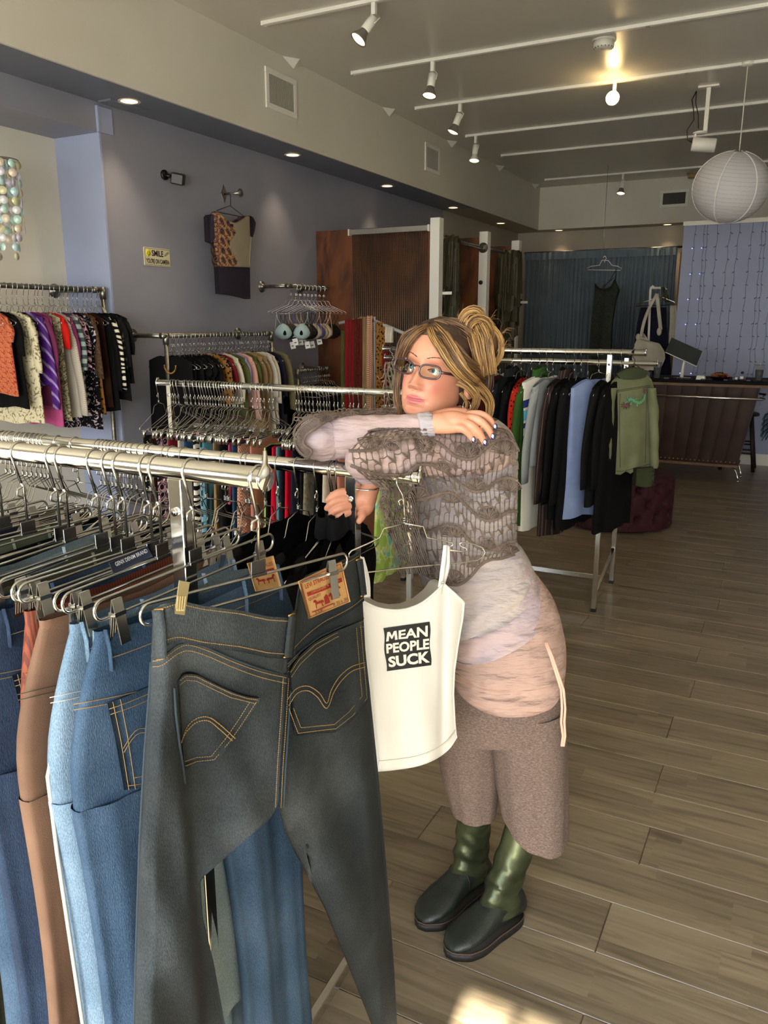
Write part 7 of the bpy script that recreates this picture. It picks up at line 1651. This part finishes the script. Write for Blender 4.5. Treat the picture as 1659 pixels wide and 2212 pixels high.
# ---------------------------------------------------------------- boots
bt = mat('metallic_green_leather', '#2f3626', .36, .6, c2='#5a6245', kind='noise', scale=9, mix=(.35, .7), bump=.3, bscale=60)
btd = mat('dark_green_leather', '#161c18', .45, c2='#222a24', kind='noise', scale=12, bump=.3, bscale=200, spec=.5); rub = mat('dark_rubber_sole', '#1c1917', .6)
def boot(heel, toe, shaft, nm, lab):
    t = bpy.data.objects.new(nm, None); COL.objects.link(t); t.parent = wm; t.location = (0, 0, 0)
    heel, toe = Vector(heel), Vector(toe); d = (toe-heel); L = d.length; d.normalize(); s = Vector((d.y, -d.x, 0))
    wp = fy([(0, .026), (.06, .034), (.25, .036), (.45, .040), (.68, .050), (.85, .047), (.95, .034), (1, .014)]); hp_ = fy([(0, .09), (.08, .125), (.2, .14), (.33, .13), (.45, .108), (.6, .086), (.8, .066), (.93, .052), (1, .034)])
    R = []; N = 34
    for j in range(N+1):
        u = j/N; w_, h_ = wp(u), hp_(u); c = heel+d*(L*u)
        R.append([c+s*(w_*math.copysign(abs(math.cos(a))**.8, math.cos(a)))+Vector((0, 0, .018+max(0, h_-.018)*(.5+.5*math.sin(a))**.85)) for a in [2*PI*k/24-PI/2 for k in range(24)]])
    MB().rings(R, True).obj('boot_foot', btd, t, off=W0)
    n = 60; P = []
    for k in range(n):
        a = 2*PI*k/n; u = .5+.5*math.cos(a)*1.0; w_ = (wp(min(max(u, .06), .93))+.006)*(1-abs(2*u-1)**5)**.5; P.append(heel+d*(L*(-.02+1.04*u))+s*(w_*math.copysign(1, math.sin(a))*min(1, abs(math.sin(a))*3)))
    MB().rings([[p+Vector((0, 0, z)) for p in P] for z in (.002, .012, .021)], True).obj('sole', rub, t, off=W0)
    b = MB(); b.tube([p+Vector((0, 0, .025)) for p in P], .0016, 5, closed=True); b.obj('welt_stitching', mat('welt_thread', '#5b4636', .8), t, off=W0)
    f = pl([tuple(x) for x in shaft[0]]); w2 = pl([(x, y) for x, y in shaft[1]]); R = []
    for j in range(31):
        v = j/30; c = Vector(f(v)); a_, b_ = w2(v)
        R.append([c+s*(a_*math.cos(q))+d*(b_*math.sin(q))+(s*math.cos(q)+d*math.sin(q))*(.0042*math.sin(v*34+2.2*math.sin(q*2+v*3))*math.sin(PI*min(1, v*1.3))) for q in [2*PI*k/36 for k in range(36)]])
    MB().rings(R, True).obj('boot_shaft', bt, t, off=W0)
    b = MB(); b.tube([Vector(f(v))+s*(w2(v)[0]*math.cos(-.15)+.001)*(1)+d*(w2(v)[1]*math.sin(-.15)) for v in [k/24 for k in range(25)]], .0016, 5); b.obj('zip_piping', mat('zip_brass', '#6f6440', .5), t, off=W0)
    b = MB(); b.tube([heel+d*(L*.42)+s*(wp(.42)*math.cos(a)*1.02)+Vector((0, 0, .02+(hp_(.42)-.018)*(.5+.5*math.sin(a))**.85+.001)) for a in [-.4+k*.2 for k in range(20)]], .0012, 5); b.obj('toe_seam', rub, t, off=W0)
    return t
h1, t1_ = Vector((-.655, 1.905, 0)), Vector((-.752, 1.655, 0)); h2, t2_ = Vector((-.525, 1.825, 0)), Vector((-.645, 1.60, 0))
def shaft(h, t, top, w0, w1): 
    d = (t-h).normalized(); a = h+d*.055; a = h+d*.072; return [a+Vector((0, 0, .055)), a+d*-.004+Vector((0, 0, .13)), (a-d*.015).lerp(Vector((top.x, top.y, 0)), .5)+Vector((0, 0, .23)), top], [(.040, .075), (.041, .058), (.045, .050), w1]
T1_ = at(1023, 1735, 2.17); T2_ = at(1136, 1770, 2.10)
boot(h1, t1_, shaft(h1, t1_, T1_, 0, (.047, .05)), 'boot', ''); boot(h2, t2_, shaft(h2, t2_, T2_, 0, (.048, .05)), 'boot', '')
# ---------------------------------------------------------------- crochet shawl
yarn = mat('taupe_yarn', '#74655b', .9, c2='#62554c', scale=40, bump=.5, bscale=900)
def QD(x, y):
    k = min(abs((x-1008)/116), 1); tor = 1.90-.118*(1-k*k)**.5
    u = min(max((x-792)/283, -.2), 1.1); ay = 986-16*u; ra = 52+6*u; dy = (y-ay)/ra; axd = 1.625+.195*u
    if x < 792: dy = math.hypot(dy, (792-x)/46)
    arm = axd-.056*(1-dy*dy)**.5 if abs(dy) < 1 else 9
    if abs(dy) >= 1 and y > ay:
        # cloth hangs from the arm
        hang = axd-.02+.0012*(y-ay-ra)*.2
        k2 = min((y-ay-ra)/120, 1); tor = min(tor, hang*(1-k2)+tor*k2) if x > 840 else hang
    return min(arm, tor)-.010
from mathutils.bvhtree import BVHTree
def bvh_of(names):
    V, P = [], []
    for o in [c for c in top_.children if c.name.split('.')[0] in names]+[top_]:
        n0 = len(V); V += [tuple(v.co+W0) for v in o.data.vertices]; P += [tuple(n0+i for i in p.vertices) for p in o.data.polygons]
    return BVHTree.FromPolygons(V, P)
BV = bvh_of(('sleeve',)); CAMP = Vector((0, 0, HC))
def hitD(x, y, far=3):
    r = (at(x, y, 1.0)-CAMP); l = r.length; h = BV.ray_cast(CAMP, r.normalized()); return h[3]/l if h[0] is not None else None
def Q(x, y, e=0):
    d = QD(x, y)
    if y > 925 or x > 1040:
        h = hitD(x, y)
        if h and h > 1.45: d = min(d, h-.006) if h < d+.02 else d
    return at(x, y, d-e)
CR = lambda pts, ox=620, oy=880, s=3.19: [(ox+x/s, oy+y/s) for x, y in pts]
rows = [CR([(560, 170), (640, 150), (740, 140), (860, 150), (960, 150), (1060, 150), (1160, 165), (1260, 175), (1380, 180), (1450, 150), (1520, 170), (1560, 230)]),
 CR([(430, 300), (520, 298), (600, 290), (700, 240), (800, 210), (900, 205), (1000, 225), (1080, 270), (1150, 330), (1220, 355), (1290, 350), (1350, 300), (1420, 245), (1500, 215), (1560, 235), (1590, 290)]),
 CR([(440, 400), (520, 430), (620, 462), (720, 468), (820, 462), (900, 400), (960, 392), (1040, 410), (1130, 470), (1200, 530), (1260, 570), (1320, 580), (1380, 560), (1440, 510), (1520, 485), (1590, 505)]),
 CR([(640, 560), (700, 560), (790, 600), (850, 640), (920, 640), (1000, 615), (1080, 590), (1140, 590), (1200, 640), (1260, 700), (1330, 760), (1400, 780), (1460, 760), (1520, 720), (1588, 715)]),
 CR([(640, 690), (700, 740), (750, 790), (820, 840), (880, 855), (960, 860), (1040, 830), (1120, 815), (1190, 850), (1250, 910), (1310, 960), (1380, 985), (1450, 970), (1520, 930), (1584, 922)]),
 CR([(700, 850), (760, 960), (830, 1060), (900, 1120), (980, 1165), (1060, 1205), (1130, 1222), (1200, 1215), (1270, 1160), (1330, 1090), (1400, 1050), (1480, 1040), (1568, 1012)])]
shawl = MB()
def braid(b, F_, n, amp, r):
    for ph in (0, PI*.66, PI*1.33):
        P = []
        for k in range(n+1):
            t = k/n; x, y = F_(t); x2, y2 = F_(min(t+.01, 1)); x1, y1 = F_(max(t-.01, 0)); l = math.hypot(x2-x1, y2-y1) or 1; o_ = amp*math.sin(k*1.1+ph); P.append(Q(x-(y2-y1)/l*o_, y+(x2-x1)/l*o_, .003+.002*math.cos(k*1.1+ph)))
        b.tube(P, r, 5)
fr_ = [pl(r) for r in rows]
for i, f in enumerate(fr_): braid(shawl, f, 230, 2.6, .0017)
sh_ob = shawl.obj('crochet_shawl', yarn, wm, off=W0)
def strand(b, p, q, bow, r=.0008, lift=.004, n=7):
    P = []
    for k in range(n+1):
        t = k/n; x = p[0]*(1-t)+q[0]*t; y = p[1]*(1-t)+q[1]*t; l = math.hypot(q[0]-p[0], q[1]-p[1]) or 1; nx, ny = -(q[1]-p[1])/l, (q[0]-p[0])/l; s_ = math.sin(PI*t)*bow; P.append(Q(x+nx*s_, y+ny*s_, .001+lift*math.sin(PI*t)))
    b.tube(P, r, 4)
netb, fanb = MB(), MB()
for i in range(len(rows)-1):
    A_, B_ = fr_[i], fr_[i+1]; nb = 30
    for k in range(nb):
        ta = (k+.5)/nb; tb2 = min(ta+.012*(1 if i % 2 else -1), 1); pa, pb_ = A_(ta), B_(tb2); mid = ((pa[0]+pb_[0])/2+random.uniform(-3, 3), (pa[1]+pb_[1])/2+random.uniform(-6, 6))
        gap = math.hypot(pa[0]-pb_[0], pa[1]-pb_[1])
        if gap < 9: continue
        m1 = ((pa[0]*.62+pb_[0]*.38), (pa[1]*.62+pb_[1]*.38)); m2 = ((pa[0]*.36+pb_[0]*.64), (pa[1]*.36+pb_[1]*.64))
        nxt = A_(min((k+1.5)/nb, 1)); nxb = B_(min(tb2+1/nb, 1)); m1n = ((nxt[0]*.62+nxb[0]*.38), (nxt[1]*.62+nxb[1]*.38)); m2n = ((nxt[0]*.36+nxb[0]*.64), (nxt[1]*.36+nxb[1]*.64))
        for q in range(5):
            w_ = (q-2)*.0065; strand(netb, A_(min(max(ta+w_, 0), 1)), m1, (q-2)*1.2, n=5)
            strand(netb, m2, B_(min(max(tb2+w_, 0), 1)), (q-2)*1.2, n=5)
        for q in (-1, 0, 1):
            strand(netb, m1, m2n if (k % 2) else m2, q*1.6, r=.0011, n=5); 
        strand(netb, m1, m1n, 3, r=.0010, n=5) if k % 2 == 0 else strand(netb, m2, m2n, -3, r=.0010, n=5)
def fan(cx, cy, a0, a1, r, n=22):
    cx, cy = 620+cx/3.19, 880+cy/3.19; r = r/3.19; a0, a1 = math.radians(a0), math.radians(a1)
    for k in range(n):
        a = a0+(a1-a0)*k/(n-1); strand(fanb, (cx+r*.08*math.cos(a), cy+r*.08*math.sin(a)), (cx+r*math.cos(a), cy+r*math.sin(a)), 1.4*math.sin(k*1.9), r=.0010, lift=.007, n=6)
    P = [Q(cx+r*1.02*math.cos(a0+(a1-a0)*k/30), cy+r*1.02*math.sin(a0+(a1-a0)*k/30), .004) for k in range(31)]; fanb.tube(P, .0014, 5)
for q in ((575, 200, 10, 170, 88), (950, 262, 180, 360, 62), (950, 262, 15, 165, 50), (1250, 340, 200, 345, 96), (1500, 322, 190, 350, 100), (720, 300, 200, 340, 60), (1070, 440, 200, 350, 62), (1300, 560, 195, 345, 74), (1535, 575, 185, 350, 82), (900, 635, 190, 350, 84), (1130, 660, 190, 350, 70), (1390, 770, 190, 350, 84), (830, 830, 190, 350, 70), (1150, 895, 185, 355, 86), (1380, 975, 190, 350, 66), (1540, 1010, 190, 340, 62), (960, 1140, 180, 350, 70), (1140, 1205, 190, 350, 84), (700, 650, 100, 260, 60), (1300, 1100, 180, 300, 60)): fan(*q)
netb.obj('crochet_net', yarn, sh_ob, off=W0)['kind'] = 'stuff'; fanb.obj('crochet_fans', yarn, sh_ob, off=W0)['kind'] = 'stuff'
# shawl over the right elbow and round the far arm
eb = MB()
def QR(x, y, e=0):   # surface of the right upper arm / elbow
    u = min(max((x-690)/190, 0), 1); ax = 1.69+.15*u; ay = 950-16*u; dy = (y-ay)/(58-6*u)
    if x < 690: dy = math.hypot(dy, (690-x)/52)
    return at(x, y, ax-.052*math.sqrt(max(0, 1-dy*dy))-.006-e)
def braid2(pts, n, amp, r):
    F_ = pl(pts)
    for ph in (0, PI*.66, PI*1.33):
        eb.tube([QR(F_(k/n)[0]+amp*math.sin(k*1.1+ph), F_(k/n)[1]+amp*math.cos(k*1.1+ph), .003) for k in range(n+1)], r, 5)
edges = [[(668, 989), (652, 982), (640, 966), (636, 948), (644, 930), (660, 915), (680, 903), (705, 896), (726, 893)], [(662, 991), (672, 975), (655, 960), (662, 938), (680, 925), (700, 912), (722, 902)], [(640, 950), (634, 938), (640, 922), (660, 905), (690, 893), (715, 890), (728, 896)],
 [(655, 905), (672, 899), (690, 905), (705, 893), (720, 899), (735, 893)], [(730, 893), (760, 889), (790, 893), (820, 886), (850, 888), (868, 892)], [(735, 900), (765, 896), (795, 901), (825, 893), (852, 895), (870, 899)], [(740, 893), (770, 884), (800, 889), (830, 882), (860, 886)]]
for e_ in edges: braid2(e_, 60, 2.0, .0017)
for k in range(60):
    a, c = pl(edges[0])(k/59), pl(edges[1])(k/59); eb.tube([QR(*a, .001), QR((a[0]+c[0])/2, (a[1]+c[1])/2, .005), QR(*c, .001)], .001, 4)
    a, c = pl(edges[4])(k/59), pl(edges[5])(min(1, k/59+.02)); eb.tube([QR(*a, .001), QR(*c, .002)], .001, 4)
for k in range(26):
    x = 640+k*9.4; y0 = 905-16*min(1, k/8); eb.tube([QR(x+5*math.cos(q), y0+4*math.sin(q)+3*math.sin(k), .004) for q in [2*PI*i/10 for i in range(10)]], .0014, 4, closed=True)
eb.obj('crochet_sleeve_edge', yarn, sh_ob, off=W0)
# part of the shawl that hangs behind the rail by the hand
hb2 = MB()
for j in range(9):
    y = 1030+j*24; x0, x1 = 812+j*6, 880+j*3
    hb2.tube([at(x0+(x1-x0)*k/14+3*math.sin(k*1.4+j), y+5*math.sin(k*2.2+j*1.3), 1.72+.003*math.sin(k*2)) for k in range(15)], .0016, 4)
for k in range(30):
    x0 = 812+k*2.3; hb2.tube([at(x0+j*5+3*math.sin(j*1.2+k), 1020+j*22, 1.722+.003*math.sin(j+k)) for j in range(11)], .0011, 4)
hb2.obj('crochet_hanging_corner', yarn, sh_ob, off=W0)
